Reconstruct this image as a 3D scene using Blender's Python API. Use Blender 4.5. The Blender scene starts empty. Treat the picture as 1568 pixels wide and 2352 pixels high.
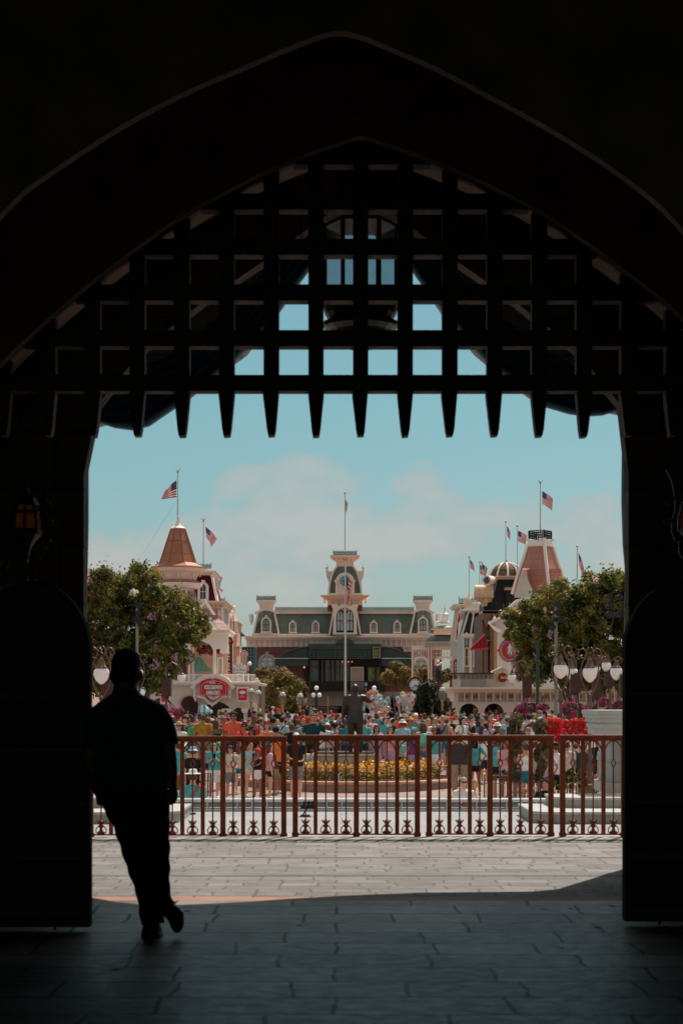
import bpy, math, random
from mathutils import Vector, Matrix
from mathutils import noise as mnoise
R = random.Random(7)
F = 4100.0; CX = 784.0; HY = 1610.0; EYE = 1.49
SC = bpy.context.scene; COL = SC.collection
def P(px, py, Y): return Vector(((px-CX)*Y/F, Y, EYE+(HY-py)*Y/F))
def wx(px, Y): return (px-CX)*Y/F
def wz(py, Y): return EYE+(HY-py)*Y/F
rad = math.radians; sin = math.sin; cos = math.cos; PI = math.pi

# ---------------------------------------------------------------- materials
_m = {}
def mat(name, col, rough=.65, metal=0., var=.14, scale=2.5, spec=.3, bump=0., bscale=None, emit=None, estr=0., kind=None, alpha=1., trans=0., sheen=0., transl=0., worn=False, sss=0.):
    if name in _m: return _m[name]
    m = bpy.data.materials.new(name); m.use_nodes = True
    nt = m.node_tree; N = nt.nodes; L = nt.links; b = N['Principled BSDF']
    b.inputs['Roughness'].default_value = rough; b.inputs['Metallic'].default_value = metal
    b.inputs['Specular IOR Level'].default_value = spec
    tc = N.new('ShaderNodeTexCoord')
    n = N.new('ShaderNodeTexNoise'); n.inputs['Scale'].default_value = scale; n.inputs['Detail'].default_value = 5
    L.new(tc.outputs['Object'], n.inputs['Vector'])
    r = N.new('ShaderNodeValToRGB'); e = r.color_ramp.elements
    e[0].position = .3; e[1].position = .72
    e[0].color = tuple(max(0, c*(1-var)) for c in col)+(1,); e[1].color = tuple(min(1, c*(1+var)) for c in col)+(1,)
    L.new(n.outputs['Fac'], r.inputs['Fac'])
    out = r.outputs['Color']
    if kind:
        out = kind(nt, tc, out, b)
    L.new(out, b.inputs['Base Color'])
    if bump:
        n2 = N.new('ShaderNodeTexNoise'); n2.inputs['Scale'].default_value = bscale or scale*6; n2.inputs['Detail'].default_value = 4
        L.new(tc.outputs['Object'], n2.inputs['Vector'])
        bp = N.new('ShaderNodeBump'); bp.inputs['Strength'].default_value = bump; bp.inputs['Distance'].default_value = .05
        L.new(n2.outputs['Fac'], bp.inputs['Height']); L.new(bp.outputs['Normal'], b.inputs['Normal'])
    if emit:
        b.inputs['Emission Color'].default_value = tuple(emit)+(1,); b.inputs['Emission Strength'].default_value = estr
    if trans: b.inputs['Transmission Weight'].default_value = trans
    if alpha < 1: b.inputs['Alpha'].default_value = alpha
    if sss: b.inputs['Subsurface Weight'].default_value = sss; b.inputs['Subsurface Radius'].default_value = (1,1,1); b.inputs['Subsurface Scale'].default_value = .25
    if sheen: b.inputs['Sheen Weight'].default_value = sheen
    if worn:      # polished patches and dull joints
        lum = N.new('ShaderNodeRGBToBW'); L.new(out, lum.inputs[0])
        n3 = N.new('ShaderNodeTexNoise'); n3.inputs['Scale'].default_value = 9; n3.inputs['Detail'].default_value = 8; L.new(tc.outputs['Object'], n3.inputs['Vector'])
        r3 = N.new('ShaderNodeMapRange'); r3.inputs['From Min'].default_value = .35; r3.inputs['From Max'].default_value = .65; r3.inputs['To Min'].default_value = .56; r3.inputs['To Max'].default_value = .47
        L.new(n3.outputs['Fac'], r3.inputs['Value']); L.new(r3.outputs[0], b.inputs['Roughness'])
        r4 = N.new('ShaderNodeMapRange'); r4.inputs['From Min'].default_value = col[1]*.25; r4.inputs['From Max'].default_value = col[1]*1.1; r4.inputs['To Min'].default_value = spec*.15; r4.inputs['To Max'].default_value = spec
        L.new(lum.outputs[0], r4.inputs['Value']); L.new(r4.outputs[0], b.inputs['Specular IOR Level']); b.inputs['Specular Tint'].default_value = (1, .87, .76, 1)
    if transl:
        tl = N.new('ShaderNodeBsdfTranslucent'); L.new(out, tl.inputs['Color']); ms = N.new('ShaderNodeMixShader'); ms.inputs[0].default_value = transl
        om = [n for n in N if n.type == 'OUTPUT_MATERIAL'][0]; L.new(b.outputs[0], ms.inputs[1]); L.new(tl.outputs[0], ms.inputs[2]); L.new(ms.outputs[0], om.inputs[0])
    _m[name] = m; return m
def vecmap(nt, tc, scale, rot=(0, 0, 0)):
    mp = nt.nodes.new('ShaderNodeMapping'); mp.inputs['Scale'].default_value = scale; mp.inputs['Rotation'].default_value = rot
    nt.links.new(tc.outputs['Object'], mp.inputs['Vector']); return mp.outputs['Vector']
def mixc(nt, fac, a, b_, mode='MIX'):
    mx = nt.nodes.new('ShaderNodeMix'); mx.data_type = 'RGBA'; mx.blend_type = mode
    if isinstance(fac, float): mx.inputs['Factor'].default_value = fac
    else: nt.links.new(fac, mx.inputs['Factor'])
    for k, v in (('A', a), ('B', b_)):
        s = [i for i in mx.inputs if i.name == k and i.type == 'RGBA'][0]
        if isinstance(v, tuple): s.default_value = v
        else: nt.links.new(v, s)
    return [o for o in mx.outputs if o.type == 'RGBA'][0]
def brickk(w, h, mortar, mcol, rot=(0, 0, 0), tone=.35, distort=0., bump=.4, off=.5):
    def k(nt, tc, out, b):
        N = nt.nodes; L = nt.links
        v = vecmap(nt, tc, (1, 1, 1), rot)
        if distort:
            nn = N.new('ShaderNodeTexNoise'); nn.inputs['Scale'].default_value = 2.2; L.new(v, nn.inputs['Vector'])
            vm = N.new('ShaderNodeVectorMath'); vm.operation = 'MULTIPLY_ADD'
            L.new(nn.outputs['Color'], vm.inputs[0]); vm.inputs[1].default_value = (distort,)*3; L.new(v, vm.inputs[2]); v = vm.outputs[0]
        br = N.new('ShaderNodeTexBrick'); br.inputs['Scale'].default_value = 1
        br.inputs['Brick Width'].default_value = w; br.inputs['Row Height'].default_value = h
        br.inputs['Mortar Size'].default_value = mortar; br.inputs['Mortar Smooth'].default_value = .3
        br.offset = off; br.squash = .7; br.squash_frequency = 3
        br.inputs['Color1'].default_value = (1-tone,)*3+(1,); br.inputs['Color2'].default_value = (1, 1, 1, 1)
        br.inputs['Mortar'].default_value = mcol+(1,)
        L.new(v, br.inputs['Vector'])
        o = mixc(nt, 1.0, out, br.outputs['Color'], 'MULTIPLY')
        if bump:
            bp = N.new('ShaderNodeBump'); bp.inputs['Strength'].default_value = bump; bp.inputs['Distance'].default_value = .02; bp.invert = True
            L.new(br.outputs['Fac'], bp.inputs['Height']); L.new(bp.outputs['Normal'], b.inputs['Normal'])
        return o
    return k
def stripek(axis, width, colb, rot=(0, 0, 0)):
    # alternating woven stripes in object space
    def k(nt, tc, out, b):
        N = nt.nodes; L = nt.links
        v = vecmap(nt, tc, (1, 1, 1), rot)
        sp = N.new('ShaderNodeSeparateXYZ'); L.new(v, sp.inputs[0])
        m1 = N.new('ShaderNodeMath'); m1.operation = 'PINGPONG'; L.new(sp.outputs[axis], m1.inputs[0]); m1.inputs[1].default_value = width
        m2 = N.new('ShaderNodeMath'); m2.operation = 'GREATER_THAN'; L.new(m1.outputs[0], m2.inputs[0]); m2.inputs[1].default_value = width/2
        return mixc(nt, m2.outputs[0], out, colb+(1,))
    return k

# ---------------------------------------------------------------- scene graph
ORG = {}
def setp(o, label=None, cat=None, group=None, kind=None):
    if label: o['label'] = label
    if cat: o['category'] = cat
    if group: o['group'] = group
    if kind: o['kind'] = kind
    return o
def thing(name, label, cat, loc=(0, 0, 0), group=None):
    o = bpy.data.objects.new(name, None); COL.objects.link(o); o.location = loc; o.empty_display_size = .1
    ORG[o.name] = Vector(loc); return setp(o, label, cat, group)
def root_of(o):
    while o.parent: o = o.parent
    return o
def dup(o, parent=None):
    c = o.copy(); COL.objects.link(c); c.parent = parent
    for ch in list(o.children): dup(ch, c)
    return c
class M:
    def __init__(s): s.v = []; s.f = []; s.mi = []; s.cur = 0
    def add(s, vs, fs, mi=None):
        k = len(s.v); s.v += [Vector(v) for v in vs]; s.f += [tuple(i+k for i in f) for f in fs]
        s.mi += [s.cur if mi is None else mi]*len(fs); return s
    def box(s, x0, x1, y0, y1, z0, z1):
        return s.add([(x0,y0,z0),(x1,y0,z0),(x1,y1,z0),(x0,y1,z0),(x0,y0,z1),(x1,y0,z1),(x1,y1,z1),(x0,y1,z1)],
            [(3,2,1,0),(4,5,6,7),(0,1,5,4),(1,2,6,5),(2,3,7,6),(3,0,4,7)])
    def pbox(s, Y, x0, x1, yt, yb, d, fr=0.):       # front face at depth Y+fr, extents in photo units
        q = Y+fr; return s.box(wx(x0,q), wx(x1,q), q, q+d, wz(yb,q), wz(yt,q))
    def prism(s, pts, y0, y1):                       # pts in xz
        n = len(pts); a = sum(pts[i][0]*pts[(i+1)%n][1]-pts[(i+1)%n][0]*pts[i][1] for i in range(n))
        if a < 0: pts = pts[::-1]
        vs = [(x,y0,z) for x,z in pts]+[(x,y1,z) for x,z in pts]
        return s.add(vs, [tuple(range(n)), tuple(range(2*n-1,n-1,-1))]+[(i,i+n,(i+1)%n+n,(i+1)%n) for i in range(n)])
    def ppoly(s, Y, pts, d, fr=0.): q = Y+fr; return s.prism([(wx(x,q), wz(y,q)) for x,y in pts], q, q+d)
    def ring(s, Y, o, i, d, fr=0.):                  # frame between two outlines with equal counts
        n = len(o); y0 = Y+fr; y1 = y0+d
        A = [(wx(x,y0),y0,wz(y,y0)) for x,y in o]+[(wx(x,y0),y0,wz(y,y0)) for x,y in i]
        B = [(x,y1,z) for x,_,z in A]; fs = []
        for k in range(n):
            q = (k+1)%n
            fs += [(k,q,q+n,k+n),(k+2*n,k+3*n,q+3*n,q+2*n),(k,k+2*n,q+2*n,q),(k+n,q+n,q+3*n,k+3*n)]
        return s.add(A+B, fs)
    def rings(s, rs, cap=True):
        n = len(rs[0]); k = len(s.v); vs = [p for r in rs for p in r]; fs = []
        for a in range(len(rs)-1):
            for b in range(n):
                c = (b+1)%n; fs.append((a*n+b, a*n+c, (a+1)*n+c, (a+1)*n+b))
        if cap: fs += [tuple(range(n-1,-1,-1)), tuple((len(rs)-1)*n+b for b in range(n))]
        return s.add(vs, fs)
    def ell(s, spec, n=14):                          # spec: (cx, cy, z, rx, ry)
        return s.rings([[(cx+rx*cos(2*PI*t/n), cy+ry*sin(2*PI*t/n), z) for t in range(n)] for cx,cy,z,rx,ry in spec])
    def lathe(s, c, prof, n=16, cap=True):           # prof: (r, z)
        return s.ell([(c[0], c[1], c[2]+z, r, r) for r,z in prof], n)
    def plathe(s, Y, cx, prof, n=12, rot=0., sy=1.): # prof: (r, y) photo units, top or bottom first
        k = Y/F
        pr = prof if prof[0][1] > prof[-1][1] else prof[::-1]
        return s.rings([[(wx(cx,Y)+r*k*cos(2*PI*t/n+rot), Y+r*k*sy*sin(2*PI*t/n+rot), wz(y,Y)) for t in range(n)] for r,y in pr])
    def tube(s, pts, r, n=6, flat=1.):
        pts = [Vector(p) for p in pts]; rr = r if isinstance(r,(list,tuple)) else [r]*len(pts)
        rs = []; up = None
        for i,p in enumerate(pts):
            t = (pts[min(i+1,len(pts)-1)]-pts[max(i-1,0)])
            if t.length < 1e-7: t = Vector((0,0,1))
            t.normalize()
            if up is None:
                up = Vector((1,0,0)) if abs(t.x) < .8 else Vector((0,1,0))
            a = (up - t*up.dot(t))
            if a.length < 1e-4: a = Vector((0,1,0)) - t*t.y
            a.normalize(); up = a; b = t.cross(a)
            rs.append([p+(a*cos(2*PI*k/n)+b*sin(2*PI*k/n)*flat)*rr[i] for k in range(n)])
        return s.rings(rs)
    def ptube(s, Y, pts, r, n=5): return s.tube([P(x,y,Y) for x,y in pts], r*Y/F, n)
    def xform(s, mtx, k0=0):
        for i in range(k0, len(s.v)): s.v[i] = mtx @ s.v[i]
        return s
    def mesh(s, name, off=Vector((0,0,0))):
        me = bpy.data.meshes.new(name); me.from_pydata([tuple(v-off) for v in s.v], [], s.f)
        me.polygons.foreach_set('material_index', s.mi); me.update(); return me
    def build(s, name, mats, parent=None, smooth=False, label=None, cat=None, group=None, kind=None, loc=None, fix=True):
        if not isinstance(mats, (list, tuple)): mats = [mats]
        if parent is not None: off = ORG[root_of(parent).name]
        else: off = Vector(loc) if loc is not None else Vector((0,0,0))
        me = s.mesh(name, off)
        for m in mats: me.materials.append(m)
        if fix:
            import bmesh
            bm = bmesh.new(); bm.from_mesh(me); bmesh.ops.recalc_face_normals(bm, faces=bm.faces); bm.to_mesh(me); bm.free()
        if smooth:
            me.polygons.foreach_set('use_smooth', [True]*len(me.polygons))
            if smooth != 1: me.set_sharp_from_angle(angle=rad(smooth))
        o = bpy.data.objects.new(name, me); COL.objects.link(o)
        if parent is not None: o.parent = parent
        else: o.location = off; ORG[o.name] = off.copy()
        setp(o, label, cat, group, kind); return o
def remesh(m, vox, smooth_it=0):
    me = m.mesh('tmp'); o = bpy.data.objects.new('tmp', me); COL.objects.link(o)
    import bmesh
    bm = bmesh.new(); bm.from_mesh(me); bmesh.ops.recalc_face_normals(bm, faces=bm.faces); bm.to_mesh(me); bm.free()
    md = o.modifiers.new('r', 'REMESH'); md.mode = 'VOXEL'; md.voxel_size = vox
    if smooth_it:
        sm = o.modifiers.new('s', 'SMOOTH'); sm.iterations = smooth_it; sm.factor = .5
    dg = bpy.context.evaluated_depsgraph_get(); ev = o.evaluated_get(dg)
    res = bpy.data.meshes.new_from_object(ev)
    bpy.data.objects.remove(o); bpy.data.meshes.remove(me)
    res.polygons.foreach_set('use_smooth', [True]*len(res.polygons)); return res
def meshobj(name, me, mats, parent=None, off=True):
    o = bpy.data.objects.new(name, me); COL.objects.link(o)
    if not me.materials:
        for m in (mats if isinstance(mats,(list,tuple)) else [mats]): me.materials.append(m)
    else:
        for i, m in enumerate(mats if isinstance(mats,(list,tuple)) else [mats]):
            o.material_slots[i].link = 'OBJECT'; o.material_slots[i].material = m
    if parent is not None: o.parent = parent
    return o
FONTS = {}
def text(body, px, py, Y, hpx, m, parent, name='lettering', wpx=None, ext=.01, fr=-.02, shear=0., bold=.0, fullw=True):
    cu = bpy.data.curves.new('t', 'FONT'); cu.body = body; cu.align_x = 'CENTER'; cu.align_y = 'CENTER'
    cu.size = 1; cu.extrude = .02; cu.shear = shear; cu.offset = bold
    o = bpy.data.objects.new('t', cu); COL.objects.link(o)
    dg = bpy.context.evaluated_depsgraph_get(); me = bpy.data.meshes.new_from_object(o.evaluated_get(dg))
    bpy.data.objects.remove(o)
    xs = [v.co.x for v in me.vertices]; ys = [v.co.y for v in me.vertices]
    w = max(xs)-min(xs); h = max(ys)-min(ys); k = Y/F
    sy = hpx*k/h; sx = (wpx*k/w) if wpx else sy
    cx = (max(xs)+min(xs))/2; cy = (max(ys)+min(ys))/2; c = P(px,py,Y)-ORG[root_of(parent).name]
    for v in me.vertices:
        x,y,z = v.co; v.co = (c.x+(x-cx)*sx, c.y+fr-(z/.02)*ext, c.z+(y-cy)*sy)
    me.materials.clear(); me.materials.append(m)
    ob = bpy.data.objects.new(name, me); COL.objects.link(ob); ob.parent = parent; return ob
def archpts(cx, w, yt, yb, n=10):
    r = w/2; return [(cx-r, yb)]+[(cx-r*cos(PI*k/n), yt+r-r*sin(PI*k/n)) for k in range(n+1)]+[(cx+r, yb)]
def window(parent, Y, cx, w, yt, yb, fm, pm, fw=2.5, arch=True, fr=-.15, d=.25, key=True, bars=True, bm=None, name='window', sill=True, cur=None):
    g = archpts if arch else (lambda a,b,c,e,n=0: [(a-b/2,e),(a-b/2,c),(a+b/2,c),(a+b/2,e)])
    o = g(cx, w+2*fw, yt-fw, yb+.6*fw); i = g(cx, w, yt, yb); m = M(); m.ring(Y, o, i, d, fr)
    if key and arch: m.ppoly(Y, [(cx-fw*.9,yt-fw*1.9),(cx+fw*.9,yt-fw*1.9),(cx+fw*.5,yt-.2*fw),(cx-fw*.5,yt-.2*fw)], d+.06, fr-.06)
    ob = m.build(name, fm, parent)
    if sill:
        m = M(); m.pbox(Y, cx-w/2-fw*1.5, cx+w/2+fw*1.5, yb+.62*fw, yb+1.3*fw, d+.1, fr-.1); m.build('sill', fm, ob)
    m = M(); m.ppoly(Y, g(cx, w*.99, yt+.05, yb-.05), .05, fr+d*.6); m.build('pane', pm, ob)
    if bars:
        m = M(); b = w*.045; bm = bm or fm; gi = g(cx, w*.985, yt+.1, yb-.1); gj = g(cx, w*.985-4*b, yt+.1+2*b, yb-.1-2*b)
        m.ring(Y, gi, gj, .06, fr+d*.35)
        m.pbox(Y, cx-b*.8, cx+b*.8, yt+.2, yb-.2, .05, fr+d*.36)
        ym = yt+(yb-yt)*.5; m.pbox(Y, cx-w/2+b, cx+w/2-b, ym-b, ym+b, .04, fr+d*.34)
        m.build('glazing_bar', bm, ob)
    return ob
def cresting(parent, Y, x0, x1, yt, yb, m_, step=2.2, d=.5, name='cresting'):
    m = M(); k = Y/F; n = max(2, int((x1-x0)/step)); h = yb-yt
    m.pbox(Y, x0, x1, yb-h*.12, yb-.1, .08, 0); m.pbox(Y, x0, x1, yt+h*.42, yt+h*.5, .08, .01)
    for i in range(n+1):
        x = x0+(x1-x0)*i/n; tall = (i%2==0)
        m.ppoly(Y, [(x-.5,yb-.3),(x-.5,yt+h*(.16 if tall else .34)),(x,yt+(0 if tall else h*.18)),(x+.5,yt+h*(.16 if tall else .34)),(x+.5,yb-.3)], .06, .02)
        m.ppoly(Y, [(x-1.1,yt+h*.32),(x,yt+h*.2),(x+1.1,yt+h*.32),(x,yt+h*.46)], .05, -.03)
        if i < n:
            c = x+step/2; m.ring(Y, [(c-step*.42,yt+h*.7),(c,yt+h*.52),(c+step*.42,yt+h*.7),(c,yt+h*.88)], [(c-step*.2,yt+h*.7),(c,yt+h*.6),(c+step*.2,yt+h*.7),(c,yt+h*.8)], .05, .03)
    for x in (x0,x1): m.pbox(Y, x-.5, x+.5, yt-.6, yb, .1, -.05)
    return m.build(name, m_, parent)
def cornice(parent, Y, x0, x1, yt, yb, m_, over=.8, d=6, brk=0, bh=.5, name='cornice', fr=-.6, steps=3):
    # stepped overhanging moulding with brackets below: widest at the top
    m = M(); h = (yb-yt)*(1-bh if brk else 1); 
    for i in range(steps):
        t = i/steps; e = over*(1-t); m.pbox(Y, x0-e, x1+e, yt+h*t+.001*i, yt+h*(i+1)/steps, d, fr*(1-t))
    if brk:
        m.pbox(Y, x0, x1, yt+h, yb, d, 0)
        for i in range(brk):
            x = x0+(x1-x0)*(i+.5)/brk; w = min(1.6, (x1-x0)/brk*.22)
            z0 = yt+h+.05
            m.ppoly(Y, [(x-w,z0),(x+w,z0),(x+w,yb-(yb-z0)*.35),(x+w*.5,yb),(x-w*.5,yb),(x-w,yb-(yb-z0)*.35)], .5, -.45)
    return m.build(name, m_, parent)
SKYTINT = (.653,.972,.855,1)
SKYTINT_LOW = (.70,.80,.92,1)
CLOUD_A = (4.3,5.5,5.5,1)
CLOUD_B = (6.2,5.9,5.6,1)
# ---------------------------------------------------------------- camera, sky, sun
cam = bpy.data.cameras.new('camera'); camo = bpy.data.objects.new('camera', cam); COL.objects.link(camo)
camo.location = (0, 0, EYE); camo.rotation_euler = (rad(90), 0, 0)
cam.sensor_fit = 'HORIZONTAL'; cam.sensor_width = 36; cam.lens = 36*F/1568; cam.shift_y = (HY-1176)/1568
cam.clip_start = .1; cam.clip_end = 3000
cam.dof.use_dof = True; cam.dof.focus_distance = 110; cam.dof.aperture_fstop = 8
SC.camera = camo
EL = rad(59); AZ = rad(25)                       # sun ahead and to the right
S = Vector((sin(AZ)*cos(EL), cos(AZ)*cos(EL), sin(EL)))
sl = bpy.data.lights.new('sun', 'SUN'); sl.energy = 4.9; sl.angle = rad(.5); sl.color = (1, .88, .75)
so = bpy.data.objects.new('sun', sl); COL.objects.link(so); so.rotation_euler = S.to_track_quat('Z', 'Y').to_euler()
W = bpy.data.worlds.new('World'); SC.world = W; W.use_nodes = True
nt = W.node_tree; N = nt.nodes; L = nt.links; bg = N['Background']; bg.inputs['Strength'].default_value = .085
sky = N.new('ShaderNodeTexSky'); sky.sky_type = 'NISHITA'; sky.sun_disc = False; sky.sun_elevation = EL; sky.sun_rotation = AZ
sky.air_density = 1.0; sky.dust_density = 1.2; sky.ozone_density = 1.0
def wmix(fac, a, b_, mode='MIX'): return mixc(nt, fac, a, b_, mode)
tcw = N.new('ShaderNodeTexCoord'); sp = N.new('ShaderNodeSeparateXYZ'); L.new(tcw.outputs['Generated'], sp.inputs[0])
def mp_(a, b_, lo, hi, src):
    n = N.new('ShaderNodeMapRange'); n.inputs['From Min'].default_value = a; n.inputs['From Max'].default_value = b_
    n.inputs['To Min'].default_value = lo; n.inputs['To Max'].default_value = hi; L.new(src, n.inputs['Value']); return n.outputs[0]
def mth(op, a, b_=None):
    n = N.new('ShaderNodeMath'); n.operation = op
    for k, v in ((0, a), (1, b_)):
        if v is None: continue
        if isinstance(v, (int, float)): n.inputs[k].default_value = v
        else: L.new(v, n.inputs[k])
    return n.outputs[0]
tinted = wmix(1.0, sky.outputs[0], wmix(mp_(.0,.17,0,1,sp.outputs['Z']), SKYTINT_LOW, SKYTINT), 'MULTIPLY')
mpg = N.new('ShaderNodeMapping'); mpg.inputs['Scale'].default_value = (1, 1, 1.9); mpg.inputs['Location'].default_value = (0.8131, 8.5557, 1.3497)
L.new(tcw.outputs['Generated'], mpg.inputs[0])
n1 = N.new('ShaderNodeTexNoise'); n1.inputs['Scale'].default_value = 19; n1.inputs['Detail'].default_value = 9; n1.inputs['Roughness'].default_value = .52
L.new(mpg.outputs[0], n1.inputs['Vector'])
n2 = N.new('ShaderNodeTexNoise'); n2.inputs['Scale'].default_value = 5; n2.inputs['Detail'].default_value = 2; L.new(mpg.outputs[0], n2.inputs['Vector'])
# the cumulus bank: thick near the horizon, a ragged top about seven degrees up
cb = mth('MINIMUM', mp_(.095, .145, .11, -.16, sp.outputs['Z']), mp_(.0, .09, -.03, .11, sp.outputs['Z']))
cs = mth('ADD', mth('ADD', mth('ADD', n1.outputs['Fac'], cb), mp_(.22,.42,0,.30,sp.outputs['Z'])), mth('MULTIPLY', mth('SUBTRACT', n2.outputs['Fac'], .5), .5))
cm = mp_(.50, .58, 0, .66, cs)
shade = mp_(.50, .74, 0, 1, cs)
ccol = wmix(mp_(.25,.5,0,1,sp.outputs['Z']), wmix(shade, CLOUD_A, CLOUD_B), (9.2,8.0,7.0,1))  # unseen overhead cloud, added to brighten and warm the ambient light
L.new(wmix(cm, tinted, ccol), bg.inputs['Color'])
SC.view_settings.view_transform = 'Standard'; SC.view_settings.look = 'None'; SC.view_settings.exposure = 0; SC.view_settings.gamma = 1
SC.render.resolution_x = 682; SC.render.resolution_y = 1024
try: SC.cycles.max_bounces = 8; SC.cycles.diffuse_bounces = 5; SC.cycles.transparent_max_bounces = 12
except Exception: pass

# ---------------------------------------------------------------- ground
inner = mat('tunnel_pavers', (.20,.18,.16), .46, spec=.62, worn=True, var=.42, scale=1.1, bump=.15, bscale=9, kind=brickk(.86,.5,.014,(.15,.14,.14), tone=.40, distort=.07, bump=.5, off=.37))
paver = mat('stamped_pavers', (.235,.228,.232), .8, var=.2, scale=2.6, bump=.45, bscale=14, kind=brickk(.44,.24,.013,(.52,.44,.39), tone=.26, distort=.10, bump=.8, off=.41))
band = mat('grey_floor_stripe', (.17,.185,.19), .8, var=.2, scale=2, bump=.2)
salmon = mat('salmon_paver_band', (.40,.20,.14), .8, var=.2, scale=3)
stagem = mat('stage_floor', (.31,.325,.345), .75, var=.1, scale=.9, kind=brickk(6.,.42,.012,(.62,.6,.58), tone=.06, bump=.3))
plazam = mat('plaza_paving', (.33,.25,.225), .85, var=.16, scale=.7, kind=brickk(3.,1.5,.05,(.7,.62,.58), tone=.12, bump=.2))
farm = mat('street_asphalt', (.20,.17,.155), .85, var=.2, scale=.4)
m = M(); m.box(-8, 8, -8, 13.3, -.3, 0); m.build('floor', inner, kind='structure')
m = M(); m.box(-16, 16, 13.52, 24.4, -1.5, 0); m.build('pavement', paver, kind='structure')
m = M(); m.box(-16, 16, 13.3, 13.52, -1.5, .0); m.build('paving_strip', salmon, kind='structure')
r = random.Random(77); m = M()      # gum spots and stains trodden into the paving
for i in range(46):
    x, y = r.uniform(-3.2,3.2), r.uniform(7.2,18.6)
    if 13.2 < y < 13.6: continue
    q = r.uniform(.012,.035); h = .0025; m.add([(x+q*cos(a*PI/4)*r.uniform(.7,1.3), y+q*sin(a*PI/4)*r.uniform(.7,1.3), h) for a in range(8)], [tuple(range(8))])
m.build('paving_stains', mat('gum_grey', (.10,.095,.09), .9, var=.3), kind='structure')
m = M(); m.box(-16, 16, 15.15, 15.42, -.02, .004); m.box(-16, 16, 16.9, 16.98, -.02, .004); m.build('paving_band', band, kind='structure')  # thin darker grey stripes running across the pavement
m = M(); m.box(-16, 16, 19.02, 19.85, -.02, .012); m.build('kerb_strip', mat('pale_kerb', (.36,.36,.36), .8, var=.08), kind='structure')
m = M()
for i in range(520): m.box(-5.2+i*.02, -5.2+i*.02+.008, 18.96, 19.02, -.01, .006)
m.build('drain', mat('drain_iron', (.05,.05,.05), .6), kind='structure')
m = M(); m.box(-16, 16, 19.87, 24.38, -.02, .008); m.build('forecourt', stagem, kind='structure')
zs = [(24.4,-1.3),(50,-1.3),(54,-1.1),(60,-.85),(70,-.8),(2500,-.8)]
m = M(); vs = []; fs = []
for y,z in zs: vs += [(-900,y,z),(900,y,z)]
for i in range(len(zs)-1): fs.append((2*i,2*i+1,2*i+3,2*i+2))
m.add(vs[:10], fs[:4]); m.build('plaza', plazam, kind='structure')
m = M(); m.add(vs[8:], [(0,1,3,2)]); m.build('street', farm, kind='structure')
def gz(Y):
    for (a,za),(b,zb) in zip(zs, zs[1:]):
        if a <= Y <= b: return za+(zb-za)*(Y-a)/(b-a)
    return 0.

# ---------------------------------------------------------------- the dark gateway
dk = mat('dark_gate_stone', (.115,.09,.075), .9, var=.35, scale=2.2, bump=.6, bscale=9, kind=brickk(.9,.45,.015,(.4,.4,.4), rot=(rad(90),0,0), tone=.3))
rib = mat('rib_stone', (.24,.175,.14), .85, var=.3, scale=3, bump=.3, kind=None)
gate = thing('stone_gateway', 'dark stone castle gateway with pointed arches framing the whole view', 'gateway', (0, 13, 0))
def archwall(Y, d, pts, name, mt, xs=(-7,7), zt=8.2):
    op = [(wx(x,Y), wz(y,Y)) for x,y in pts]
    poly = [(xs[0],0.01),(xs[0],zt),(xs[1],zt),(xs[1],0.01),(op[-1][0],0.01)]+op[::-1]+[(op[0][0],0.01)]
    m = M(); m.prism(poly, Y, Y+d); return m.build(name, mt, gate)
def smoothline(pts, it=2):
    for _ in range(it):
        o = [pts[0]]
        for a,b in zip(pts, pts[1:]): o += [((3*a[0]+b[0])/4,(3*a[1]+b[1])/4), ((a[0]+3*b[0])/4,(a[1]+3*b[1])/4)]
        pts = o+[pts[-1]]
    return pts
A = [(-260,1500),(-200,780),(0,475),(150,368),(300,272),(430,205),(560,150),(680,98),(740,76),(778,68),(830,78),(900,108),(1000,150),(1100,204),(1280,300),(1450,412),(1568,515),(1740,760),(1790,1500)]
A = A[:1]+smoothline(A[1:-1],2)+A[-1:]
archwall(10.3, .085, A, 'near_arch', rib)
B = [(-170,1500),(-150,1000),(0,832),(130,712),(220,637),(290,583),(420,490),(600,395),(720,345),(800,318),(830,310),(860,318),(960,352),(1100,410),(1240,480),(1400,590),(1568,722),(1700,870),(1760,1000),(1770,1500)]
B = B[:1]+smoothline(B[1:-1],1)+B[-1:]
archwall(13.02, .10, B, 'arch_moulding', rib, xs=(-3.4,3.4), zt=6.2)
archwall(13.125, .5, [(784+(x-784)*13.1/13.02*1.0, y-4) for x,y in B], 'inner_arch', mat('arch_soffit', (.26,.18,.145), .85, var=.35, scale=3, bump=.4))
C = [(192,1500),(192,1090),(225,930),(330,800),(470,690),(620,590),(740,500),(828,455),(915,500),(1035,590),(1180,690),(1320,800),(1425,930),(1443,1090),(1443,1500)]
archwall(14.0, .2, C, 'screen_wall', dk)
O = [(150,1500),(150,1010),(200,960),(425,888),(520,815),(560,785),(625,700),(668,640),(700,585),(760,520),(828,470),(900,520),(965,590),(990,640),(1030,700),(1100,785),(1135,815),(1230,888),(1450,930),(1485,1010),(1485,1500)]
archwall(15.55, .6, O, 'outer_wall', mat('castle_wall', (.42,.36,.33), .85, var=.15, scale=2, kind=brickk(.9,.45,.015,(.5,.5,.5), rot=(rad(90),0,0), tone=.1)), xs=(-11,11), zt=15)
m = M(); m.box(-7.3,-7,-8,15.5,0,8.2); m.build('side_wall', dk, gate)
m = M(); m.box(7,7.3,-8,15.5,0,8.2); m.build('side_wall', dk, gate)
m = M(); m.prism([(-7.3,0),(-7.3,8.2),(7.3,8.2),(7.3,0),(3.4,0),(3.4,4.6),(0,7.2),(-3.4,4.6),(-3.4,0)],-8.3,-8); m.build('back_wall', dk, gate)  # unseen wall added to keep sky out; opening shaped to admit fill light
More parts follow.
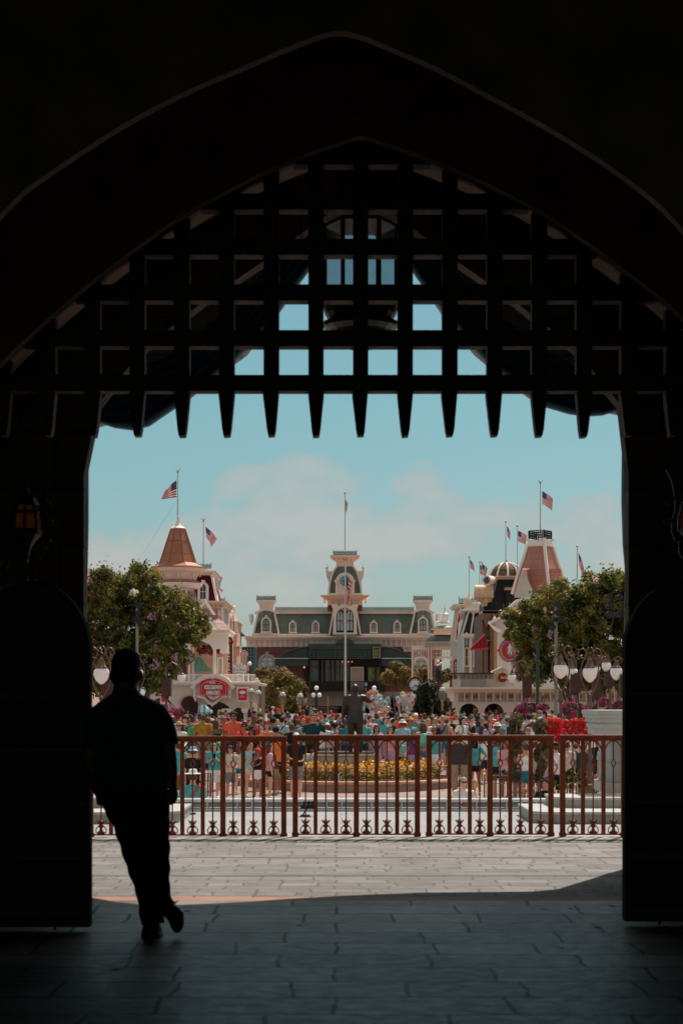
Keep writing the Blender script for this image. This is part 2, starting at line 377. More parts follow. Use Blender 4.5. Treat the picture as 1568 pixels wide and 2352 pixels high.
m = M(); m.box(-7.3,7.3,-8.3,15.5,8.2,8.6); m.build('ceiling', dk, gate)

# portcullis
pt = thing('portcullis', 'dark wooden portcullis with pointed teeth raised under the arch', 'portcullis', (wx(828,13.35),13.35,wz(1000,13.35)))
pw = mat('portcullis_wood', (.085,.06,.046), .75, var=.35, scale=6, bump=.4)
def by(x):   # height of the arch line above a bar
    for a,b in zip(B, B[1:]):
        if a[0] <= x <= b[0] and b[0] > a[0]: return a[1]+(b[1]-a[1])*(x-a[0])/(b[0]-a[0])
    return 1000
Yp = 13.32
xs_ = [828+102.7*k for k in range(-8,8)]
for x in xs_:
    m = M(); top = by(x)-34; j = R.uniform(-1.5,1.5)
    m.ppoly(Yp, [(x-17.5,top),(x+17.5,top),(x+17.5,880),(x+18+j,905),(x+10,985),(x+7,1000+j),(x-7,1001+j),(x-10,985),(x-18+j,905),(x-17.5,880)], .13)
    m.build('vertical_bar', pw, pt)
for y in (879,776,671,566,462,358):
    xl = [x for x in range(-200,1760,4) if by(x) < y+25]
    if not xl: continue
    m = M(); m.pbox(Yp, min(xl)-20, max(xl)+20, y-18.5, y+18.5, .14, -.03); m.build('horizontal_bar', pw, pt)

# drapes in the outer opening
dr = mat('navy_velvet', (.02,.09,.14), .8, var=.3, scale=5, sheen=.2)
def folds(name, Y, edge, x_out, amp, nf, label):
    # hanging curtain: inner edge follows "edge" (x,y list), folds run along it
    m = M(); n = 60; rows = []
    for (xe,y) in edge:
        row = []
        for i in range(n+1):
            t = i/n; x = x_out+(xe-x_out)*t; row.append((wx(x,Y), Y+amp*sin(t*nf*2*PI)+.02*sin(t*31), wz(y,Y)))
        rows.append(row)
    k = len(rows); vs = [p for r in rows for p in r]; b = len(vs); vs += [(x,y+.03,z) for x,y,z in vs]; fs = []
    for a in range(k-1):
        for i in range(n):
            q = a*(n+1)+i; fs += [(q,q+1,q+n+2,q+n+1),(q+b,q+n+1+b,q+n+2+b,q+1+b)]
        q = a*(n+1); fs += [(q,q+n+1,q+n+1+b,q+b),(q+n,q+n+b,q+2*n+1+b,q+2*n+1)]
    m.add(vs, fs); return m.build(name, dr, smooth=1, label=label, cat='curtain', group='navy curtains in the gateway', loc=(wx(edge[-1][0],Y),Y,0))
folds('curtain', 15.3, [(204,950),(203,1040),(203,1200),(201,1300),(197,1400),(190,1500),(175,1650),(160,1800)], -30, .09, 5, 'dark navy curtain hanging down the left edge of the opening')
folds('curtain', 15.3, [(1420,930),(1430,985),(1428,1050),(1427,1150),(1430,1250),(1438,1340),(1449,1430),(1460,1560),(1480,1800)], 1640, .09, 5, 'dark navy curtain hanging down the right edge of the opening')
def swag(pts, outer, label):
    m = M(); Y = 15.34; n = len(pts)
    # sagging cloth: bands between the inner edge and the outer line with ridges
    K = 16; rows = []
    for j in range(K+1):
        t = j/K; rows.append([(wx(a[0]+(b[0]-a[0])*t,Y), Y-.05*abs(sin(t*PI*5)), wz(a[1]+(b[1]-a[1])*t,Y)) for a,b in zip(pts,outer)])
    vs = [p for r in rows for p in r]; b0 = len(vs); vs += [(x,y+.09,z) for x,y,z in vs]; fs = []
    for a in range(K):
        for i in range(n-1):
            q = a*n+i; fs += [(q,q+1,q+n+1,q+n),(q+b0,q+n+b0,q+n+1+b0,q+1+b0)]
    for i in range(n-1): fs.append((i,i+b0,i+1+b0,i+1))
    m.add(vs, fs); m.build('valance', dr, smooth=1, label=label, cat='valance', loc=(wx(pts[0][0],Y),Y,wz(pts[0][1],Y)))
swag([(190,1002),(208,996),(220,968),(238,972),(262,980),(300,985),(340,976),(400,935),(440,903),(538,828),(556,808),(575,795),(640,714),(655,690),(683,652),(707,620),(760,560),(828,505)],
     [(130,1000),(130,960),(135,900),(150,900),(180,890),(250,860),(320,840),(380,820),(420,800),(480,740),(500,730),(520,720),(590,640),(610,610),(640,570),(670,540),(720,480),(828,420)], 'dark swagged valance draped across the left half of the arch')
swag([(828,505),(905,575),(950,622),(971,652),(1000,690),(1013,706),(1085,795),(1116,826),(1205,897),(1218,906),(1255,932),(1310,948),(1350,953),(1385,951),(1415,942),(1428,960),(1440,985)],
     [(828,420),(930,490),(985,540),(1010,570),(1040,610),(1060,640),(1130,720),(1170,740),(1240,800),(1260,810),(1300,830),(1350,860),(1390,870),(1420,880),(1460,890),(1490,910),(1500,980)], 'dark swagged valance draped across the right half of the arch')

# gate leaves with rounded tops
dw = mat('gate_leaf_oak', (.07,.056,.047), .95, spec=.03, var=.35, scale=4, bump=.3)
iron = mat('wrought_iron', (.06,.058,.055), .42, metal=.6, var=.2)
def leaf(Y, cx, hw, ytop, yspr, side, label):
    t = thing('gate_leaf', label, 'gate', (wx(cx,Y),Y,0), 'open gate leaves')
    n = 24; pts = [(cx-hw, 0)]+[(cx-hw*cos(PI*k/n), yspr-(yspr-ytop)*sin(PI*k/n)) for k in range(n+1)]+[(cx+hw, 0)]
    yb = HY+(EYE-.035)*F/Y; pts[0] = (cx-hw, yb); pts[-1] = (cx+hw, yb)
    m = M(); m.ppoly(Y, pts, .12); m.build('leaf', dw, t)
    m = M(); m.ring(Y, [(cx+(x-cx)*1.0, y) for x,y in pts[1:-1]], [(cx+(x-cx)*.975, yspr-(yspr-y)*.97) for x,y in pts[1:-1]], .16, -.02)
    m.build('edge_band', mat('gate_band', (.03,.027,.025), .9, spec=.03), t)
    for k in range(5):
        m = M(); m.pbox(Y, cx-hw*.9, cx+hw*.9, yspr+90+k*125, yspr+96+k*125, .03, -.02); m.build('strap', iron, t)
    m = M(); m.pbox(Y, cx+side*hw*.4-3, cx+side*hw*.4+3, yb, yb+7, .05, .03); m.build('floor_bolt', iron, t)
leaf(11.46, 72, 134, 1334, 1505, 1, 'dark oak gate leaf with rounded top behind the leaning man')
leaf(11.75, 1567, 132, 1336, 1500, -1, 'dark oak gate leaf with rounded top on the right')

# wall lanterns with iron scrolls
amber = mat('amber_glass', (.40,.11,.02), .25, var=.5, scale=16, emit=(.9,.20,.025), estr=.011)
def scroll(m, Y, cx, cy, r, a0, turns, sgn=1, t=1.6, k=22):
    pts = []
    for i in range(k+1):
        u = i/k; a = a0+sgn*turns*2*PI*u; q = r*(1-.8*u); pts.append((cx+q*cos(a), cy-q*sin(a)))
    m.ptube(Y, pts, t, 6)
def walllamp(cx, cy, Y, sx, label):
    t = thing('wall_lantern', label, 'lantern', tuple(P(cx,cy,Y)), 'amber wall lanterns')
    X = lambda v: cx+sx*v
    m = M(); m.plathe(Y, cx, [(8,cy+48),(26,cy+34),(35,cy+28),(33,cy+26),(31,cy-8),(24,cy-34),(10,cy-38)], 8); m.build('glass', amber, t)
    m = M()
    for a in range(8):
        c,s_ = cos(a*PI/4), sin(a*PI/4)
        m.tube([P(cx,y,Y)+Vector((r*c*Y/F, r*s_*Y/F, 0)) for r,y in ((36,cy+30),(35,cy),(27,cy-32),(8,cy-52))], 3.4*Y/F, 5)
    m.plathe(Y, cx, [(36,cy+32),(38,cy+26),(36,cy+20)], 8); m.plathe(Y, cx, [(32,cy-14),(33,cy-19),(30,cy-22)], 8); m.plathe(Y, cx, [(30,cy-34),(22,cy-50),(6,cy-64),(3,cy-80)], 8)
    m.plathe(Y, cx, [(0.5,cy+92),(6,cy+80),(12,cy+60),(24,cy+44),(34,cy+33)], 8); m.build('cage', iron, t)
    m = M()
    m.ptube(Y, [(X(64),cy-112),(X(50),cy-84),(X(44),cy-50)], 2.6); scroll(m,Y,X(54),cy-38,12,PI*.9,1.2,-sx)
    m.ptube(Y, [(X(42),cy-40),(X(43),cy-15),(X(48),cy)], 2.6); scroll(m,Y,X(60),cy+4,12,PI*.9,1.2,-sx)
    m.ptube(Y, [(X(50),cy+8),(X(51),cy+30),(X(42),cy+54)], 2.6); scroll(m,Y,X(44),cy+56,13,PI*.2,1.1,sx)
    m.ptube(Y, [(X(34),cy+54),(X(34),cy+82),(X(24),cy+92)], 2.6); m.ptube(Y, [(X(16),cy+94),(X(12),cy+128)], 2.6)
    scroll(m,Y,X(12),cy+138,14,PI*.3,1.3,sx); scroll(m,Y,X(-52),cy+104,15,PI*.3,1.3,sx); scroll(m,Y,X(-54),cy+158,12,PI*.3,1.2,sx)
    m.ptube(Y, [(X(-42),cy+142),(X(-20),cy+150),(X(-4),cy+158)], 2.6); m.ptube(Y, [(X(-70),cy+60),(X(-40),cy+96)], 2.6)
    m.tube([P(cx,cy-70,Y), P(cx,cy-100,Y), P(cx,cy-100,13.98)], .012, 6); m.tube([P(cx,cy+88,Y), P(cx,cy+100,13.98)], .012, 6)
    m.build('bracket', iron, t)
walllamp(62, 1195, 12.3, 1, 'amber glass wall lantern with iron scrolls on the left')
walllamp(1594, 1190, 12.3, -1, 'amber glass wall lantern with iron scrolls cut by the right edge')

# hanging lantern in the arch
YL = 14.75; t = thing('hanging_lantern', 'six sided iron lantern hanging behind the portcullis', 'lantern', tuple(P(828,812,YL)))
gl = mat('lantern_glass', (.55,.6,.6), .35, var=.1); 
_nt = gl.node_tree; _b = _nt.nodes['Principled BSDF']; _tr = _nt.nodes.new('ShaderNodeBsdfTransparent'); _tr.inputs[0].default_value = (.92,.97,1,1)
_mx = _nt.nodes.new('ShaderNodeMixShader'); _mx.inputs[0].default_value = .38; _nt.links.new(_tr.outputs[0], _mx.inputs[1]); _nt.links.new(_b.outputs[0], _mx.inputs[2])
_nt.links.new(_mx.outputs[0], [n for n in _nt.nodes if n.type=='OUTPUT_MATERIAL'][0].inputs[0])
for a in range(6):
    a0, a1 = a*PI/3, (a+1)*PI/3; m = M(); kk = YL/F
    p = [P(828,y,YL)+Vector((80*kk*cos(q), 80*kk*sin(q), 0)) for y in (700,520) for q in (a0,a1)]
    m.add([p[0],p[1],p[3],p[2]], [(0,1,2,3)]); m.build('glass_pane', gl, t, fix=False)
m = M()
for a in range(6):
    c,s_ = cos(a*PI/3)*82*YL/F, sin(a*PI/3)*82*YL/F; m.tube([P(828,706,YL)+Vector((c,s_,0)), P(828,512,YL)+Vector((c,s_,0))], 5*YL/F, 6)
m.plathe(YL, 828, [(84,521),(88,512),(60,480),(18,455),(6,440)], 6); m.build('frame', iron, t)
m = M(); m.plathe(YL, 828, [(3,815),(8,806),(30,800),(58,785),(72,762),(86,752),(88,742),(74,736),(82,722),(86,704)], 18); m.build('bowl', iron, t)
m = M(); m.tube([P(828,442,YL), Vector((wx(828,YL),YL,8.2))], .012, 6); m.build('chain', iron, t)
# ---------------------------------------------------------------- people
def limbm(m, pts, rs, n=9, flat=1.): m.tube(pts, rs, n, flat)
def body_skin(p, vox=.017):
    m = M()
    m.ell([(0,0,.84,.10,.09),(0,0,.90,.155,.105),(0,.005,.97,.16,.11),(0,0,1.07,.13,.095),(0,-.005,1.20,.145,.105),(0,0,1.32,.165,.105),(0,.005,1.40,.16,.09),(0,.01,1.45,.09,.06),(0,.008,1.50,.052,.054),(0,0,1.56,.048,.052)], 16)
    m.ell([(0,-.012,1.505,.028,.035),(0,-.012,1.525,.050,.062),(0,-.008,1.56,.064,.082),(0,-.002,1.60,.073,.094),(0,.002,1.645,.076,.098),(0,.004,1.685,.064,.086),(0,.004,1.71,.038,.05),(0,.004,1.722,.01,.014)], 16)
    m.ell([(0,-.098,1.585,.016,.014),(0,-.108,1.594,.014,.016),(0,-.098,1.63,.007,.01)], 8)
    for s in (-1,1):
        m.ell([(s*.076,.01,1.575,.008,.012),(s*.08,.012,1.60,.011,.022),(s*.078,.012,1.625,.009,.014)], 8)
        A_ = p['arm'][0 if s < 0 else 1]; A_ = [Vector((s*a[0],a[1],a[2])) for a in A_]
        limbm(m, [Vector((s*.13,.005,1.40))]+A_, [.055,.052,.036,.025,.034,.018], 9)
        h = A_[2]; d = (A_[3]-A_[2]).normalized()
        limbm(m, [h+d*.02, h+d*.05+Vector((-s*.02,-.02,0)), h+d*.075+Vector((-s*.03,-.035,0))], [.014,.012,.008], 6)
        G = p['leg'][0 if s < 0 else 1]; G = [Vector((s*a[0],a[1],a[2])) for a in G]
        limbm(m, [G[0], G[0].lerp(G[1],.45), G[1], G[1].lerp(G[2],.3), G[2]], [.088,.075,.053,.056,.036], 10)
        f = Vector((s*.02,-.15,-.055)); limbm(m, [G[2]+Vector((0,.03,-.04)), G[2]+Vector((0,-.03,-.045)), G[2]+f], [.035,.036,.026], 8)
    return remesh(m, vox, 2)
def cl_top(p, kind, vox=.017):
    m = M(); k = 1.0
    if kind == 'tank': ro = [(0,0,.93,.172,.125),(0,0,1.07,.15,.113),(0,-.005,1.20,.16,.12),(0,0,1.31,.168,.118),(0,.005,1.385,.13,.095),(0,.008,1.43,.10,.075)]
    else: ro = [(0,0,.87,.185,.14),(0,0,.97,.182,.135),(0,-.005,1.10,.168,.128),(0,-.005,1.22,.17,.13),(0,0,1.33,.182,.122),(0,.005,1.405,.165,.10),(0,.01,1.45,.10,.072),(0,.01,1.468,.075,.065)]
    m.ell(ro, 16)
    if kind != 'tank':
        for s in (-1,1):
            A_ = p['arm'][0 if s < 0 else 1]; A_ = [Vector((s*a[0],a[1],a[2])) for a in A_]
            if kind == 'long': limbm(m, [Vector((s*.12,.005,1.405)),A_[0],A_[1],A_[2]], [.062,.066,.05,.036], 9)
            else: limbm(m, [Vector((s*.12,.005,1.405)),A_[0],A_[0].lerp(A_[1],.72)], [.062,.068,.066], 9)
    return remesh(m, vox, 1)
def cl_bot(p, kind, vox=.017):
    m = M()
    if kind in ('skirt','dress'):
        zb = .50 if kind == 'skirt' else .42
        m.ell([(0,0,zb,.235,.19),(0,0,.70,.205,.165),(0,0,.88,.18,.135),(0,0,1.0,.15,.12),(0,0,1.04,.14,.11)], 18)
        return remesh(m, vox, 0)
    m.ell([(0,0,.80,.13,.11),(0,.0,.86,.18,.135),(0,.005,.95,.175,.13),(0,0,1.03,.155,.118)], 16)
    for s in (-1,1):
        G = p['leg'][0 if s < 0 else 1]; G = [Vector((s*a[0],a[1],a[2])) for a in G]
        if kind == 'trousers': limbm(m, [G[0]+Vector((0,0,.03)),G[0].lerp(G[1],.5),G[1],G[1].lerp(G[2],.5),G[2]+Vector((0,0,.03))], [.10,.09,.073,.066,.058], 10)
        else:
            e = .45 if kind == 'hotpants' else .85
            limbm(m, [G[0]+Vector((0,0,.03)),G[0].lerp(G[1],e*.6),G[0].lerp(G[1],e)], [.10,.096,.092 if e < .5 else .085], 10)
    return remesh(m, vox, 1)
def cl_shoes(p):
    m = M()
    for s in (-1,1):
        G = Vector(p['leg'][0 if s < 0 else 1][2]); G.x *= s
        limbm(m, [G+Vector((0,.05,-.055)),G+Vector((0,.01,-.045)),G+Vector((s*.01,-.07,-.058)),G+Vector((s*.02,-.165,-.068))], [.034,.046,.044,.026], 9)
    return m.mesh('shoes')
def hair(kind):
    m = M()
    if kind == 'bun': m.ell([(0,.11,1.66,.02,.02),(0,.115,1.68,.038,.036),(0,.11,1.71,.03,.03),(0,.1,1.725,.01,.01)], 10)
    if kind in ('short','bun','long','curly'):
        e = .012 if kind != 'curly' else .035
        m.ell([(0,.045,1.55,.055,.04),(0,.032,1.60,.078+e,.074),(0,.02,1.645,.079+e,.09),(0,.008,1.69,.068+e,.093),(0,.004,1.72,.045+e,.065),(0,.004,1.738+e,.012,.016)], 16)
    if kind == 'long':
        m.ell([(0,.085,1.30,.05,.018),(0,.075,1.38,.085,.03),(0,.07,1.48,.088,.04),(0,.06,1.57,.09,.05),(0,.045,1.64,.09,.062)], 14)
        for s in (-1,1): m.tube([(s*.07,-.01,1.66),(s*.088,.01,1.58),(s*.085,.02,1.47),(s*.085,0,1.36)], [.02,.026,.024,.01], 8)
    return remesh(m, .012, 1)
def hat(kind):
    m = M()
    if kind == 'cap':
        m.ell([(0,.005,1.665,.083,.104),(0,.005,1.70,.08,.10),(0,.005,1.735,.06,.075),(0,.005,1.75,.02,.03)], 16)
        m.ell([(0,-.09,1.668,.07,.085),(0,-.092,1.678,.07,.086)], 16)
    elif kind == 'bucket': m.ell([(0,0,1.645,.135,.15),(0,0,1.655,.13,.145),(0,0,1.69,.088,.108),(0,0,1.745,.075,.09),(0,0,1.755,.03,.04)], 18)
    elif kind == 'straw': m.ell([(0,0,1.668,.185,.20),(0,0,1.678,.183,.198),(0,0,1.682,.09,.108),(0,0,1.755,.075,.088),(0,0,1.765,.03,.03)], 20)
    elif kind == 'visor': m.ell([(0,-.07,1.66,.085,.11),(0,-.07,1.675,.085,.11)], 16); m.ell([(0,.004,1.655,.082,.103),(0,.004,1.69,.081,.101)], 16)
    elif kind == 'bow':
        for s in (-1,1): m.ell([(s*.055,0,1.725,.012,.012),(s*.06,0,1.75,.045,.022),(s*.062,0,1.785,.04,.02),(s*.062,0,1.80,.012,.01)], 10)
        m.tube([(-.085,.0,1.66),(-.07,0,1.72),(0,0,1.747),(.07,0,1.72),(.085,0,1.66)], .009, 6)
    return m.mesh('hat')
POSES = {
 'stand': dict(arm=[[(.19,.005,1.40),(.225,.02,1.12),(.225,-.03,.88),(.215,-.06,.79),(.21,-.075,.73)]]*2, leg=[[(.085,0,.88),(.10,-.01,.48),(.10,.02,.09)]]*2),
 'phone': dict(arm=[[(.185,.0,1.40),(.20,-.03,1.13),(.10,-.23,1.20),(.05,-.27,1.25),(.03,-.28,1.29)]]*2, leg=[[(.085,0,.88),(.11,-.01,.48),(.12,.02,.09)],[(.085,0,.88),(.10,-.06,.49),(.09,-.02,.09)]]),
 'hip': dict(arm=[[(.19,.005,1.40),(.34,.06,1.17),(.21,-.02,1.00),(.17,-.06,.97),(.15,-.08,.96)],[(.19,.005,1.40),(.225,.02,1.12),(.225,-.03,.88),(.215,-.06,.79),(.21,-.075,.73)]], leg=[[(.085,0,.88),(.13,-.02,.48),(.15,.02,.09)],[(.085,0,.88),(.09,-.01,.48),(.08,.02,.09)]]),
 'walk': dict(arm=[[(.19,.005,1.40),(.22,-.08,1.13),(.20,-.24,.96),(.19,-.30,.92),(.19,-.34,.89)],[(.19,.005,1.40),(.22,.10,1.14),(.22,.10,.89),(.215,.09,.80),(.21,.08,.74)]], leg=[[(.085,0,.88),(.09,-.16,.50),(.09,-.14,.10)],[(.085,0,.88),(.09,.04,.47),(.09,.26,.14)]]),
 'hold': dict(arm=[[(.185,.0,1.40),(.21,.02,1.12),(.12,-.20,1.06),(.04,-.24,1.07),(.0,-.25,1.08)],[(.185,.0,1.40),(.21,.02,1.12),(.13,-.18,1.02),(.05,-.22,1.02),(.01,-.23,1.02)]], leg=[[(.085,0,.88),(.10,-.01,.48),(.10,.02,.09)]]*2),
}
_pc = {}
def pm(key, fn):
    if key not in _pc: _pc[key] = fn()
    return _pc[key]
CC = dict(coral=(.80,.13,.08), red=(.72,.025,.025), orange=(.80,.22,.05), mustard=(.42,.22,.04), turquoise=(.09,.42,.45), teal=(.02,.20,.27), navy=(.02,.03,.07), black=(.015,.015,.017),
 white=(.88,.86,.84), cream=(.66,.58,.47), lavender=(.52,.36,.56), pink=(.72,.40,.46), grey=(.22,.22,.23), olive=(.14,.14,.08), denim=(.12,.20,.32), khaki=(.36,.28,.18), skyblue=(.35,.58,.68),
 mint=(.22,.55,.46), green=(.10,.30,.12), charcoal=(.05,.055,.06), brown=(.12,.06,.035), blond=(.42,.27,.12), auburn=(.20,.07,.03), straw=(.52,.40,.24), blue=(.02,.12,.38), silver=(.35,.36,.38), purple=(.20,.07,.28), yellow=(.75,.52,.06), magenta=(.60,.05,.25), darkteal=(.01,.06,.07))
SKIN = [(.68,.38,.26),(.58,.29,.19),(.38,.18,.11),(.18,.085,.05),(.74,.44,.32)]
def cmat(c): return mat('cloth_'+c, CC[c], .85, var=.26, scale=7, bump=.5, bscale=11)
def smat(i): return mat('skin_%d' % i, SKIN[i], .55, var=.08, scale=6)
dummy = mat('base', (.5,.5,.5))
def sh(me):
    if not me.materials: me.materials.append(dummy)
    return me
def cpart(name, me, m_, parent):
    o = bpy.data.objects.new(name, sh(me)); COL.objects.link(o); o.parent = parent
    o.material_slots[0].link = 'OBJECT'; o.material_slots[0].material = m_
    return o
def person(px, headpy, Y, h, face, pose, top, bot, label, tk='tee', bk='shorts', hr='short', hc='brown', hatk=None, hatc='white', skin=0, pack=None, specs=False, group=None, ground=None, wide=1., name='person', shoe='white', extra=None, sling=None):
    """face: yaw in degrees, 0 looks at the camera"""
    z0 = gz(Y) if ground is None else ground
    if headpy is not None: h = wz(headpy, Y)-z0 - (.03 if hatk else 0)
    s = h/1.735
    t = thing(name, label, 'person', (wx(px,Y), Y, z0), group); t.rotation_euler.z = rad(face); t.scale = (s*wide, s*wide, s)
    pz = POSES[pose]
    cpart('body', pm(('b',pose), lambda: body_skin(pz)), smat(skin), t)
    tn = {'tee':'shirt','tank':'tank_top','long':'long_sleeved_shirt'}[tk]
    cpart(tn, pm((tk,pose), lambda: cl_top(pz, tk)), cmat(top), t)
    cpart(bk if bk != 'hotpants' else 'shorts', pm((bk,pose), lambda: cl_bot(pz, bk)), cmat(bot), t)
    cpart('shoes', pm(('shoes',pose), lambda: cl_shoes(pz)), cmat(shoe), t)
    if hr: cpart('hair', pm(('hair',hr), lambda: hair(hr)), cmat(hc), t)
    if hatk: cpart({'cap':'cap','bucket':'bucket_hat','straw':'brimmed_hat','visor':'visor','bow':'headband'}[hatk], pm(('hat',hatk), lambda: hat(hatk)), cmat(hatc), t)
    if pack:
        def bp():
            m = M(); m.ell([(0,.17,.98,.11,.05),(0,.19,1.02,.14,.085),(0,.19,1.25,.14,.085),(0,.18,1.38,.11,.07),(0,.17,1.42,.05,.04)], 14)
            m.ell([(0,.25,1.02,.09,.04),(0,.265,1.06,.10,.05),(0,.26,1.18,.09,.045)], 10)
            for q in (-1,1): m.tube([(q*.09,.12,1.40),(q*.10,-.0,1.47),(q*.11,-.125,1.38),(q*.12,-.12,1.2),(q*.15,.05,1.05)], .018, 6)
            return remesh(m, .014, 1)
        cpart('backpack', pm('pack', bp), cmat(pack), t)
    if sling:
        def sg():
            m = M(); m.tube([(-.13,-.08,1.44),(-.02,-.145,1.25),(.13,-.13,1.05),(.17,.02,.98),(.12,.13,1.08),(-.02,.15,1.28),(-.12,.09,1.44),(-.13,0,1.475),(-.13,-.08,1.44)], .016, 6)
            m.ell([(.16,-.09,.93,.05,.03),(.17,-.1,.97,.075,.045),(.16,-.1,1.07,.06,.035)], 10); return m.mesh('s')
        cpart('sling_bag', pm('sling', sg), cmat(sling), t)
    if specs:
        def sp_():
            m = M(); m.ell([(-.032,-.100,1.612,.012,.008),(-.034,-.100,1.625,.028,.014),(-.032,-.100,1.638,.02,.01)], 8); m.ell([(.032,-.100,1.612,.012,.008),(.034,-.100,1.625,.028,.014),(.032,-.100,1.638,.02,.01)], 8)
            m.box(-.08,.08,-.104,-.097,1.63,1.636); return m.mesh('sp')
        cpart('sunglasses', pm('specs', sp_), cmat('black'), t)
    elif abs((face+180) % 360-180) < 80:
        def ey():
            m = M()
            for q in (-1,1): m.ell([(q*.03,-.094,1.618,.008,.006),(q*.03,-.096,1.623,.013,.007),(q*.03,-.094,1.629,.008,.006)], 8); m.box(q*.03-.018,q*.03+.018,-.096,-.088,1.638,1.642)
            m.box(-.022,.022,-.092,-.086,1.556,1.561); return m.mesh('e')
        cpart('eyes', pm('eyes', ey), cmat('brown'), t)
    if pose == 'phone':
        def ph():
            m = M(); m.box(-.04,.04,-.31,-.30,1.25,1.39); return m.mesh('ph')
        o = cpart('phone', pm('ph', ph), cmat('black'), t)
    return t
# ---------------------------------------------------------------- foreground railing
rust = mat('rust_brown_paint', (.165,.038,.011), .55, var=.34, scale=7, spec=.22, bump=.12)
YF = 19.4
def panel():
    t = thing('railing_panel', 'x', 'railing', (0,0,0), 'brown metal railing panels across the forecourt')
    k = YF/F; X = lambda p: (p)*k; Z = lambda y: EYE+(HY-y)*k
    def cyl(x, y0, y1, r, nm, extra=()):
        m = M(); m.tube([(X(x),0,Z(y1)),(X(x),0,Z(y0))], r*k, 8)
        for e in extra: m.lathe((X(x),0,0), e, 10)
        return m.build(nm, rust, t, smooth=40)
    for i,x in enumerate((0,140,280)):
        m = M(); m.box(X(x-6),X(x+6),-.026,.026,Z(1928),Z(1696)); m.box(X(x-8),X(x+8),-.034,.034,Z(1921),Z(1914)); m.box(X(x-7.4),X(x+7.4),-.03,.03,.013,.03)
        m.build('post', rust, t)
    for b in (0,140):
        for q in (46.5,93.5):
            m = M(); m.box(X(b+q-4.6),X(b+q+4.6),-.018,.018,Z(1917),Z(1698)); m.build('bar', rust, t)
        for c in (23.5,70,116.5):
            x = b+c; m = M()
            m.tube([(X(x),0,Z(1916)),(X(x),0,Z(1765))], 1.7*k, 7); m.tube([(X(x),0,Z(1743)),(X(x),0,Z(1700))], 1.7*k, 7)
            dp = [(x,1742),(x+7,1754),(x,1767),(x-7,1754)]; di = [(x,1747),(x+4.4,1754),(x,1761.5),(x-4.4,1754)]
            m.ring(0, [(CX+(a)*k*1,b_) for a,b_ in dp], [(CX+a*k,b_) for a,b_ in di], .01) if 0 else None
            V = [(X(a),-.008,Z(b_)) for a,b_ in dp]+[(X(a),-.008,Z(b_)) for a,b_ in di]; V += [(a,.008,c_) for a,_,c_ in V]; fs = []
            for g in range(4):
                h_ = (g+1)%4; fs += [(g,h_,h_+4,g+4),(g+8,g+12,h_+12,h_+8),(g,g+8,h_+8,h_),(g+4,h_+4,h_+12,g+12)]
            m.add(V, fs)
            # arch rising from the bars to the top of the rod
            for s in (-1,1):
                m.tube([(X(x+s*(22.5*cos(a))),0,Z(1745-42*sin(a))) for a in [PI/2*j/8 for j in range(9)]], 1.5*k, 6)
            # cast urn foot
            m.lathe((X(x),0,0), [(3*k,Z(1917)),(8*k,Z(1915)),(9*k,Z(1912)),(4*k,Z(1908)),(3*k,Z(1903)),(6*k,Z(1900)),(6.5*k,Z(1897)),(3*k,Z(1894)),(4*k,Z(1889)),(6*k,Z(1887)),(3*k,Z(1884))], 10)
            for s in (-1,1):
                m.tube([(X(x+s*q),0,Z(y)) for q,y in ((4,1916),(11,1913),(12,1906),(8,1900),(4,1897))], 1.4*k, 5); m.tube([(X(x+s*q),0,Z(y)) for q,y in ((2,1894),(6,1890),(9,1885))], 1.6*k, 5)
            m.build('rod', rust, t, smooth=45)
    m = M(); m.box(X(-6.5),X(286.5),-.032,.032,Z(1697.5),Z(1692.5)); m.box(X(-5),X(285),-.022,.022,Z(1703),Z(1697.6)); m.tube([(X(-7),0,Z(1692)),(X(287),0,Z(1692))], .012, 8)
    m.build('top_rail', rust, t)
    m = M(); m.box(X(2),X(278),-.014,.014,Z(1919.5),Z(1916)); m.build('bottom_rail', rust, t)
    return t
fp = panel()
_lab = ['brown metal railing panel running behind the leaning man to the left gate leaf','brown metal railing panel just right of the leaning man','brown metal railing panel in front of the bronze statue','brown metal railing panel in front of the man in the white cap','brown metal railing panel at the far right by the stone pier']
for i,(x,dy) in enumerate(((69,.0),(371.5,-.012),(678,.012),(985.5,.008),(1291,.012))):
    o = fp if i == 0 else dup(fp)
    o.location = (wx(x,YF), YF+(.04 if i%2 else -.02), dy*.5); o['label'] = _lab[i]; o.rotation_euler.z = rad((.4,-.5,.2,0,-.3)[i])

# ---------------------------------------------------------------- stage truss, steps, piers
alu = mat('brushed_aluminium', (.62,.66,.68), .35, metal=.55, var=.1, scale=4)
t = thing('stage_truss', 'long low silver truss lying along the edge of the forecourt', 'truss', (0,24.0,0))
m = M(); m.box(wx(330,24),wx(1270,24),23.9,24.2,.13,.17); m.build('top_chord', alu, t)
m = M(); m.box(wx(330,24),wx(1270,24),23.93,24.17,.06,.115); m.build('body', mat('truss_grey', (.28,.29,.30), .5, var=.2), t)
m = M(); m.box(wx(330,24),wx(1270,24),23.9,24.2,.012,.04); m.build('bottom_chord', alu, t)
m = M()
for i in range(27): m.box(-2.6+i*.2,-2.6+i*.2+.012,23.88,24.22,.02,.14)
m.build('rung', alu, t)
for px in (418,655,913,1064):
    m = M(); m.pbox(23.88, px-5, px+5, 1846, 1851, .02); m.build('reflector', cmat('red'), t)
t = thing('floor_spotlight', 'small black triple floor spotlight on the forecourt in front of the truss', 'spotlight', (wx(708,22.9),22.9,.012))
blk = mat('black_housing', (.02,.02,.022), .4, var=.2)
for i in range(3):
    m = M(); x = wx(700+i*9,22.9); m.tube([(x,22.75,.185),(x,22.95,.175)], .026, 12); m.build('lamp_head', blk, t)
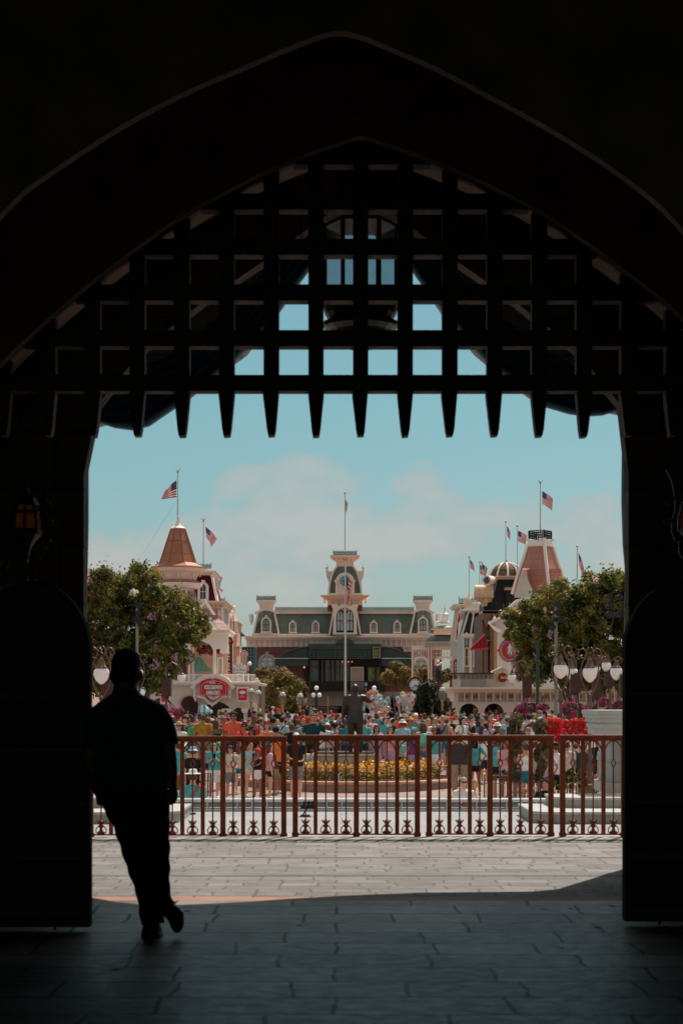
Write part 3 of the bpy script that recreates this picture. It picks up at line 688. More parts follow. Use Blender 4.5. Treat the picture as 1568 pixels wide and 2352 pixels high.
m = M(); m.box(wx(690,22.9),wx(724,22.9),22.93,22.97,.10,.15); m.tube([(wx(705,22.9),22.95,.10),(wx(694,22.9),22.85,.02)], .01); m.box(wx(690,22.9),wx(712,22.9),22.8,23.0,.012,.024); m.build('stand', blk, t)
t = setp(M().box(wx(402,23.3),wx(450,23.3),23.2,23.3,.012,.03).build('cable_ramp', blk, loc=(wx(425,23.3),23.25,0)), 'thin black cable ramp lying before the truss at left', 'cable ramp')
stone = mat('pale_grey_stone', (.44,.45,.44), .8, var=.12, scale=2, bump=.15)
stone2 = mat('blue_grey_render', (.34,.37,.37), .8, var=.12, scale=2, bump=.15, kind=brickk(.6,.4,.01,(.75,.75,.75), rot=(rad(90),0,0), tone=.08))
def steps(xin, side, label):
    t = thing('stone_steps', label, 'steps', (wx(xin,22)+side*2,22,0), None)
    def slab(x0, y0, y1, z0, z1, nm, mt, r=.35):
        m = M(); xo = x0+side*5; pts = []
        for k in range(7): a = PI/2*k/6; pts.append((x0+side*r*(1-sin(a)), y0+r*(1-cos(a))))
        pts = [(xo,y0)]+pts+[(x0,y1),(xo,y1)]
        n = len(pts); vs = [(x,y,z0) for x,y in pts]+[(x,y,z1) for x,y in pts]
        m.add(vs, [tuple(range(n)), tuple(range(2*n-1,n-1,-1))]+[(i,i+n,(i+1)%n+n,(i+1)%n) for i in range(n)]); return m.build(nm, mt, t)
    a = wx(xin,21.4)
    slab(a, 21.45, 23.2, .012, .12, 'riser', stone2); slab(a-side*.015, 21.43, 23.2, .121, .152, 'tread', stone)
    slab(a+side*.34, 22.22, 23.18, .153, .253, 'riser', stone2); slab(a+side*.325, 22.2, 23.18, .254, .283, 'tread', stone)
    return t
steps(1226, 1, 'two curved pale stone steps at the foot of the right pier')
steps(408, -1, 'two curved pale stone steps behind the leaning man')
t = thing('stone_pier', 'broad pale stone pier with moulded top standing on steps beside the right gate leaf', 'pier', (wx(1470,23.6),23.6,.28))
m = M(); m.pbox(23.3, 1402, 1560, 1700, 1800, 1.1); m.build('shaft', stone2, t)
m = M(); m.pbox(23.2, 1392, 1570, 1800.2, 1823, 1.3); m.build('base', stone, t)
m = M()
for y0,y1,x in ((1632,1641,1371),(1641,1650,1374),(1650,1660,1379),(1660,1664,1384),(1664,1674,1382),(1674,1690,1386),(1690,1700,1396)): m.pbox(23.0+(x-1371)*.004, x, 1575, y0, y1-.05, 1.5)
m.build('capital', stone, t)

# ---------------------------------------------------------------- planting
def leafmats(tag, cols, rough=.5): return [mat('%s_%d' % (tag,i), c, rough, var=.25, scale=1.5, spec=.45, transl=.45) for i,c in enumerate(cols)]
def crown(m, c, rx, ry, rz, n, size, wts, clumps=26, seed=1, fl=None, hole=.0, shell=.55, jag=.3, flat=1.):
    r = random.Random(seed); cl = []
    for i in range(clumps):
        while 1:
            p = Vector((r.uniform(-1,1), r.uniform(-1,1), r.uniform(-.9,1)))
            if p.length < 1: break
        n4 = (abs(p.x)**4+abs(p.y)**4+abs(p.z)**4)**.25; q = p/max(n4,.05)*(n4**.45); cl.append((Vector((q.x*rx*.72, q.y*ry*.72, q.z*rz*.74)), r.uniform(.24,.42)*min(rx,rz)))
    flc = [Vector((r.gauss(0,1), -abs(r.gauss(0,1)), r.gauss(.2,.8))).normalized() for _ in range(fl[2])] if fl else []
    for i in range(n):
        cc, cr = cl[r.randrange(clumps)]
        d = Vector((r.gauss(0,1), r.gauss(0,1), r.gauss(0,1))).normalized()
        p = cc+d*cr*(r.uniform(shell,1.0)+(r.uniform(0,jag) if r.random() < .15 else 0))*Vector((1,1,1)).x
        if d.z > .5 and r.random() < .06: p.z += r.uniform(0, rz*.16)
        nrm = (d+Vector((r.uniform(-.8,.8), r.uniform(-.8,.8), r.uniform(-.3,.9)))).normalized()
        a = nrm.orthogonal().normalized(); a = (Matrix.Rotation(r.uniform(0,6.3),3,nrm) @ a); b = nrm.cross(a)
        s = size*r.uniform(.6,1.35); q = c+p
        k = 0; u = r.random()
        # mottling by place in the crown
        nn = mnoise.noise(p*(2.2/max(rx,.1)))+.35*r.uniform(-1,1)
        acc = 0; u = min(.999, max(0, .5+nn*.62))
        for k,wt in enumerate(wts):
            acc += wt
            if u < acc: break
        if fl and r.random() < fl[0]:
            pn = Vector((p.x/rx, p.y/ry, p.z/rz)); best = max(pn.normalized().dot(f) for f in flc) if flc else 1
            if best > fl[1]: k = len(wts)+(0 if r.random() < fl[3] else 1); s *= 1.25
        m.add([q-a*s*.5, q-b*s*.28+nrm*s*.08, q+a*s*.5, q+b*s*.28+nrm*s*.08], [(0,1,2,3)], k)
    return m
bark = mat('crape_bark', (.22,.15,.11), .9, var=.3, scale=8, bump=.4)
oliv = [(.035,.045,.012),(.085,.095,.022),(.16,.15,.035),(.20,.14,.04)]
def tree(name, label, cx, Y, ytop, ybot, hw, n, size, mats, wts, cat='tree', fl=None, group=None, clumps=26, seed=1, ry=None, trunks=4, ztr=None):
    k = Y/F; g = gz(Y); t = thing(name, label, cat, (wx(cx,Y),Y,g), group)
    c = Vector((wx(cx,Y), Y, (wz(ytop,Y)+wz(ybot,Y))/2)); rz = (wz(ytop,Y)-wz(ybot,Y))/2; rx = hw*k
    m = M(); crown(m, c, rx, ry or rx, rz, n, size, wts, clumps, seed, fl); m.build('crown', mats, t, fix=False)
    r = random.Random(seed+5); m = M()
    for i in range(trunks):
        a = r.uniform(0,6.3); b = c+Vector((cos(a)*rx*.45, sin(a)*rx*.45, r.uniform(-.3,.3)*rz)); s = Vector((wx(cx,Y)+cos(a)*.12, Y+sin(a)*.12, g))
        mid = s.lerp(b,.5)+Vector((r.uniform(-.15,.15),r.uniform(-.15,.15),0)); w = .035*(c.z-g)/2
        m.tube([s, mid, b], [w, w*.7, w*.35], 7)
        for q in range(4):
            e = b+Vector((r.gauss(0,.35)*rx, r.gauss(0,.35)*rx, r.uniform(.1,.7)*rz)); m.tube([mid.lerp(b,r.uniform(.2,1)), e], [w*.4, w*.12], 5)
    m.build('trunk', bark, t); return t
crape = leafmats('crape_leaf', [(.07,.085,.02),(.17,.175,.04),(.31,.28,.065),(.38,.25,.06),(.74,.42,.52),(.86,.78,.68)])
def in_poly(x, y, pg):
    c = False; j = len(pg)-1
    for i in range(len(pg)):
        if (pg[i][1] > y) != (pg[j][1] > y) and x < (pg[j][0]-pg[i][0])*(y-pg[i][1])/(pg[j][1]-pg[i][1])+pg[i][0]: c = not c
        j = i
    return c
def bigtree(label, pg, Y, n, size, seed, base, nfl, pinkp, creamx=None, depth=1.9):
    k = Y/F; r = random.Random(seed); g = gz(Y); t = thing('crape_myrtle', label, 'tree', (wx(base,Y),Y,g), None); cl = []; m = M()
    x0,x1 = min(p[0] for p in pg), max(p[0] for p in pg); y0,y1 = min(p[1] for p in pg), max(p[1] for p in pg)
    while len(cl) < 430:
        x,y = r.uniform(x0,x1), r.uniform(y0,y1); q = r.uniform(11,22)
        if in_poly(x,y,pg) and in_poly(x,y-q*.5,pg) and in_poly(x+q*.3,y,pg) and in_poly(x-q*.3,y,pg): cl.append((P(x,y,Y)+Vector((0,r.uniform(-1,1)*depth,0)), q*k, x, y))
    fls = r.sample(range(430), nfl); flset = {}
    for f in fls: flset[f] = (Vector((r.gauss(0,.7),-1,r.gauss(.5,.6))).normalized(), (5 if (creamx and cl[f][2] > creamx and r.random() < .8) or r.random() > pinkp else 4))
    for i in range(n):
        a_ = r.randrange(430); cc,cr,X_,Y_ = cl[a_]; d = Vector((r.gauss(0,1),r.gauss(0,1),r.gauss(0,.9))).normalized(); q = r.uniform(.45,1.08); p = cc+d*cr*q
        if r.random() < .05: p += Vector((r.uniform(-.05,.05),0,r.uniform(0,cr*1.3)))
        nrm = (d*.6+Vector((r.uniform(-1,1),r.uniform(-1,1),r.uniform(-.4,1)))).normalized(); A1 = Matrix.Rotation(r.uniform(0,6.3),3,nrm) @ nrm.orthogonal().normalized(); B1 = nrm.cross(A1); s = size*r.uniform(.6,1.3)
        nn = .5+.55*mnoise.noise(p*1.1)+.5*mnoise.noise(p*3.1+Vector((7,7,7)))+r.uniform(-.22,.22); kx = 0 if nn < .34 else 1 if nn < .58 else 2 if nn < .82 else 3
        if a_ in flset and d.dot(flset[a_][0]) > .58 and r.random() < .75: kx = flset[a_][1]; s *= 1.1; p += flset[a_][0]*cr*.22
        m.add([p-A1*s*.5, p-B1*s*.3+nrm*s*.08, p+A1*s*.5, p+B1*s*.3+nrm*s*.08], [(0,1,2,3)], kx)
    m.build('crown', crape, t, fix=False)
    m = M(); b0 = Vector((wx(base,Y),Y,g))
    for i in range(7):
        e = cl[r.randrange(430)][0]; mid = b0.lerp(e,.5)+Vector((r.uniform(-.3,.3),0,.4)); m.tube([b0+Vector((r.uniform(-.2,.2),r.uniform(-.2,.2),0)), mid, e], [.10,.07,.03], 7)
        for q in range(5): m.tube([mid.lerp(e,r.uniform(.1,.9)), cl[r.randrange(430)][0]*.35+e*.65], [.03,.012], 5)
    m.build('trunk', bark, t); return t
bigtree('large crape myrtle with pink and cream blossom behind the leaning man', [(150,1345),(205,1318),(235,1302),(262,1312),(290,1308),(322,1298),(352,1312),(372,1330),(400,1352),(440,1376),(478,1398),(484,1430),(456,1470),(432,1512),(402,1548),(374,1584),(300,1596),(150,1596)], 88, 88000, .18, 4, 300, 62, .75, 400)
bigtree('large crape myrtle with pink blossom above the white globe lamps on the right', [(1152,1404),(1172,1388),(1212,1378),(1236,1352),(1262,1336),(1292,1326),(1312,1312),(1330,1322),(1352,1312),(1380,1322),(1410,1308),(1440,1318),(1500,1330),(1520,1570),(1440,1588),(1300,1582),(1262,1548),(1214,1566),(1192,1545),(1180,1500),(1166,1465),(1176,1432)], 84, 88000, .18, 9, 1330, 34, 1.1, None)
oak = leafmats('street_leaf', [(.08,.065,.018),(.17,.13,.03),(.28,.20,.05),(.34,.18,.05)])
for i,(cx,Y,yt,yb,hw,n,lab) in enumerate([(632,175,1534,1646,68,14000,'clipped olive green street tree left of the train station entrance'),(682,182,1556,1616,26,3500,'small olive street tree nearest the arched tunnel mouth'),(600,188,1530,1575,30,3500,'rounded street tree beside the hanging jewellery sign'),
      (912,215,1516,1590,42,8000,'russet tinted street tree right of the train station entrance'),(966,218,1524,1585,26,3500,'russet street tree seen through the lattice pavilion'),(655,160,1568,1634,20,2200,'narrow green street tree above the crowd left of the three globe lamp'),(1030,222,1526,1600,26,3500,'street tree behind the right arch of the lattice pavilion')]):
    tree('street_tree', lab, cx, Y, yt, yb, hw, n, .26, oak, (.2,.34,.3,.16) if i not in (3,4) else (.1,.25,.35,.3), group='street trees along the main street', clumps=18, seed=20+i, trunks=2)
hol = leafmats('holly_leaf', [(.012,.018,.008),(.028,.036,.012),(.06,.07,.02),(.12,.12,.035)])
tree('evergreen_tree', 'dark clipped evergreen tree left of the white veranda', 1000, 112, 1562, 1648, 48, 9000, .17, hol, (.34,.36,.22,.08), clumps=22, seed=40, trunks=2)
tree('evergreen_tree', 'low dark evergreen at the foot of the street clock', 957, 120, 1592, 1650, 22, 2600, .17, hol, (.36,.36,.2,.08), clumps=10, seed=41, trunks=1)

# hanging baskets and flower masses
def flowerball(name, label, cx, cy, rx, ry, Y, col, n=1800, size=.07, gcol=(.07,.10,.025), post=True, hang=None, group=None, seed=1, dense=.7):
    k = Y/F; t = thing(name, label, 'flower basket', tuple(P(cx,cy+ry,Y)), group)
    mats = [mat('basket_leaf', gcol, .6, var=.3, scale=6)]+leafmats('petal_%s' % col, {'mag':[(.55,.03,.22),(.78,.12,.40),(.35,.02,.15)],'red':[(.75,.01,.02),(.88,.03,.05),(.50,.01,.02)],'rose':[(.70,.02,.06),(.85,.10,.22),(.45,.03,.05)]}[col])
    m = M(); g = (1-dense)
    crown(m, P(cx,cy,Y), rx*k*1.15, rx*k*.9, ry*k*1.15, int(n*1.9), size*.75, (g,dense*.45,dense*.35,dense*.2), 40, seed, shell=.1); m.build('blossom', mats, t, fix=False)
    m = M(); m.plathe(Y, cx, [(rx*.5,cy),(rx*.45,cy+ry*.4),(rx*.2,cy+ry*.75)], 10); m.build('basket', mat('coir', (.12,.08,.05), .9), t)
    if hang:
        m = M(); hx,hy = hang
        for s in (-1,0,1): m.tube([P(cx+s*rx*.4,cy,Y), P(hx,hy,Y)], .012, 4)
        m.build('hanger', iron, t)
    return t
flowerball('flower_basket','magenta flower basket hanging beside the leaning man',404,1637,21,14,62,'mag',1500,.06,hang=(385,1606),seed=1)
for i,(cx,cy,rx,ry,Y,lb) in enumerate([(1203,1627,20,15,66,'magenta flower basket under the banner post'),(1246,1625,17,9,70,'small magenta flower basket between the banner post and the globe lamps'),(1307,1629,22,18,58,'mixed magenta flower basket right of the nearest globe lamp'),(1352,1629,18,13,66,'magenta basket hanging behind the tallest globe lamp'),(1388,1615,16,12,72,'magenta basket hanging above the stone pier'),(1420,1618,14,9,72,'magenta basket at the right edge above the stone pier')]):
    flowerball('flower_basket',lb,cx,cy,rx,ry,Y,'mag',1500,.06,hang=(cx,cy-28),group='magenta hanging baskets',seed=30+i,dense=.5)
for i,(cx,cy,rx,ry,lb) in enumerate([(1268,1671,25,22,'round mass of red bougainvillea at the left of the red row'),(1318,1668,30,17,'wide mass of red bougainvillea between the two lamp posts'),(1338,1688,26,16,'low red bougainvillea mass at the foot of the tallest lamp'),(1378,1690,20,16,'red bougainvillea mass nearest the stone pier'),(1286,1696,14,9,'small low clump of red bougainvillea above the railing')]):
    flowerball('flower_basket',lb,cx,cy,rx,ry,47+i*.5,'red',2600,.055,group='red bougainvillea masses',seed=50+i,dense=.85,gcol=(.12,.11,.03))
for cx,cy,rx,ry,Y,lb in [(468,1492,19,14,121,'large basket of red flowers in the balcony arch of the parlour'),(503,1492,9,11,121,'narrow basket of red flowers right of the parlour balcony'),(484,1492,8,14,122,'trailing green and red basket behind the parlour balcony column')]:
    flowerball('flower_basket',lb,cx,cy,rx,ry,Y,'rose',1500,.10,hang=(cx,cy-24),group='red balcony baskets',seed=int(cx),dense=.5)

# round planter with yellow flowers
pink = mat('pink_granite', (.50,.29,.21), .7, var=.16, scale=5, bump=.1)
t = thing('round_planter', 'low round pink stone planter holding the yellow flower bed', 'planter', (wx(812,55.6),55.6,-1.1))
pc = Vector((wx(812,55.6),55.6,0)); Rr = 3.55
def circ(r, z, n=64, yo=0.): return [(pc.x+r*cos(2*PI*k/n), pc.y+yo+r*sin(2*PI*k/n)*.98, z) for k in range(n)]
m = M(); m.rings([circ(Rr,-1.6),circ(Rr,-.97)], cap=False); m.rings([circ(Rr-.3,-.97),circ(Rr-.3,-1.6)], cap=False); m.build('wall', mat('pink_granite_wall', (.36,.235,.19), .75, var=.2, scale=5, bump=.1), t)
m = M(); m.rings([circ(Rr-.35,-.97),circ(Rr+.05,-.97),circ(Rr+.07,-.93),circ(Rr+.05,-.885),circ(Rr-.35,-.88),circ(Rr-.35,-.97)], cap=False); m.build('coping', pink, t)
m = M(); m.rings([circ(Rr-.36,-.95),circ(Rr-.36,-.92)]); m.build('soil', mat('soil', (.06,.04,.03), .95, var=.3), t)
m = M(); r = random.Random(3); ymats = leafmats('bed', [(.05,.10,.015),(.13,.18,.025),(.92,.48,.0),(.86,.27,.0)])
for i in range(15000):
    a = r.uniform(0,2*PI); q = (2.75)*math.sqrt(r.random()); x = pc.x+q*cos(a); y = pc.y+q*sin(a)
    hgt = .30+.16*mnoise.noise(Vector((x*1.7,y*1.7,0)))+.05*mnoise.noise(Vector((x*6,y*6,3))); u = r.random(); z = -.93+hgt*(1-(1-u)**2.2)*1.5
    top = z > -.93+hgt*1.05; s = r.uniform(.04,.075); nrm = Vector((r.gauss(0,.5), r.gauss(-.4,.5), r.gauss(.8,.4))).normalized(); A1 = nrm.orthogonal().normalized(); A1 = Matrix.Rotation(r.uniform(0,6),3,nrm) @ A1; B1 = nrm.cross(A1); p = Vector((x,y,z))
    k = (2 if r.random() < .72 else 3) if ((top and r.random() < .62) or r.random() < .12) else (0 if r.random() < .55 else 1)
    if k >= 2:
        m.add([p+(A1*cos(b*PI/3)+B1*sin(b*PI/3))*s*.62 for b in range(6)], [tuple(range(6))], k)
    else: m.add([p-A1*s, p-B1*s*.35, p+A1*s, p+B1*s*.35], [(0,1,2,3)], k)
m.build('flower_bed', ymats, kind='stuff', label='bed of yellow and orange flowers in the round planter', cat='flower bed', fix=False, loc=(pc.x,pc.y,-.93))
brz = mat('brown_bronze_rail', (.20,.10,.06), .5, metal=.3, var=.2)
def lowrail(label, pts, h=.42, grp='low brown garden rails', zb=None):
    t = thing('garden_rail', label, 'garden rail', tuple(pts[0]), grp)
    P0 = [Vector(p) for p in pts]; up = lambda p,h_: p+Vector((0,0,h_))
    m = M(); m.tube([up(p,h) for p in P0], .017, 6); m.build('top_rail', mat('rail_cap', (.42,.24,.16), .45, metal=.2), t)
    m = M(); m.tube([up(p,h*.72) for p in P0], .010, 5); m.tube([up(p,.04) for p in P0], .012, 5); m.build('lower_rail', brz, t)
    m = M(); Ltot = 0
    for a,b in zip(P0,P0[1:]):
        n = max(1,int((b-a).length/.085)); d = (b-a).normalized()
        for i in range(n):
            p = a.lerp(b,(i+.5)/n); m.tube([up(p,.03), up(p,h*.72)], .006, 4)
            c = up(p,h*.86); m.tube([c+d*.03*cos(q*PI/3)+Vector((0,0,.035*sin(q*PI/3))) for q in range(7)], .006, 4)
    m.build('scrollwork', brz, t)
    m = M()
    for p in P0[::max(1,len(P0)//6)]: m.tube([p, up(p,h+.03)], .02, 6)
    m.build('rail_post', brz, t); return t
lowrail('low curved rail around the front of the yellow flower bed', [(pc.x+2.98*cos(a), pc.y+2.93*sin(a), -.90) for a in [PI*(1.03+.94*k/28) for k in range(29)]], .40)
t = thing('water_bottle','small clear water bottle standing on the pink planter ledge','bottle',(wx(777,52.25),52.25,-.88))
pet = mat('pet_plastic', (.45,.62,.68), .15, alpha=.55)
m = M(); m.lathe((wx(777,52.25),52.25,-.88), [(.03,0),(.033,.02),(.033,.13),(.028,.17),(.014,.20),(.013,.21)], 12); m.build('bottle_body', pet, t)
m = M(); m.lathe((wx(777,52.25),52.25,-.67), [(.016,0),(.016,.022)], 10); m.build('bottle_cap', cmat('white'), t)

# side garden beds
def hedge(label, x0, x1, y0, y1, Y, n, seed, ww=1.2, mats_=None):
    k = Y/F; c = Vector(((wx(x0,Y)+wx(x1,Y))/2, Y, (wz(y0,Y)+wz(y1,Y))/2)); m = M()
    crown(m, c, (x1-x0)/2*k, ww, (y1-y0)/2*k, n, .08, (.3,.35,.25,.1), 22, seed, shell=.2, jag=.1)
    return m.build('hedge', mats_ or leafmats('hedge_leaf', [(.03,.045,.012),(.07,.09,.022),(.13,.14,.035),(.20,.17,.05)]), label=label, cat='hedge', group='low garden hedges', fix=False, loc=(c.x,c.y,wz(y1,Y)))
hedge('low green hedge behind the rail left of the turquoise shirt woman', 418, 478, 1756, 1782, 50.5, 2200, 1)
hedge('low green hedge behind the rail right of the yellow bed', 1122, 1200, 1768, 1795, 47, 2600, 2)
hedge('low green hedge around the foot of the nearest globe lamp', 1272, 1352, 1765, 1798, 44, 2600, 3)
hedge('long low green hedge under the red bougainvillea', 1200, 1400, 1785, 1812, 41, 3800, 4)
def lr(label, x0, Y0, x1, Y1, h=.42, zy=None):
    n = 10; pts = []
    for i in range(n+1):
        u = i/n; Y = Y0+(Y1-Y0)*u; pts.append((wx(x0,Y0)+(wx(x1,Y1)-wx(x0,Y0))*u, Y, gz(Y)+.16))
    return lowrail(label, pts, h)
lr('low brown rail left of the turquoise shirt woman', 418, 49.0, 484, 49.0, .62)
lr('low brown rail between the yellow bed and the spiral topiaries', 1112, 45.5, 1200, 45.5, .72)
lr('low brown rail running behind the right topiary towards the pier', 1192, 40.5, 1405, 43.5, .62)
lr('front brown rail sloping down to the right steps', 1180, 38, 1330, 33.5, .5)
lr('low brown rail beyond the red bougainvillea', 1205, 47, 1410, 47.5, .62)
# spiral topiaries
tp = leafmats('topiary_leaf', [(.035,.04,.018),(.08,.08,.035),(.15,.13,.055),(.19,.16,.07)])
def topiary(label, pts, rr, Y, seed):
    t = thing('topiary', label, 'topiary', (wx(pts[-1][0],Y),Y,gz(Y)), 'spiral topiaries'); m = M(); r = random.Random(seed)
    for i in range(3800):
        u = r.random()*(len(pts)-1); a = int(u); f = u-a; x = pts[a][0]*(1-f)+pts[a+1][0]*f; y = pts[a][1]*(1-f)+pts[a+1][1]*f; q = rr[a]*(1-f)+rr[a+1]*f
        d = Vector((r.gauss(0,1),r.gauss(0,1),r.gauss(0,1))).normalized(); p = P(x,y,Y)+d*q*Y/F*r.uniform(.85,1.05)+Vector((0,.25*sin(u*1.6),0)); s = .045; n_ = (d+Vector((r.gauss(0,.4),r.gauss(0,.4),r.gauss(0,.4)))).normalized(); A1 = n_.orthogonal().normalized(); B1 = n_.cross(A1)
        m.add([p-A1*s, p-B1*s*.5, p+A1*s, p+B1*s*.5], [(0,1,2,3)], min(3,max(0,int(2+1.6*mnoise.noise(p*3)+r.uniform(-1,1)))))
    m.build('foliage', tp, t, fix=False)
    m = M(); m.tube([Vector((wx(pts[-1][0],Y),Y,gz(Y))), P(pts[len(pts)//2][0],pts[len(pts)//2][1],Y), P(pts[0][0],pts[0][1],Y)], [.05,.035,.02], 7); m.build('stem', bark, t)
topiary('tall spiral topiary with a round head left of the red bougainvillea', [(1187,1652),(1184,1668),(1177,1690),(1186,1706),(1182,1728),(1176,1748),(1187,1764),(1183,1790)], [15,14,9,12,10,9,10,9], 43, 1)
topiary('spiral topiary with a hooked head in front of the red bougainvillea', [(1246,1660),(1237,1672),(1245,1690),(1256,1702),(1243,1718),(1236,1736),(1246,1752),(1238,1768),(1233,1790)], [12,12,12,11,10,10,11,10,8], 40, 2)

# ---------------------------------------------------------------- bronze statue
bz = mat('dark_bronze', (.075,.066,.06), .38, metal=.75, var=.35, scale=3, bump=.1)
Ys = 55.8; t = thing('bronze_statue', 'dark bronze statue of a suited man seen from behind pointing right', 'statue', (wx(815,Ys),Ys,wz(1727,Ys))); t.rotation_euler.z = rad(180)
sc_ = (wz(1572,Ys)-wz(1727,Ys))/1.735; t.scale = (sc_*1.12,sc_*1.12,sc_)
pz = dict(arm=[[(.20,.005,1.40),(.33,-.06,1.30),(.42,-.30,1.36),(.44,-.38,1.38),(.45,-.44,1.39)],[(.20,.005,1.40),(.255,.03,1.12),(.27,-.02,.88),(.275,-.05,.79),(.275,-.06,.73)]], leg=[[(.085,0,.88),(.11,-.01,.48),(.12,.02,.09)],[(.085,0,.88),(.09,-.03,.48),(.09,-.03,.09)]])
cpart('body', body_skin(pz,.014), bz, t)
m = M(); m.ell([(0,0,.74,.205,.15),(0,0,.80,.212,.155),(0,0,.95,.195,.145),(0,0,1.10,.178,.14),(0,-.005,1.25,.195,.145),(0,0,1.36,.205,.135),(0,.005,1.42,.165,.105),(0,.01,1.465,.09,.075),(0,.01,1.49,.07,.065)], 20)
for s,ar in ((-1,pz['arm'][0]),(1,pz['arm'][1])):
    A_ = [Vector((s*a[0],a[1],a[2])) for a in ar]; m.tube([Vector((s*.12,.005,1.405))]+A_[:3], [.075,.078,.06,.048], 10)
m.box(-.006,.006,.10,.17,.70,.86); cpart('jacket', remesh(m,.013,1), bz, t)
cpart('trousers', cl_bot(pz,'trousers',.014), bz, t); cpart('hair', hair('short'), bz, t); cpart('shoes', cl_shoes(pz), bz, t)
for s,ar in ((-1,pz['arm'][0]),(1,pz['arm'][1])):
    m = M(); w = Vector((s*ar[3][0],ar[3][1],ar[3][2])); d = (Vector((s*ar[4][0],ar[4][1],ar[4][2]))-w).normalized(); sd = Vector((0,1,0)) if abs(d.z) > .5 else Vector((0,0,1))
    for f in range(4): m.tube([w+sd*(f-1.5)*.017, w+sd*(f-1.5)*.018+d*.045, w+sd*(f-1.5)*.018+d*(.075+.01*(f in (1,2)))+Vector((-s*.01,0,-.008))], [.0095,.009,.006], 6)
    m.tube([w-sd*.03-d*.04, w-sd*.05, w-sd*.052+d*.03], [.011,.010,.007], 6); m.build('fingers', bz, None); o = bpy.context.scene.objects[-1] if 0 else COL.objects[-1]; o.parent = t
t = thing('statue_plinth', 'cream stone plinth with dark bronze slab under the bronze statue', 'plinth', (wx(790,Ys),Ys,-.92))
m = M(); m.box(wx(722,Ys),wx(862,Ys),Ys-.75,Ys+.9,-.92,wz(1735,Ys)); m.build('block', mat('cream_plinth', (.55,.46,.36), .7, var=.12, scale=3, kind=brickk(.5,.4,.012,(.7,.7,.7), rot=(rad(90),0,0), tone=.08)), t)
m = M(); m.box(wx(717,Ys),wx(867,Ys),Ys-.8,Ys+.95,wz(1735,Ys),wz(1731,Ys)); m.build('moulding', mat('plinth_cap', (.62,.54,.45), .6), t)
m = M(); m.box(wx(726,Ys),wx(858,Ys),Ys-.7,Ys+.85,wz(1730.8,Ys),wz(1727,Ys)); m.build('slab', bz, t)

# ---------------------------------------------------------------- lamps
opal = mat('opal_glass', (1.,.99,.97), .22, var=.02, spec=.5, sss=.9)
lampm = mat('mauve_brown_iron', (.17,.095,.075), .42, metal=.45, var=.25, scale=6)
def acorn(m, cx, cy, r, Y):   # opal acorn globe, cy = widest line
    m.plathe(Y, cx, [(r*.08,cy+r*1.24),(r*.3,cy+r*1.14),(r*.55,cy+r*.92),(r*.8,cy+r*.6),(r*.95,cy+r*.22),(r,cy-r*.12),(r*.95,cy-r*.42),(r*.82,cy-r*.62),(r*.66,cy-r*.72)], 20)
def lyre(label, cx, cy, r, Y, gy=None, arms=True, sx=1., scr=True, grp='curved iron lamps with opal globes'):
    g = gz(Y); t = thing('globe_lamp', label, 'street lamp', (wx(cx,Y),Y,g), grp); u = r/17.
    yb = cy+50*u; pc_ = [(cx-4*u,yb)]
    m = M(); acorn(m, cx, cy, r, Y); m.build('globe', opal, t, smooth=1)
    m = M(); m.plathe(Y, cx, [(12*u,cy-11*u),(13*u,cy-14*u),(9*u,cy-19*u),(6.5*u,cy-24*u),(5.5*u,cy-31*u),(2.5*u,cy-35*u),(1*u,cy-40*u)], 12); m.build('cap', lampm, t)
    m = M()
    for s in (-1,1):
        m.ptube(Y, [(cx+s*q*u*sx, cy+y*u) for q,y in ((0,50),(8,42),(17,22),(21,4),(20,-14),(15,-30),(9,-42),(8,-50),(15,-57),(24,-54),(27,-44),(22,-38),(17,-42))], 1.7*u, 7)
        if scr:
            m.ptube(Y, [(cx+s*q*u, cy+y*u) for q,y in ((4,-36),(9,-46),(7,-56),(2,-60))], 1.2*u, 5); m.ptube(Y, [(cx+s*q*u, cy+y*u) for q,y in ((8,-32),(18,-36),(26,-32),(30,-36))], 1.2*u, 5)
    m.build('lyre_arm', lampm, t, smooth=1)
    m = M(); zz = HY+(EYE-g)*F/Y; L_ = zz-yb
    pr = [(1.2*u,yb-5*u),(4.6*u,yb-1*u),(5*u,yb+4*u),(2.6*u,yb+8*u),(3.6*u,yb+12*u),(7.5*u,yb+22*u),(8.5*u,yb+25*u),(4*u,yb+28*u),(3.6*u,yb+30*u),(3.9*u,yb+L_*.60),(6.5*u,yb+L_*.62),(8.5*u,yb+L_*.66),(5*u,yb+L_*.70),(6*u,yb+L_*.73),(9*u,yb+L_*.76),(7*u,yb+L_*.79),(7.5*u,yb+L_*.96),(11*u,yb+L_*.98),(11*u,zz)]
    m.plathe(Y, cx, pr, 14); m.build('post', lampm, t, smooth=35); return t
lyre('nearest curved iron lamp with a large white globe in front of the stone pier', 1354, 1547, 17, 47)
lyre('curved iron lamp with a large white globe at the left of the right hand group', 1287, 1539, 16.5, 50)
lyre('curved iron lamp with white globe above the left gate leaf and the leaning man', 233, 1549, 18.5, 48)
lyre('curved iron lamp with white globe just behind the leaning man', 316, 1548, 13.5, 62)
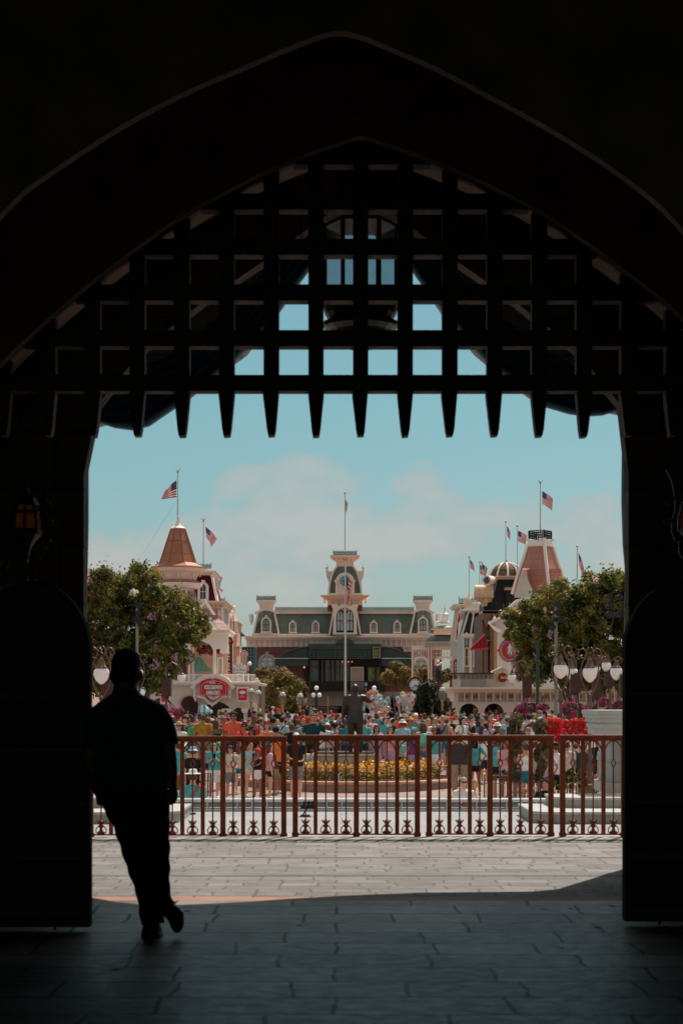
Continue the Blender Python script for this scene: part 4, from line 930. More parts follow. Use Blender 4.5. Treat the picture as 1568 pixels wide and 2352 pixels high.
def banner(label, px, py0, py1, hw, Y, gx, gyy, r, side, arm=True):
    g = gz(Y); zz = HY+(EYE-g)*F/Y; t = thing('banner_lamp', label, 'street lamp', (wx(px,Y),Y,g), 'brown lamp posts with a speaker box and one globe')
    m = M(); m.pbox(Y, px-hw, px+hw, py0, py1, .38, -.19); m.pbox(Y, px-hw*.4, px+hw*.4, py0-4, py0, .2, -.1); m.pbox(Y, px-hw*.5, px+hw*.5, py1, py1+4, .2, -.1); m.build('speaker_box', mat('brown_box', (.075,.035,.03), .6, var=.15), t)
    m = M(); m.plathe(Y, px, [(2.2,py0-30),(2.2,py0-4)], 8); m.plathe(Y, px, [(2.4,py1+4),(2.6,py1+20),(4.5,py1+24),(3.4,py1+29),(3.8,zz-18),(6.5,zz-12),(7,zz)], 10); m.build('post', lampm, t)
    m = M(); m.ptube(Y, [(px,py0-4),(px,py0-22),(px+side*4,py0-36),(px+side*13,py0-42),(px+side*24,py0-36),(gx,gyy-r*1.9)], 1.2, 6)
    scroll(m, Y, px+side*10, py0-30, 6, PI/2, 1.2, side, .8); m.build('arm', lampm, t)
    m = M(); acorn(m, gx, gyy, r, Y); m.build('globe', opal, t, smooth=1)
    m = M(); m.plathe(Y, gx, [(r*.72,gyy-r*.66),(r*.75,gyy-r*.85),(r*.45,gyy-r*1.15),(r*.32,gyy-r*1.6),(r*.1,gyy-r*2)], 10); m.build('cap', lampm, t); return t
banner('brown lamp post with box and one globe in front of the round red advert', 1211, 1559, 1599, 10, 68, 1175.5, 1557, 9.5, -1)
banner('brown lamp post with box between the two large globe lamps, globe to its left', 1322, 1546, 1591, 12, 60, 1313, 1546, 14, -1)
banner('brown lamp post with slanting box right of the nearest lamp, small globe above', 1371, 1549, 1604, 9, 66, 1371, 1537, 7, 1)
banner('brown lamp post with box and one globe above the stone pier', 1401, 1545, 1576, 11, 70, 1392, 1530, 11, -1)
banner('brown lamp post at the right edge with a large globe', 1432, 1550, 1600, 8, 58, 1415, 1545, 14.5, -1)
banner('brown lamp post with box and hanging globe left of the ice cream parlour', 382, 1563, 1600, 10, 66, 417, 1557, 9.7, 1)
banner('brown lamp post with box under the lamp behind the left gate leaf', 245, 1570, 1625, 14, 52, 268, 1556, 9, 1)
# three globe lamps
def tri(label, cx, Y, n):
    g = gz(Y); t = thing('three_globe_lamp', label, 'street lamp', (wx(cx,Y),Y,g), 'dark posts with round globes'); zz = HY+(EYE-g)*F/Y
    m = M(); m.plathe(Y, cx, [(1,1586),(2,1590),(3.2,1591),(2,1595),(2,1603),(3.6,1606),(3.8,1622),(2.2,1626),(2.2,1640),(3.5,zz)], 10)
    for s in (-1,1): m.ptube(Y, [(cx,1602),(cx+s*4,1603),(cx+s*6.5,1601)], .8, 5)
    m.build('post', mat('black_green_iron', (.035,.04,.038), .45, metal=.3), t)
    for x,y in ((cx,1580.5),(cx-6.6,1597),(cx+6.6,1597)):
        m = M(); m.plathe(Y, x, [(5.2*sin(a),y-5.2*cos(a)) for a in [PI*(.04+.92*k/10) for k in range(11)]], 14); m.build('globe', opal, t, smooth=1)
tri('dark three globe lamp in front of the left side of the station', 726.5, 118, 3)
tri('dark three globe lamp rising behind the large balloon bunch', 859, 118, 3)
cop = mat('copper_paint', (.50,.25,.10), .4, metal=.4, var=.15)
glz = mat('lantern_clear', (.30,.31,.29), .15, var=.1, alpha=.45)
def gaslamp(label, cx, yt, Y):
    g = gz(Y); t = thing('gas_lamp', label, 'street lamp', (wx(cx,Y),Y,g), 'copper posts with glass lanterns'); zz = HY+(EYE-g)*F/Y; y = yt
    m = M(); m.plathe(Y, cx, [(4.6,y+32),(7,y+16),(7,y+14)], 8); m.build('glass', glz, t)
    m = M(); m.plathe(Y, cx, [(.4,y),(1.5,y+2),(1,y+4),(3,y+6)], 10); m.plathe(Y, cx, [(8.5,y+14),(8.5,y+15.5),(6,y+15.5)], 8)
    for s in (-1,1): m.ptube(Y, [(cx+s*8,y+15),(cx+s*8.2,y+28),(cx+s*4.5,y+36),(cx,y+39)], .7, 5); m.ptube(Y, [(cx+s*4,y+15),(cx+s*3,y+33)], .4, 4)
    m.build('frame', cop, t)
    m = M(); m.plathe(Y, cx, [(3,y+6),(5.5,y+8),(7,y+12),(7.2,y+14)], 12); m.build('dome', mat('dome_enamel', (.66,.70,.72), .3), t)
    m = M(); m.plathe(Y, cx, [(2,y+33),(3.6,y+37),(2.4,y+41),(3,y+48),(2.2,y+52),(2.4,y+60)], 10); m.build('collar', cop, t)
    m = M(); m.plathe(Y, cx, [(2.4,y+60),(2.6,y+85),(4.2,zz)], 10); m.build('post', mat('black_green_iron',(0,0,0)), t)
gaslamp('copper gas lamp standing before the dark evergreen tree', 1015.5, 1573, 92)
gaslamp('copper gas lamp right of the small red square sign', 576.5, 1576, 86)
gaslamp('copper gas lamp at the right corner of the ice cream parlour', 593, 1580, 100)
gaslamp('copper gas lamp in front of the olive street tree', 649, 1584, 108)
gaslamp('copper gas lamp right of the pink post, below the olive tree', 689, 1587, 116)
# stage light masts
def mast(label, cx, Y, heads, ytop, pole=3.2):
    g = gz(Y); t = thing('light_mast', label, 'light mast', (wx(cx,Y),Y,g), 'grey masts carrying stage lights'); zz = HY+(EYE-g)*F/Y
    m = M(); m.plathe(Y, cx, [(pole*.8,ytop),(pole,ytop+60),(pole*1.1,zz)], 10); m.build('pole', mat('mast_grey', (.26,.27,.22), .5, metal=.3), t)
    for x,y,w,h,a in heads:
        m = M(); k = Y/F; c = P(x,y,Y); d = Vector((cos(a)*.4, -1, sin(a)*.4)).normalized()
        m.tube([c-d*h*k*.9, c-d*h*k*.3, c+d*h*k*.7, c+d*h*k], [w*k*.35,w*k*.6,w*k*.75,w*k*.9], 12); m.pbox(Y, x-w*.9, x-w*.75, y-h*.5, y+h*.4, .06, -.03); m.pbox(Y, x+w*.75, x+w*.9, y-h*.5, y+h*.4, .06, -.03); m.build('spotlight', blk, t)
    m = M(); 
    xs = [h[0] for h in heads]; ys = sorted(set(round(h[1]/22)*22+9 for h in heads))
    for y in ys: m.pbox(Y, min(xs+[cx])-2, max(xs+[cx])+2, y, y+1.5, .08, .1)
    m.build('crossbar', blk, t); return t
mast('grey mast with stage lights in front of the left crape myrtle', 315, 80, [(316,1391,9,9,0),(316,1410,7,8,.6),(313,1424,10,11,0),(326,1422,6,8,-.5),(320,1436,6,7,0)], 1388)
mast('grey mast with stage lights left of the right hand globe lamps', 1276, 76, [(1276,1390,8,8,.8),(1277,1407,8,9,0),(1272,1424,6,8,0),(1283,1422,9,9,-.6),(1268,1441,6,8,.2)], 1388, 3.6)
mast('grey mast with six stage lights at the right edge beside the curtain', 1436, 60, [(1396,1372,9,9,.7),(1420,1371,8,9,-.5),(1398,1394,9,10,0),(1397,1410,10,10,-.8),(1419,1411,9,10,.4),(1432,1411,7,8,.2)], 1362, 3.4)
m = M(); m.plathe(74, 1234, [(3.6,1470),(4,1560),(4.2,1780)], 10); m.build('pole', mat('dark_green_pole', (.05,.06,.05), .5), label='plain dark green pole behind the banner post', cat='pole', loc=(wx(1234,74),74,gz(74)))

# street clock
t = thing('street_clock', 'round street clock with roman face and copper crest by the dark evergreen', 'clock', (wx(953,128),128,gz(128))); Yc = 128
m = M(); m.ring(Yc, [(953+17.5*cos(a),1573+17.5*sin(a)) for a in [2*PI*k/32 for k in range(32)]], [(953+13.8*cos(a),1573+13.8*sin(a)) for a in [2*PI*k/32 for k in range(32)]], .6, -.3); m.build('rim', blk, t)
m = M(); m.ppoly(Yc, [(953+13.9*cos(a),1573+13.9*sin(a)) for a in [2*PI*k/32 for k in range(32)]], .4, -.2); m.build('dial', cmat('white'), t)
for k in range(12):
    a = PI/6*k; m = M(); x,y = 953+11.3*sin(a),1573-11.3*cos(a); c,s_ = cos(a),sin(a)
    m.ppoly(Yc, [(x+u*c-v*s_, y+u*s_+v*c) for u,v in ((-.5,-1.5),(.5,-1.5),(.5,1.5),(-.5,1.5))], .02, -.23); m.build('hour_mark', blk, t)
m = M(); m.ptube(Yc-.25, [(953,1573),(947.5,1582)], .7, 4); m.ptube(Yc-.25, [(953,1573),(958,1578)], .8, 4); m.build('hand', blk, t)
m = M(); m.plathe(Yc, 953, [(.5,1547),(1.6,1549),(1,1551),(2.6,1553),(2,1556)], 8)
for s in (-1,1):
    for a in (.25,.55,.85,1.15): m.plathe(Yc, 953+s*17.5*sin(a), [(.4,1573-19.5*cos(a)-1.5),(1.7,1573-19.5*cos(a)),(.4,1573-19.5*cos(a)+1.8)], 6)
m.build('crest', cop, t)
m = M(); m.plathe(Yc, 953, [(5,1590),(4,1596),(2.6,1602),(3,1650),(6,HY+(EYE+.8)*F/Yc)], 12); m.build('post', blk, t)

# balloons
def balloons(cx, cy, rx, ry, n, Y, seed, where):
    r = random.Random(seed); pl = []; tries = 0
    while len(pl) < n and tries < 4000:
        tries += 1; a = r.uniform(0,6.3); q = math.sqrt(r.random()); x = cx+rx*q*cos(a); y = cy+ry*q*sin(a); d = r.uniform(-.9,.9)
        if all(((x-X_)**2+(y-Y_)**2)/49.+((d-D_)/.3)**2 > 1 for X_,Y_,D_ in pl): pl.append((x,y,d))
    pl.sort(key=lambda p: p[0]*.7+p[1]); cols = ['red','turquoise','clear','yellow','skyblue','clear','pink','turquoise','orange','clear','red']
    ex = P(cx-6, 1668, Y)
    for i,(x,y,d) in enumerate(pl):
        c = r.choice(cols); Yb = Y+d; rr = r.uniform(5.6,7)
        pos = [('upper left','left side','lower left'),('top','middle','bottom'),('upper right','right side','lower right')][0 if x < cx-rx*.33 else 2 if x > cx+rx*.33 else 1][0 if y < cy-ry*.33 else 2 if y > cy+ry*.33 else 1]
        nm = 'empty clear' if c == 'clear' else {'skyblue':'sky blue'}.get(c,c)+' filled clear'
        BAL.setdefault((nm,pos,where), []).append(1); k = len(BAL[(nm,pos,where)])
        ordw = ['','second ','third ','fourth ','fifth ','sixth ','seventh '][min(k-1,6)]
        t = thing('balloon', '%s%s balloon, %s of %s' % (ordw, nm, pos, where), 'balloon', tuple(P(x,y+rr,Yb)), 'balloons of '+where)
        m = M(); m.plathe(Yb, x, [(rr*sin(b)*(1-.08*(b>2)), y-rr*cos(b)*1.05) for b in [PI*(.03+.94*j/10) for j in range(11)]], 14); m.build('envelope', clearb, t, smooth=1)
        if c != 'clear':
            m = M(); q = rr*.72; m.plathe(Yb, x, [(q*sin(b), y+.8-q*cos(b)*1.1) for b in [PI*(.04+.92*j/8) for j in range(9)]], 12); m.build('inner_balloon', cmat(c), t, smooth=1)
        m = M(); m.tube([P(x,y+rr,Yb), P(x,y+rr,Yb).lerp(ex,.5)+Vector((0,0,-.1)), ex], .006, 4); m.build('string', cmat('white'), t)
BAL = {}
clearb = mat('clear_film', (.55,.58,.58), .06, var=.05, spec=.8, alpha=.20)
balloons(863, 1619, 31, 30, 38, 96, 5, 'the large bunch beside the statue')
balloons(931, 1606, 22, 23, 20, 102, 8, 'the smaller bunch near the street clock')

# flags
def fmats(): return [mat('flag_red', (.62,.02,.05), .8, transl=.5), mat('flag_white', (.85,.83,.80), .8, transl=.5), mat('flag_blue', (.02,.06,.16), .8, transl=.3)]
def flag(parent, hoist, fly, Y, wav=.03, ph=0., sep=0.):
    """hoist: (x,ytop),(x,ybot); fly: (x,ytop),(x,ybot) in photo units"""
    m = M(); nr = 26; nc = 36; (x0,a0),(x1,a1) = hoist; (x2,b0),(x3,b1) = fly; k = Y/F; Lh = abs(a1-a0)*k; g = []
    for r_ in range(nr+1):
        v = r_/nr; row = []
        for c in range(nc+1):
            u = c/nc; xa = x0+(x1-x0)*v; ya = a0+(a1-a0)*v; xb = x2+(x3-x2)*v; yb = b0+(b1-b0)*v
            e = u; x = xa+(xb-xa)*e; y = ya+(yb-ya)*(e**1.25); w = sin(u*9+ph+v*1.5)*u
            p = P(x,y,Y)+Vector((wav*2*cos(u*8+ph)*u*.5, w*Lh*.22, w*wav)); row.append(p)
        g.append(row)
    vs = [p for r_ in g for p in r_]; b = len(vs); vs = vs+[p+Vector((0,.012,0)) for p in vs]; k_ = nc+1
    for r_ in range(nr):
        for c in range(nc):
            q = r_*k_+c; s = 1 if (r_//2)%2 else 0
            if r_ < 14 and c < 15:
                s = 2
                if (r_%3==1 and c%3==1) : s = 1
            m.add([vs[q],vs[q+1],vs[q+k_+1],vs[q+k_]], [(0,1,2,3)], s); m.add([vs[q+b],vs[q+k_+b],vs[q+k_+1+b],vs[q+1+b]], [(0,1,2,3)], s)
    return m.build('flag', fmats(), parent, fix=False)
polem = mat('pole_white', (.62,.60,.56), .4, var=.05)
gold = mat('gilt', (.55,.25,.09), .35, metal=.6)
def pole(label, Y, x, yt, yb, r, hoist=None, fly=None, top='ball', mt=None, ph=0., grp='roof flagpoles', wav=.03, cat='flagpole'):
    t = thing('flagpole', label, cat, tuple(P(x,yb,Y)), grp)
    m = M(); m.plathe(Y, x, [(r*.62,yt+5),(r*.8,(yt+yb)/2),(r,yb)], 8); m.build('pole', mt or polem, t)
    m = M()
    if top == 'eagle':
        m.plathe(Y, x, [(.4,yt+1),(1.5,yt+3),(1.8,yt+5),(.9,yt+8)], 8)
        for s in (-1,1): m.ppoly(Y, [(x,yt+4),(x+s*3,yt+2),(x+s*5,yt-2),(x+s*3.2,yt-1),(x+s*1.2,yt+1.8)], .12, -.06)
        m.build('eagle_finial', gold, t)
    else: m.plathe(Y, x, [(r*.3,yt),(r*1.5,yt+1),(r*1.8,yt+2.4),(r*1.4,yt+4),(r*.6,yt+5)], 10); m.build('ball_finial', gold, t)
    if hoist: flag(t, hoist, fly, Y, wav, ph)
    return t
pole('thin white flagpole with a small limp flag on the station clock tower', 329.5, 792, 1130, 1264, 1.5, ((793.2,1147),(793.2,1168)), ((799,1160),(795,1184)), ph=.7, wav=.1)
pole('tall white flagpole with a limp flag before the station, eagle on top', 112, 793, 1283, HY+(EYE+.8)*F/112, 3.0, ((795.5,1318),(795.5,1372)), ((808,1352),(802,1420)), 'eagle', grp=None, wav=.10, ph=1.2)
# ---------------------------------------------------------------- train station at the end of the street
cream = mat('cream_trim', (.88,.67,.555), .6, var=.06, scale=.6)
cream2 = mat('peach_trim', (.90,.61,.46), .6, var=.06, scale=.6)
slate = mat('green_slate', (.165,.20,.17), .6, var=.2, scale=.25, kind=brickk(.35,.22,.015,(.55,.55,.55), rot=(rad(90),0,0), tone=.25))
maroon = mat('maroon_brick', (.23,.075,.065), .85, var=.15, scale=.4, kind=brickk(.5,.2,.02,(1.3,1.3,1.3), rot=(rad(90),0,0), tone=.15))
dkgreen = mat('dark_green_iron', (.050,.056,.046), .5, var=.2, scale=.5)
grn = mat('window_green', (.015,.05,.04), .5)
pane = mat('window_glass', (.56,.60,.55), .18, var=.25, scale=.8, spec=.8)
paned = mat('dark_window_glass', (.05,.065,.065), .12, var=.4, scale=.6, spec=.8)
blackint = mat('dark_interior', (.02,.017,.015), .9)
iron2 = mat('cresting_iron', (.012,.025,.028), .5)
white = mat('painted_white', (.88,.78,.71), .55, var=.05, scale=.7)
Y = 328; g = gz(Y); zg = HY+(EYE-g)*F/Y
st = thing('train_station', 'long cream and maroon railway station with green mansard roof and clock tower closing the street', 'building', (wx(792,Y),Y,g))
def archbody(x0,x1,yt,yb,ops,d,name,mt,fr=0.,par=None):
    poly = [(x0,yb),(x0,yt),(x1,yt),(x1,yb)]
    for (cx,w,ya) in sorted(ops, reverse=True):
        poly += [(cx+w/2,yb)]+[(cx+w/2*cos(PI*k/12), ya+min(w/2,(yb-ya)*.6)*(1-sin(PI*k/12))) for k in range(13)]+[(cx-w/2,yb)]
    m = M(); m.ppoly(YY, poly, d, fr); return m.build(name, mt, par)
YY = Y
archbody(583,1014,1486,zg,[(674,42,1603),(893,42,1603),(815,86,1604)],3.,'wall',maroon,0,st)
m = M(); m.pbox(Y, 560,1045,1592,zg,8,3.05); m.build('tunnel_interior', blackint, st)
m = M(); 
for x in (583,1034):
    for k in range(12): m.pbox(Y, x-1+(k%2)*.6, x+7-(k%2)*1.6, 1488+k*10, 1497+k*10, .2, -.2)
m.build('quoin', mat('grey_quoin', (.42,.38,.34), .7), st)
archbody(600,1020,1589,1622,[(674,44,1601),(893,44,1601)],.3,'stone_band',mat('pink_stone_band', (.50,.31,.25), .8, var=.1, scale=.3),-.35,st)
cornice(st, Y, 566, 1048, 1461, 1487, cream, over=5, d=14, brk=40, bh=.62, name='main_cornice', fr=-1.6)
# mansard
m = M()
def slope(m, Y, x0b, x1b, yb, x0t, x1t, yt, d0, d1):     # sloping roof front: bottom at depth d0, top at depth d1
    A = [P(x0b,yb,Y+d0), P(x1b,yb,Y+d0), P(x1t,yt,Y+d1), P(x0t,yt,Y+d1)]
    Bk = [Vector((v.x,Y+d1+6,v.z)) for v in A]; return m.add(A+Bk, [(0,1,2,3),(4,7,6,5),(0,4,5,1),(1,5,6,2),(2,6,7,3),(3,7,4,0)])
slope(m, Y, 624, 960, 1458, 624, 960, 1408, .2, 2.4); m.build('mansard_roof', slate, st)
m = M(); m.pbox(Y, 625, 960, 1404, 1410, 9, 1.9); m.pbox(Y,625,960,1402,1404,9.2,1.6); m.pbox(Y,578,1012,1456,1461,10,-.4); m.build('roof_moulding', cream, st)
cresting(st, Y+2.2, 632, 756, 1392.5, 1402.5, iron2, 2.4); cresting(st, Y+2.2, 829, 950, 1392.5, 1402.5, iron2, 2.4)
for cx in (672,724.5,858,912): window(st, Y, cx, 11.5, 1430, 1451, cream, pane, 3.0, fr=-.1, d=.9, bm=grn, name='dormer')
# end pavilions
def pav(cx, s):
    m = M(); X = lambda v: cx+s*v
    a = sorted([X(-31),X(30)]); b_ = sorted([X(-17),X(18)])
    slope(m, Y-.5, a[0], a[1], 1458, b_[0], b_[1], 1402, -.3, 2.6); m.build('pavilion_roof', slate, st)
    m = M()
    for q in (-1,1): m.ppoly(Y, [(cx+q*32,1459),(cx+q*27.5,1459),(cx+q*16,1402),(cx+q*19.5,1402)], 1.2, -1.0)
    m.ppoly(Y, [(cx-26,1411),(cx-26,1406),(cx,1395),(cx+26,1406),(cx+26,1411),(cx,1400)], 1.0, -1.1)
    m.pbox(Y, cx-32, cx+32, 1455, 1460.5, 2, -1.15); m.build('pavilion_trim', cream, st)
    m = M(); prof = [(15,1400),(15.5,1394),(17,1388),(21,1384),(23,1380),(23.5,1378),(23.5,1377)]
    m.rings([[(wx(cx+e*r_,Y), Y-.3+1.5+f*(r_*.05), wz(y,Y)) for e,f in ((-1,-1),(1,-1),(1,1),(-1,1))] for r_,y in prof]); m.build('flared_cap', cream, st)
    cresting(st, Y, cx-21.5, cx+21.5, 1367, 1377.5, iron2, 2.1)
    window(st, Y, cx, 16, 1421, 1450, cream, pane, 3.8, fr=-1.3, d=1.1, bm=grn, name='dormer')
    m = M(); x = X(-34); m.plathe(Y+2, x, [(1.2,1436),(3,1432),(5,1424),(5.6,1415),(5,1413),(5,1411)], 12); m.build('scroll_finial', white, st)
pav(611, 1); pav(971, -1)
# centre bay
m = M(); m.ppoly(Y, [(754,1458),(764,1404),(820,1404),(830,1458)], 3, -1.2); m.build('centre_bay', slate, st)
m = M()
for q in (-1,1): m.ppoly(Y, [(792+q*38,1459),(792+q*34,1459),(792+q*25,1404),(792+q*28.5,1404)], 1.2, -1.5)
m.ring(Y, archpts(792,54,1387,1458,16), archpts(792,40,1396,1454,16), 1.6, -2.0); m.pbox(Y,789.5,794.5,1400,1453,1.4,-2.0)
m.pbox(Y, 762,776,1388,1395,2,-1.7); m.pbox(Y, 808,822,1388,1395,2,-1.7); m.pbox(Y, 764,773,1395,1404,1.6,-1.65); m.pbox(Y, 811,820,1395,1404,1.6,-1.65); m.pbox(Y,764,821,1453,1457,1.5,-2.5); m.pbox(Y,768,816,1457,1460,1.2,-2.2); m.build('centre_trim', cream, st)
for cx in (780.8,803): window(st, Y, cx, 17, 1402.5, 1450, grn, pane, 1.0, fr=-1.6, d=.5, key=False, sill=False)
m = M(); m.ppoly(Y, [(772,1453),(772,1407),(779,1397),(792,1393.5),(805,1397),(812,1407),(812,1453)], .2, -1.2); m.build('bay_backing', cream, st)
# tower
m = M(); m.pbox(Y, 752, 832, 1389, 1403, 5, .6); m.build('tower_base', maroon, st)
cornice(st, Y, 752, 832, 1366.5, 1390, cream2, over=16, d=8, brk=6, bh=.55, name='tower_cornice', fr=-1.4, steps=5)
m = M()
for x in (748,836): m.plathe(Y, x-(1 if x<792 else -1)*3, [(.8,1386),(1.8,1383),(1,1380),(2.6,1377)], 8)
m.build('pendant', cream2, st)
prof = [(38.5,1365),(37.5,1350),(35,1335),(31,1320),(26,1309),(19,1300)]
m = M(); m.rings([[(wx(792+e*r_,Y), Y+1.5+f*r_*.07, wz(y,Y)) for e,f in ((-1,-1),(1,-1),(1,1),(-1,1))] for r_,y in prof]); m.build('tower_dome', slate, st)
m = M()
for q in (-1,1):
    o = [(792+q*(r_+1.5),y) for r_,y in prof]+[(792+q*(r_-3),y) for r_,y in prof[::-1]]; m.ppoly(Y, o, .6, -1.75)
m.pbox(Y, 753,831,1362.5,1367,5,-1.9); m.build('dome_rib', cream, st)
m = M(); m.ring(Y, archpts(792,44,1315,1364,18), archpts(792,33,1321.5,1363,18), 1.2, -2.0); m.pbox(Y,767.5,775,1332,1337,1.3,-2.1); m.pbox(Y,809,816.5,1332,1337,1.3,-2.1); m.pbox(Y,770.5,774,1337,1347,1.,-2.05); m.pbox(Y,810,813.5,1337,1347,1.,-2.05)
m.ppoly(Y, archpts(792,35,1320,1363.5,18), .6, -1.75); m.ring(Y, [(792+15.5*cos(a),1335+15.5*sin(a)) for a in [2*PI*k/24 for k in range(24)]], [(792+12.5*cos(a),1335+12.5*sin(a)) for a in [2*PI*k/24 for k in range(24)]], .5, -2.1); m.build('clock_surround', cream, st)
m = M(); m.ppoly(Y, [(792+12.6*cos(a),1335+12.6*sin(a)) for a in [2*PI*k/24 for k in range(24)]], .2, -1.95); ck = m.build('clock_face', mat('pale_blue_dial', (.25,.40,.42), .4, var=.3, scale=1), st)
m = M()
for k in range(12): a = PI/6*k; m.ptube(Y-2.0, [(792+9.5*sin(a),1335-9.5*cos(a)),(792+12*sin(a),1335-12*cos(a))], .5, 4)
m.build('hour_mark', iron2, ck)
m = M(); m.ptube(Y-2.05, [(792,1335),(786,1332)], .8, 4); m.ptube(Y-2.05, [(792,1335),(790,1344)], .6, 4); m.build('hand', iron2, ck)
for q in (-1,1):
    m = M(); x = 792+q*40; m.ppoly(Y, [(792+q*28,1312),(792+q*44,1312),(792+q*43,1322),(792+q*38,1334),(792+q*37,1348),(792+q*34,1352)], 1.5, .5); m.plathe(Y+1, 792+q*41.5, [(3.4,1312),(3,1310),(2,1308),(3.2,1306),(3.4,1303),(1.4,1301),(.5,1296)], 10); m.build('scroll_buttress', cream, st)
m = M(); pr = [(19.5,1303),(20,1298),(19,1293),(21,1288),(30,1283),(33.5,1279),(34,1277),(34,1276)]
m.rings([[(wx(792+e*r_,Y), Y+1.5+f*r_*.07, wz(y,Y)) for e,f in ((-1,-1),(1,-1),(1,1),(-1,1))] for r_,y in pr])
for k in range(5): m.ppoly(Y, [(774+k*9-1.5,1284),(774+k*9+1.5,1284),(774+k*9+1.2,1290),(774+k*9-1.2,1290)], .5, -2.2)
m.build('tower_cap', cream2, st)
cresting(st, Y, 765, 819, 1263, 1276, iron2, 2.2)
# walls under the cornice
for cx in (613,): 
    window(st, Y, cx, 32, 1506, 1532, mat('grey_quoin',(0,0,0)), pane, 4.5, fr=-.3, d=.4, name='window')
window(st, Y, 962, 30, 1506, 1532, mat('grey_quoin',(0,0,0)), pane, 4.5, fr=-.3, d=.4)
# iron entrance canopy
cn = thing('station_canopy', 'dark green iron canopy over the balcony of the railway station', 'canopy', (wx(792,Y-4),Y-4,g)); Yc2 = 323
m = M(); m.pbox(Yc2, 709, 875, 1479, 1513, 6); m.ppoly(Yc2, [(770,1479),(776,1470),(784,1469),(792,1462),(800,1469),(808,1470),(814,1479)], .6, -.3); m.build('fascia', dkgreen, cn)
m = M()
for k in range(9):
    x = 716+k*19.5
    if x < 855: m.ring(Yc2, [(x-7,1495),(x+7,1495),(x+7,1509),(x-7,1509)], [(x-5,1497),(x+5,1497),(x+5,1507),(x-5,1507)], .3, -.25); m.pbox(Yc2,x-5,x+5,1501,1503,.2,-.2)
m.pbox(Yc2,709,875,1490,1491.5,.3,-.3); m.pbox(Yc2,709,875,1511,1513,.3,-.35); m.build('panel_frame', mat('green_grey_iron', (.06,.085,.075), .5), cn)
m = M()
for k in range(28):
    x = 710+k*6.1; m.plathe(Yc2, x, [(.5,1479),(.5,1474),(1.1,1473),(.4,1470)], 6); 
    if k < 27: m.ring(Yc2, [(x+1,1479),(x+1,1475),(x+3,1473.5),(x+5,1475),(x+5,1479)], [(x+2,1479),(x+2,1476),(x+3,1475),(x+4,1476),(x+4,1479)], .2)
m.build('cresting', mat('pale_cresting', (.30,.30,.28), .5), cn)
for q in (-1,1):
    m = M(); pts = [(792+q*84,1487)]+[(792+q*(84+ (68*k/10)), 1487+24*(k/10)**2) for k in range(11)]+[(792+q*152,1517),(792+q*84,1517)]; m.ppoly(Yc2, pts, 4, .5); m.build('side_vault', dkgreen, cn)
    m = M(); m.ptube(Yc2+.3, [(792+q*(84+(68*k/10)), 1486+24*(k/10)**2) for k in range(11)], 1.6, 6); m.build('vault_rim', mat('green_grey_iron',(0,0,0)), cn)
    m = M(); m.pbox(Yc2, *sorted([792+q*84,792+q*165]), 1511.5, 1513.5, 5); m.build('eave_edge', mat('eave_metal', (.50,.56,.58), .35, metal=.3), cn)
    m = M(); m.pbox(Yc2, *sorted([792+q*84,792+q*160]), 1513.6, 1530, .5, .3); m.build('valance_panel', dkgreen, cn)
for x in (712,872,640,690,905,945):
    m = M(); m.plathe(Yc2+.5, x, [(1.6,1513),(1.2,1520),(1.2,1584),(2,1588)], 8); m.build('column', dkgreen, cn)
m = M(); m.ring(Yc2, [(856,1486),(874,1486),(874,1512),(856,1512)], [(858,1488),(872,1488),(872,1510),(858,1510)], .3, -.6)
for k in range(5): m.pbox(Yc2,858,872,1493+k*3.4,1494.6+k*3.4,.15,-.55)
m.pbox(Yc2,857,873,1487,1511,.1,-.3); m.build('notice_board', mat('notice_olive', (.26,.24,.12), .6), cn)
# hall behind the balcony
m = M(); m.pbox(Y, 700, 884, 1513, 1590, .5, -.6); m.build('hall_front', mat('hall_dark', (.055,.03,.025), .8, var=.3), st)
for x,w,c in ((722,20,1),(740,5,0),(752,12,0),(764,9,1),(776,12,1),(787,14,0),(800,8,1)):
    m = M(); m.ring(Y, [(x-w/2,1516),(x+w/2,1516),(x+w/2,1566),(x-w/2,1566)], [(x-w/2+1.2,1518),(x+w/2-1.2,1518),(x+w/2-1.2,1565),(x-w/2+1.2,1565)], .3, -1.); m.pbox(Y,x-w/2,x+w/2,1532,1533.5,.3,-1.05); wv = m.build('hall_window', mat('tan_frame', (.16,.10,.07), .6), st)
    m = M(); m.pbox(Y,x-w/2+1.3,x+w/2-1.3,1518,1564.5,.1,-.85); m.build('pane', paned if not c else mat('curtained_glass', (.16,.17,.15), .3, var=.4, scale=1), wv)
m = M(); m.pbox(Y, 806, 834, 1533, 1588, .4, -1.4); bb = m.build('billboard', mat('blank_board', (.62,.42,.32), .6, var=.05), st)
m = M(); m.ring(Y, [(805,1532),(835,1532),(835,1589),(805,1589)], [(807.5,1535),(832.5,1535),(832.5,1587),(807.5,1587)], .3, -1.6); m.build('board_frame', cream, bb)
for x0,x1 in ((845,861),(864,870)):
    m = M(); m.ring(Y, [(x0-1,1532),(x1+1,1532),(x1+1,1565),(x0-1,1565)], [(x0,1533),(x1,1533),(x1,1564),(x0,1564)], .3, -1.1); o_ = m.build('hall_window', dkgreen, st); m = M(); m.pbox(Y,x0,x1,1533,1564,.1,-.9); m.build('pane', mat('leafy_reflection', (.26,.24,.08), .3, var=.7, scale=1.2), o_)
m = M(); m.pbox(Y, 700, 884, 1587, 1590, 3, -3); m.pbox(Y, 700, 884, 1565, 1566.5, .2, -3.1)
for k in range(92): m.pbox(Y, 700+k*2, 700.6+k*2, 1566.6, 1587, .12, -3.05)
m.build('balcony_rail', mat('rail_brown', (.06,.045,.035), .6), st)
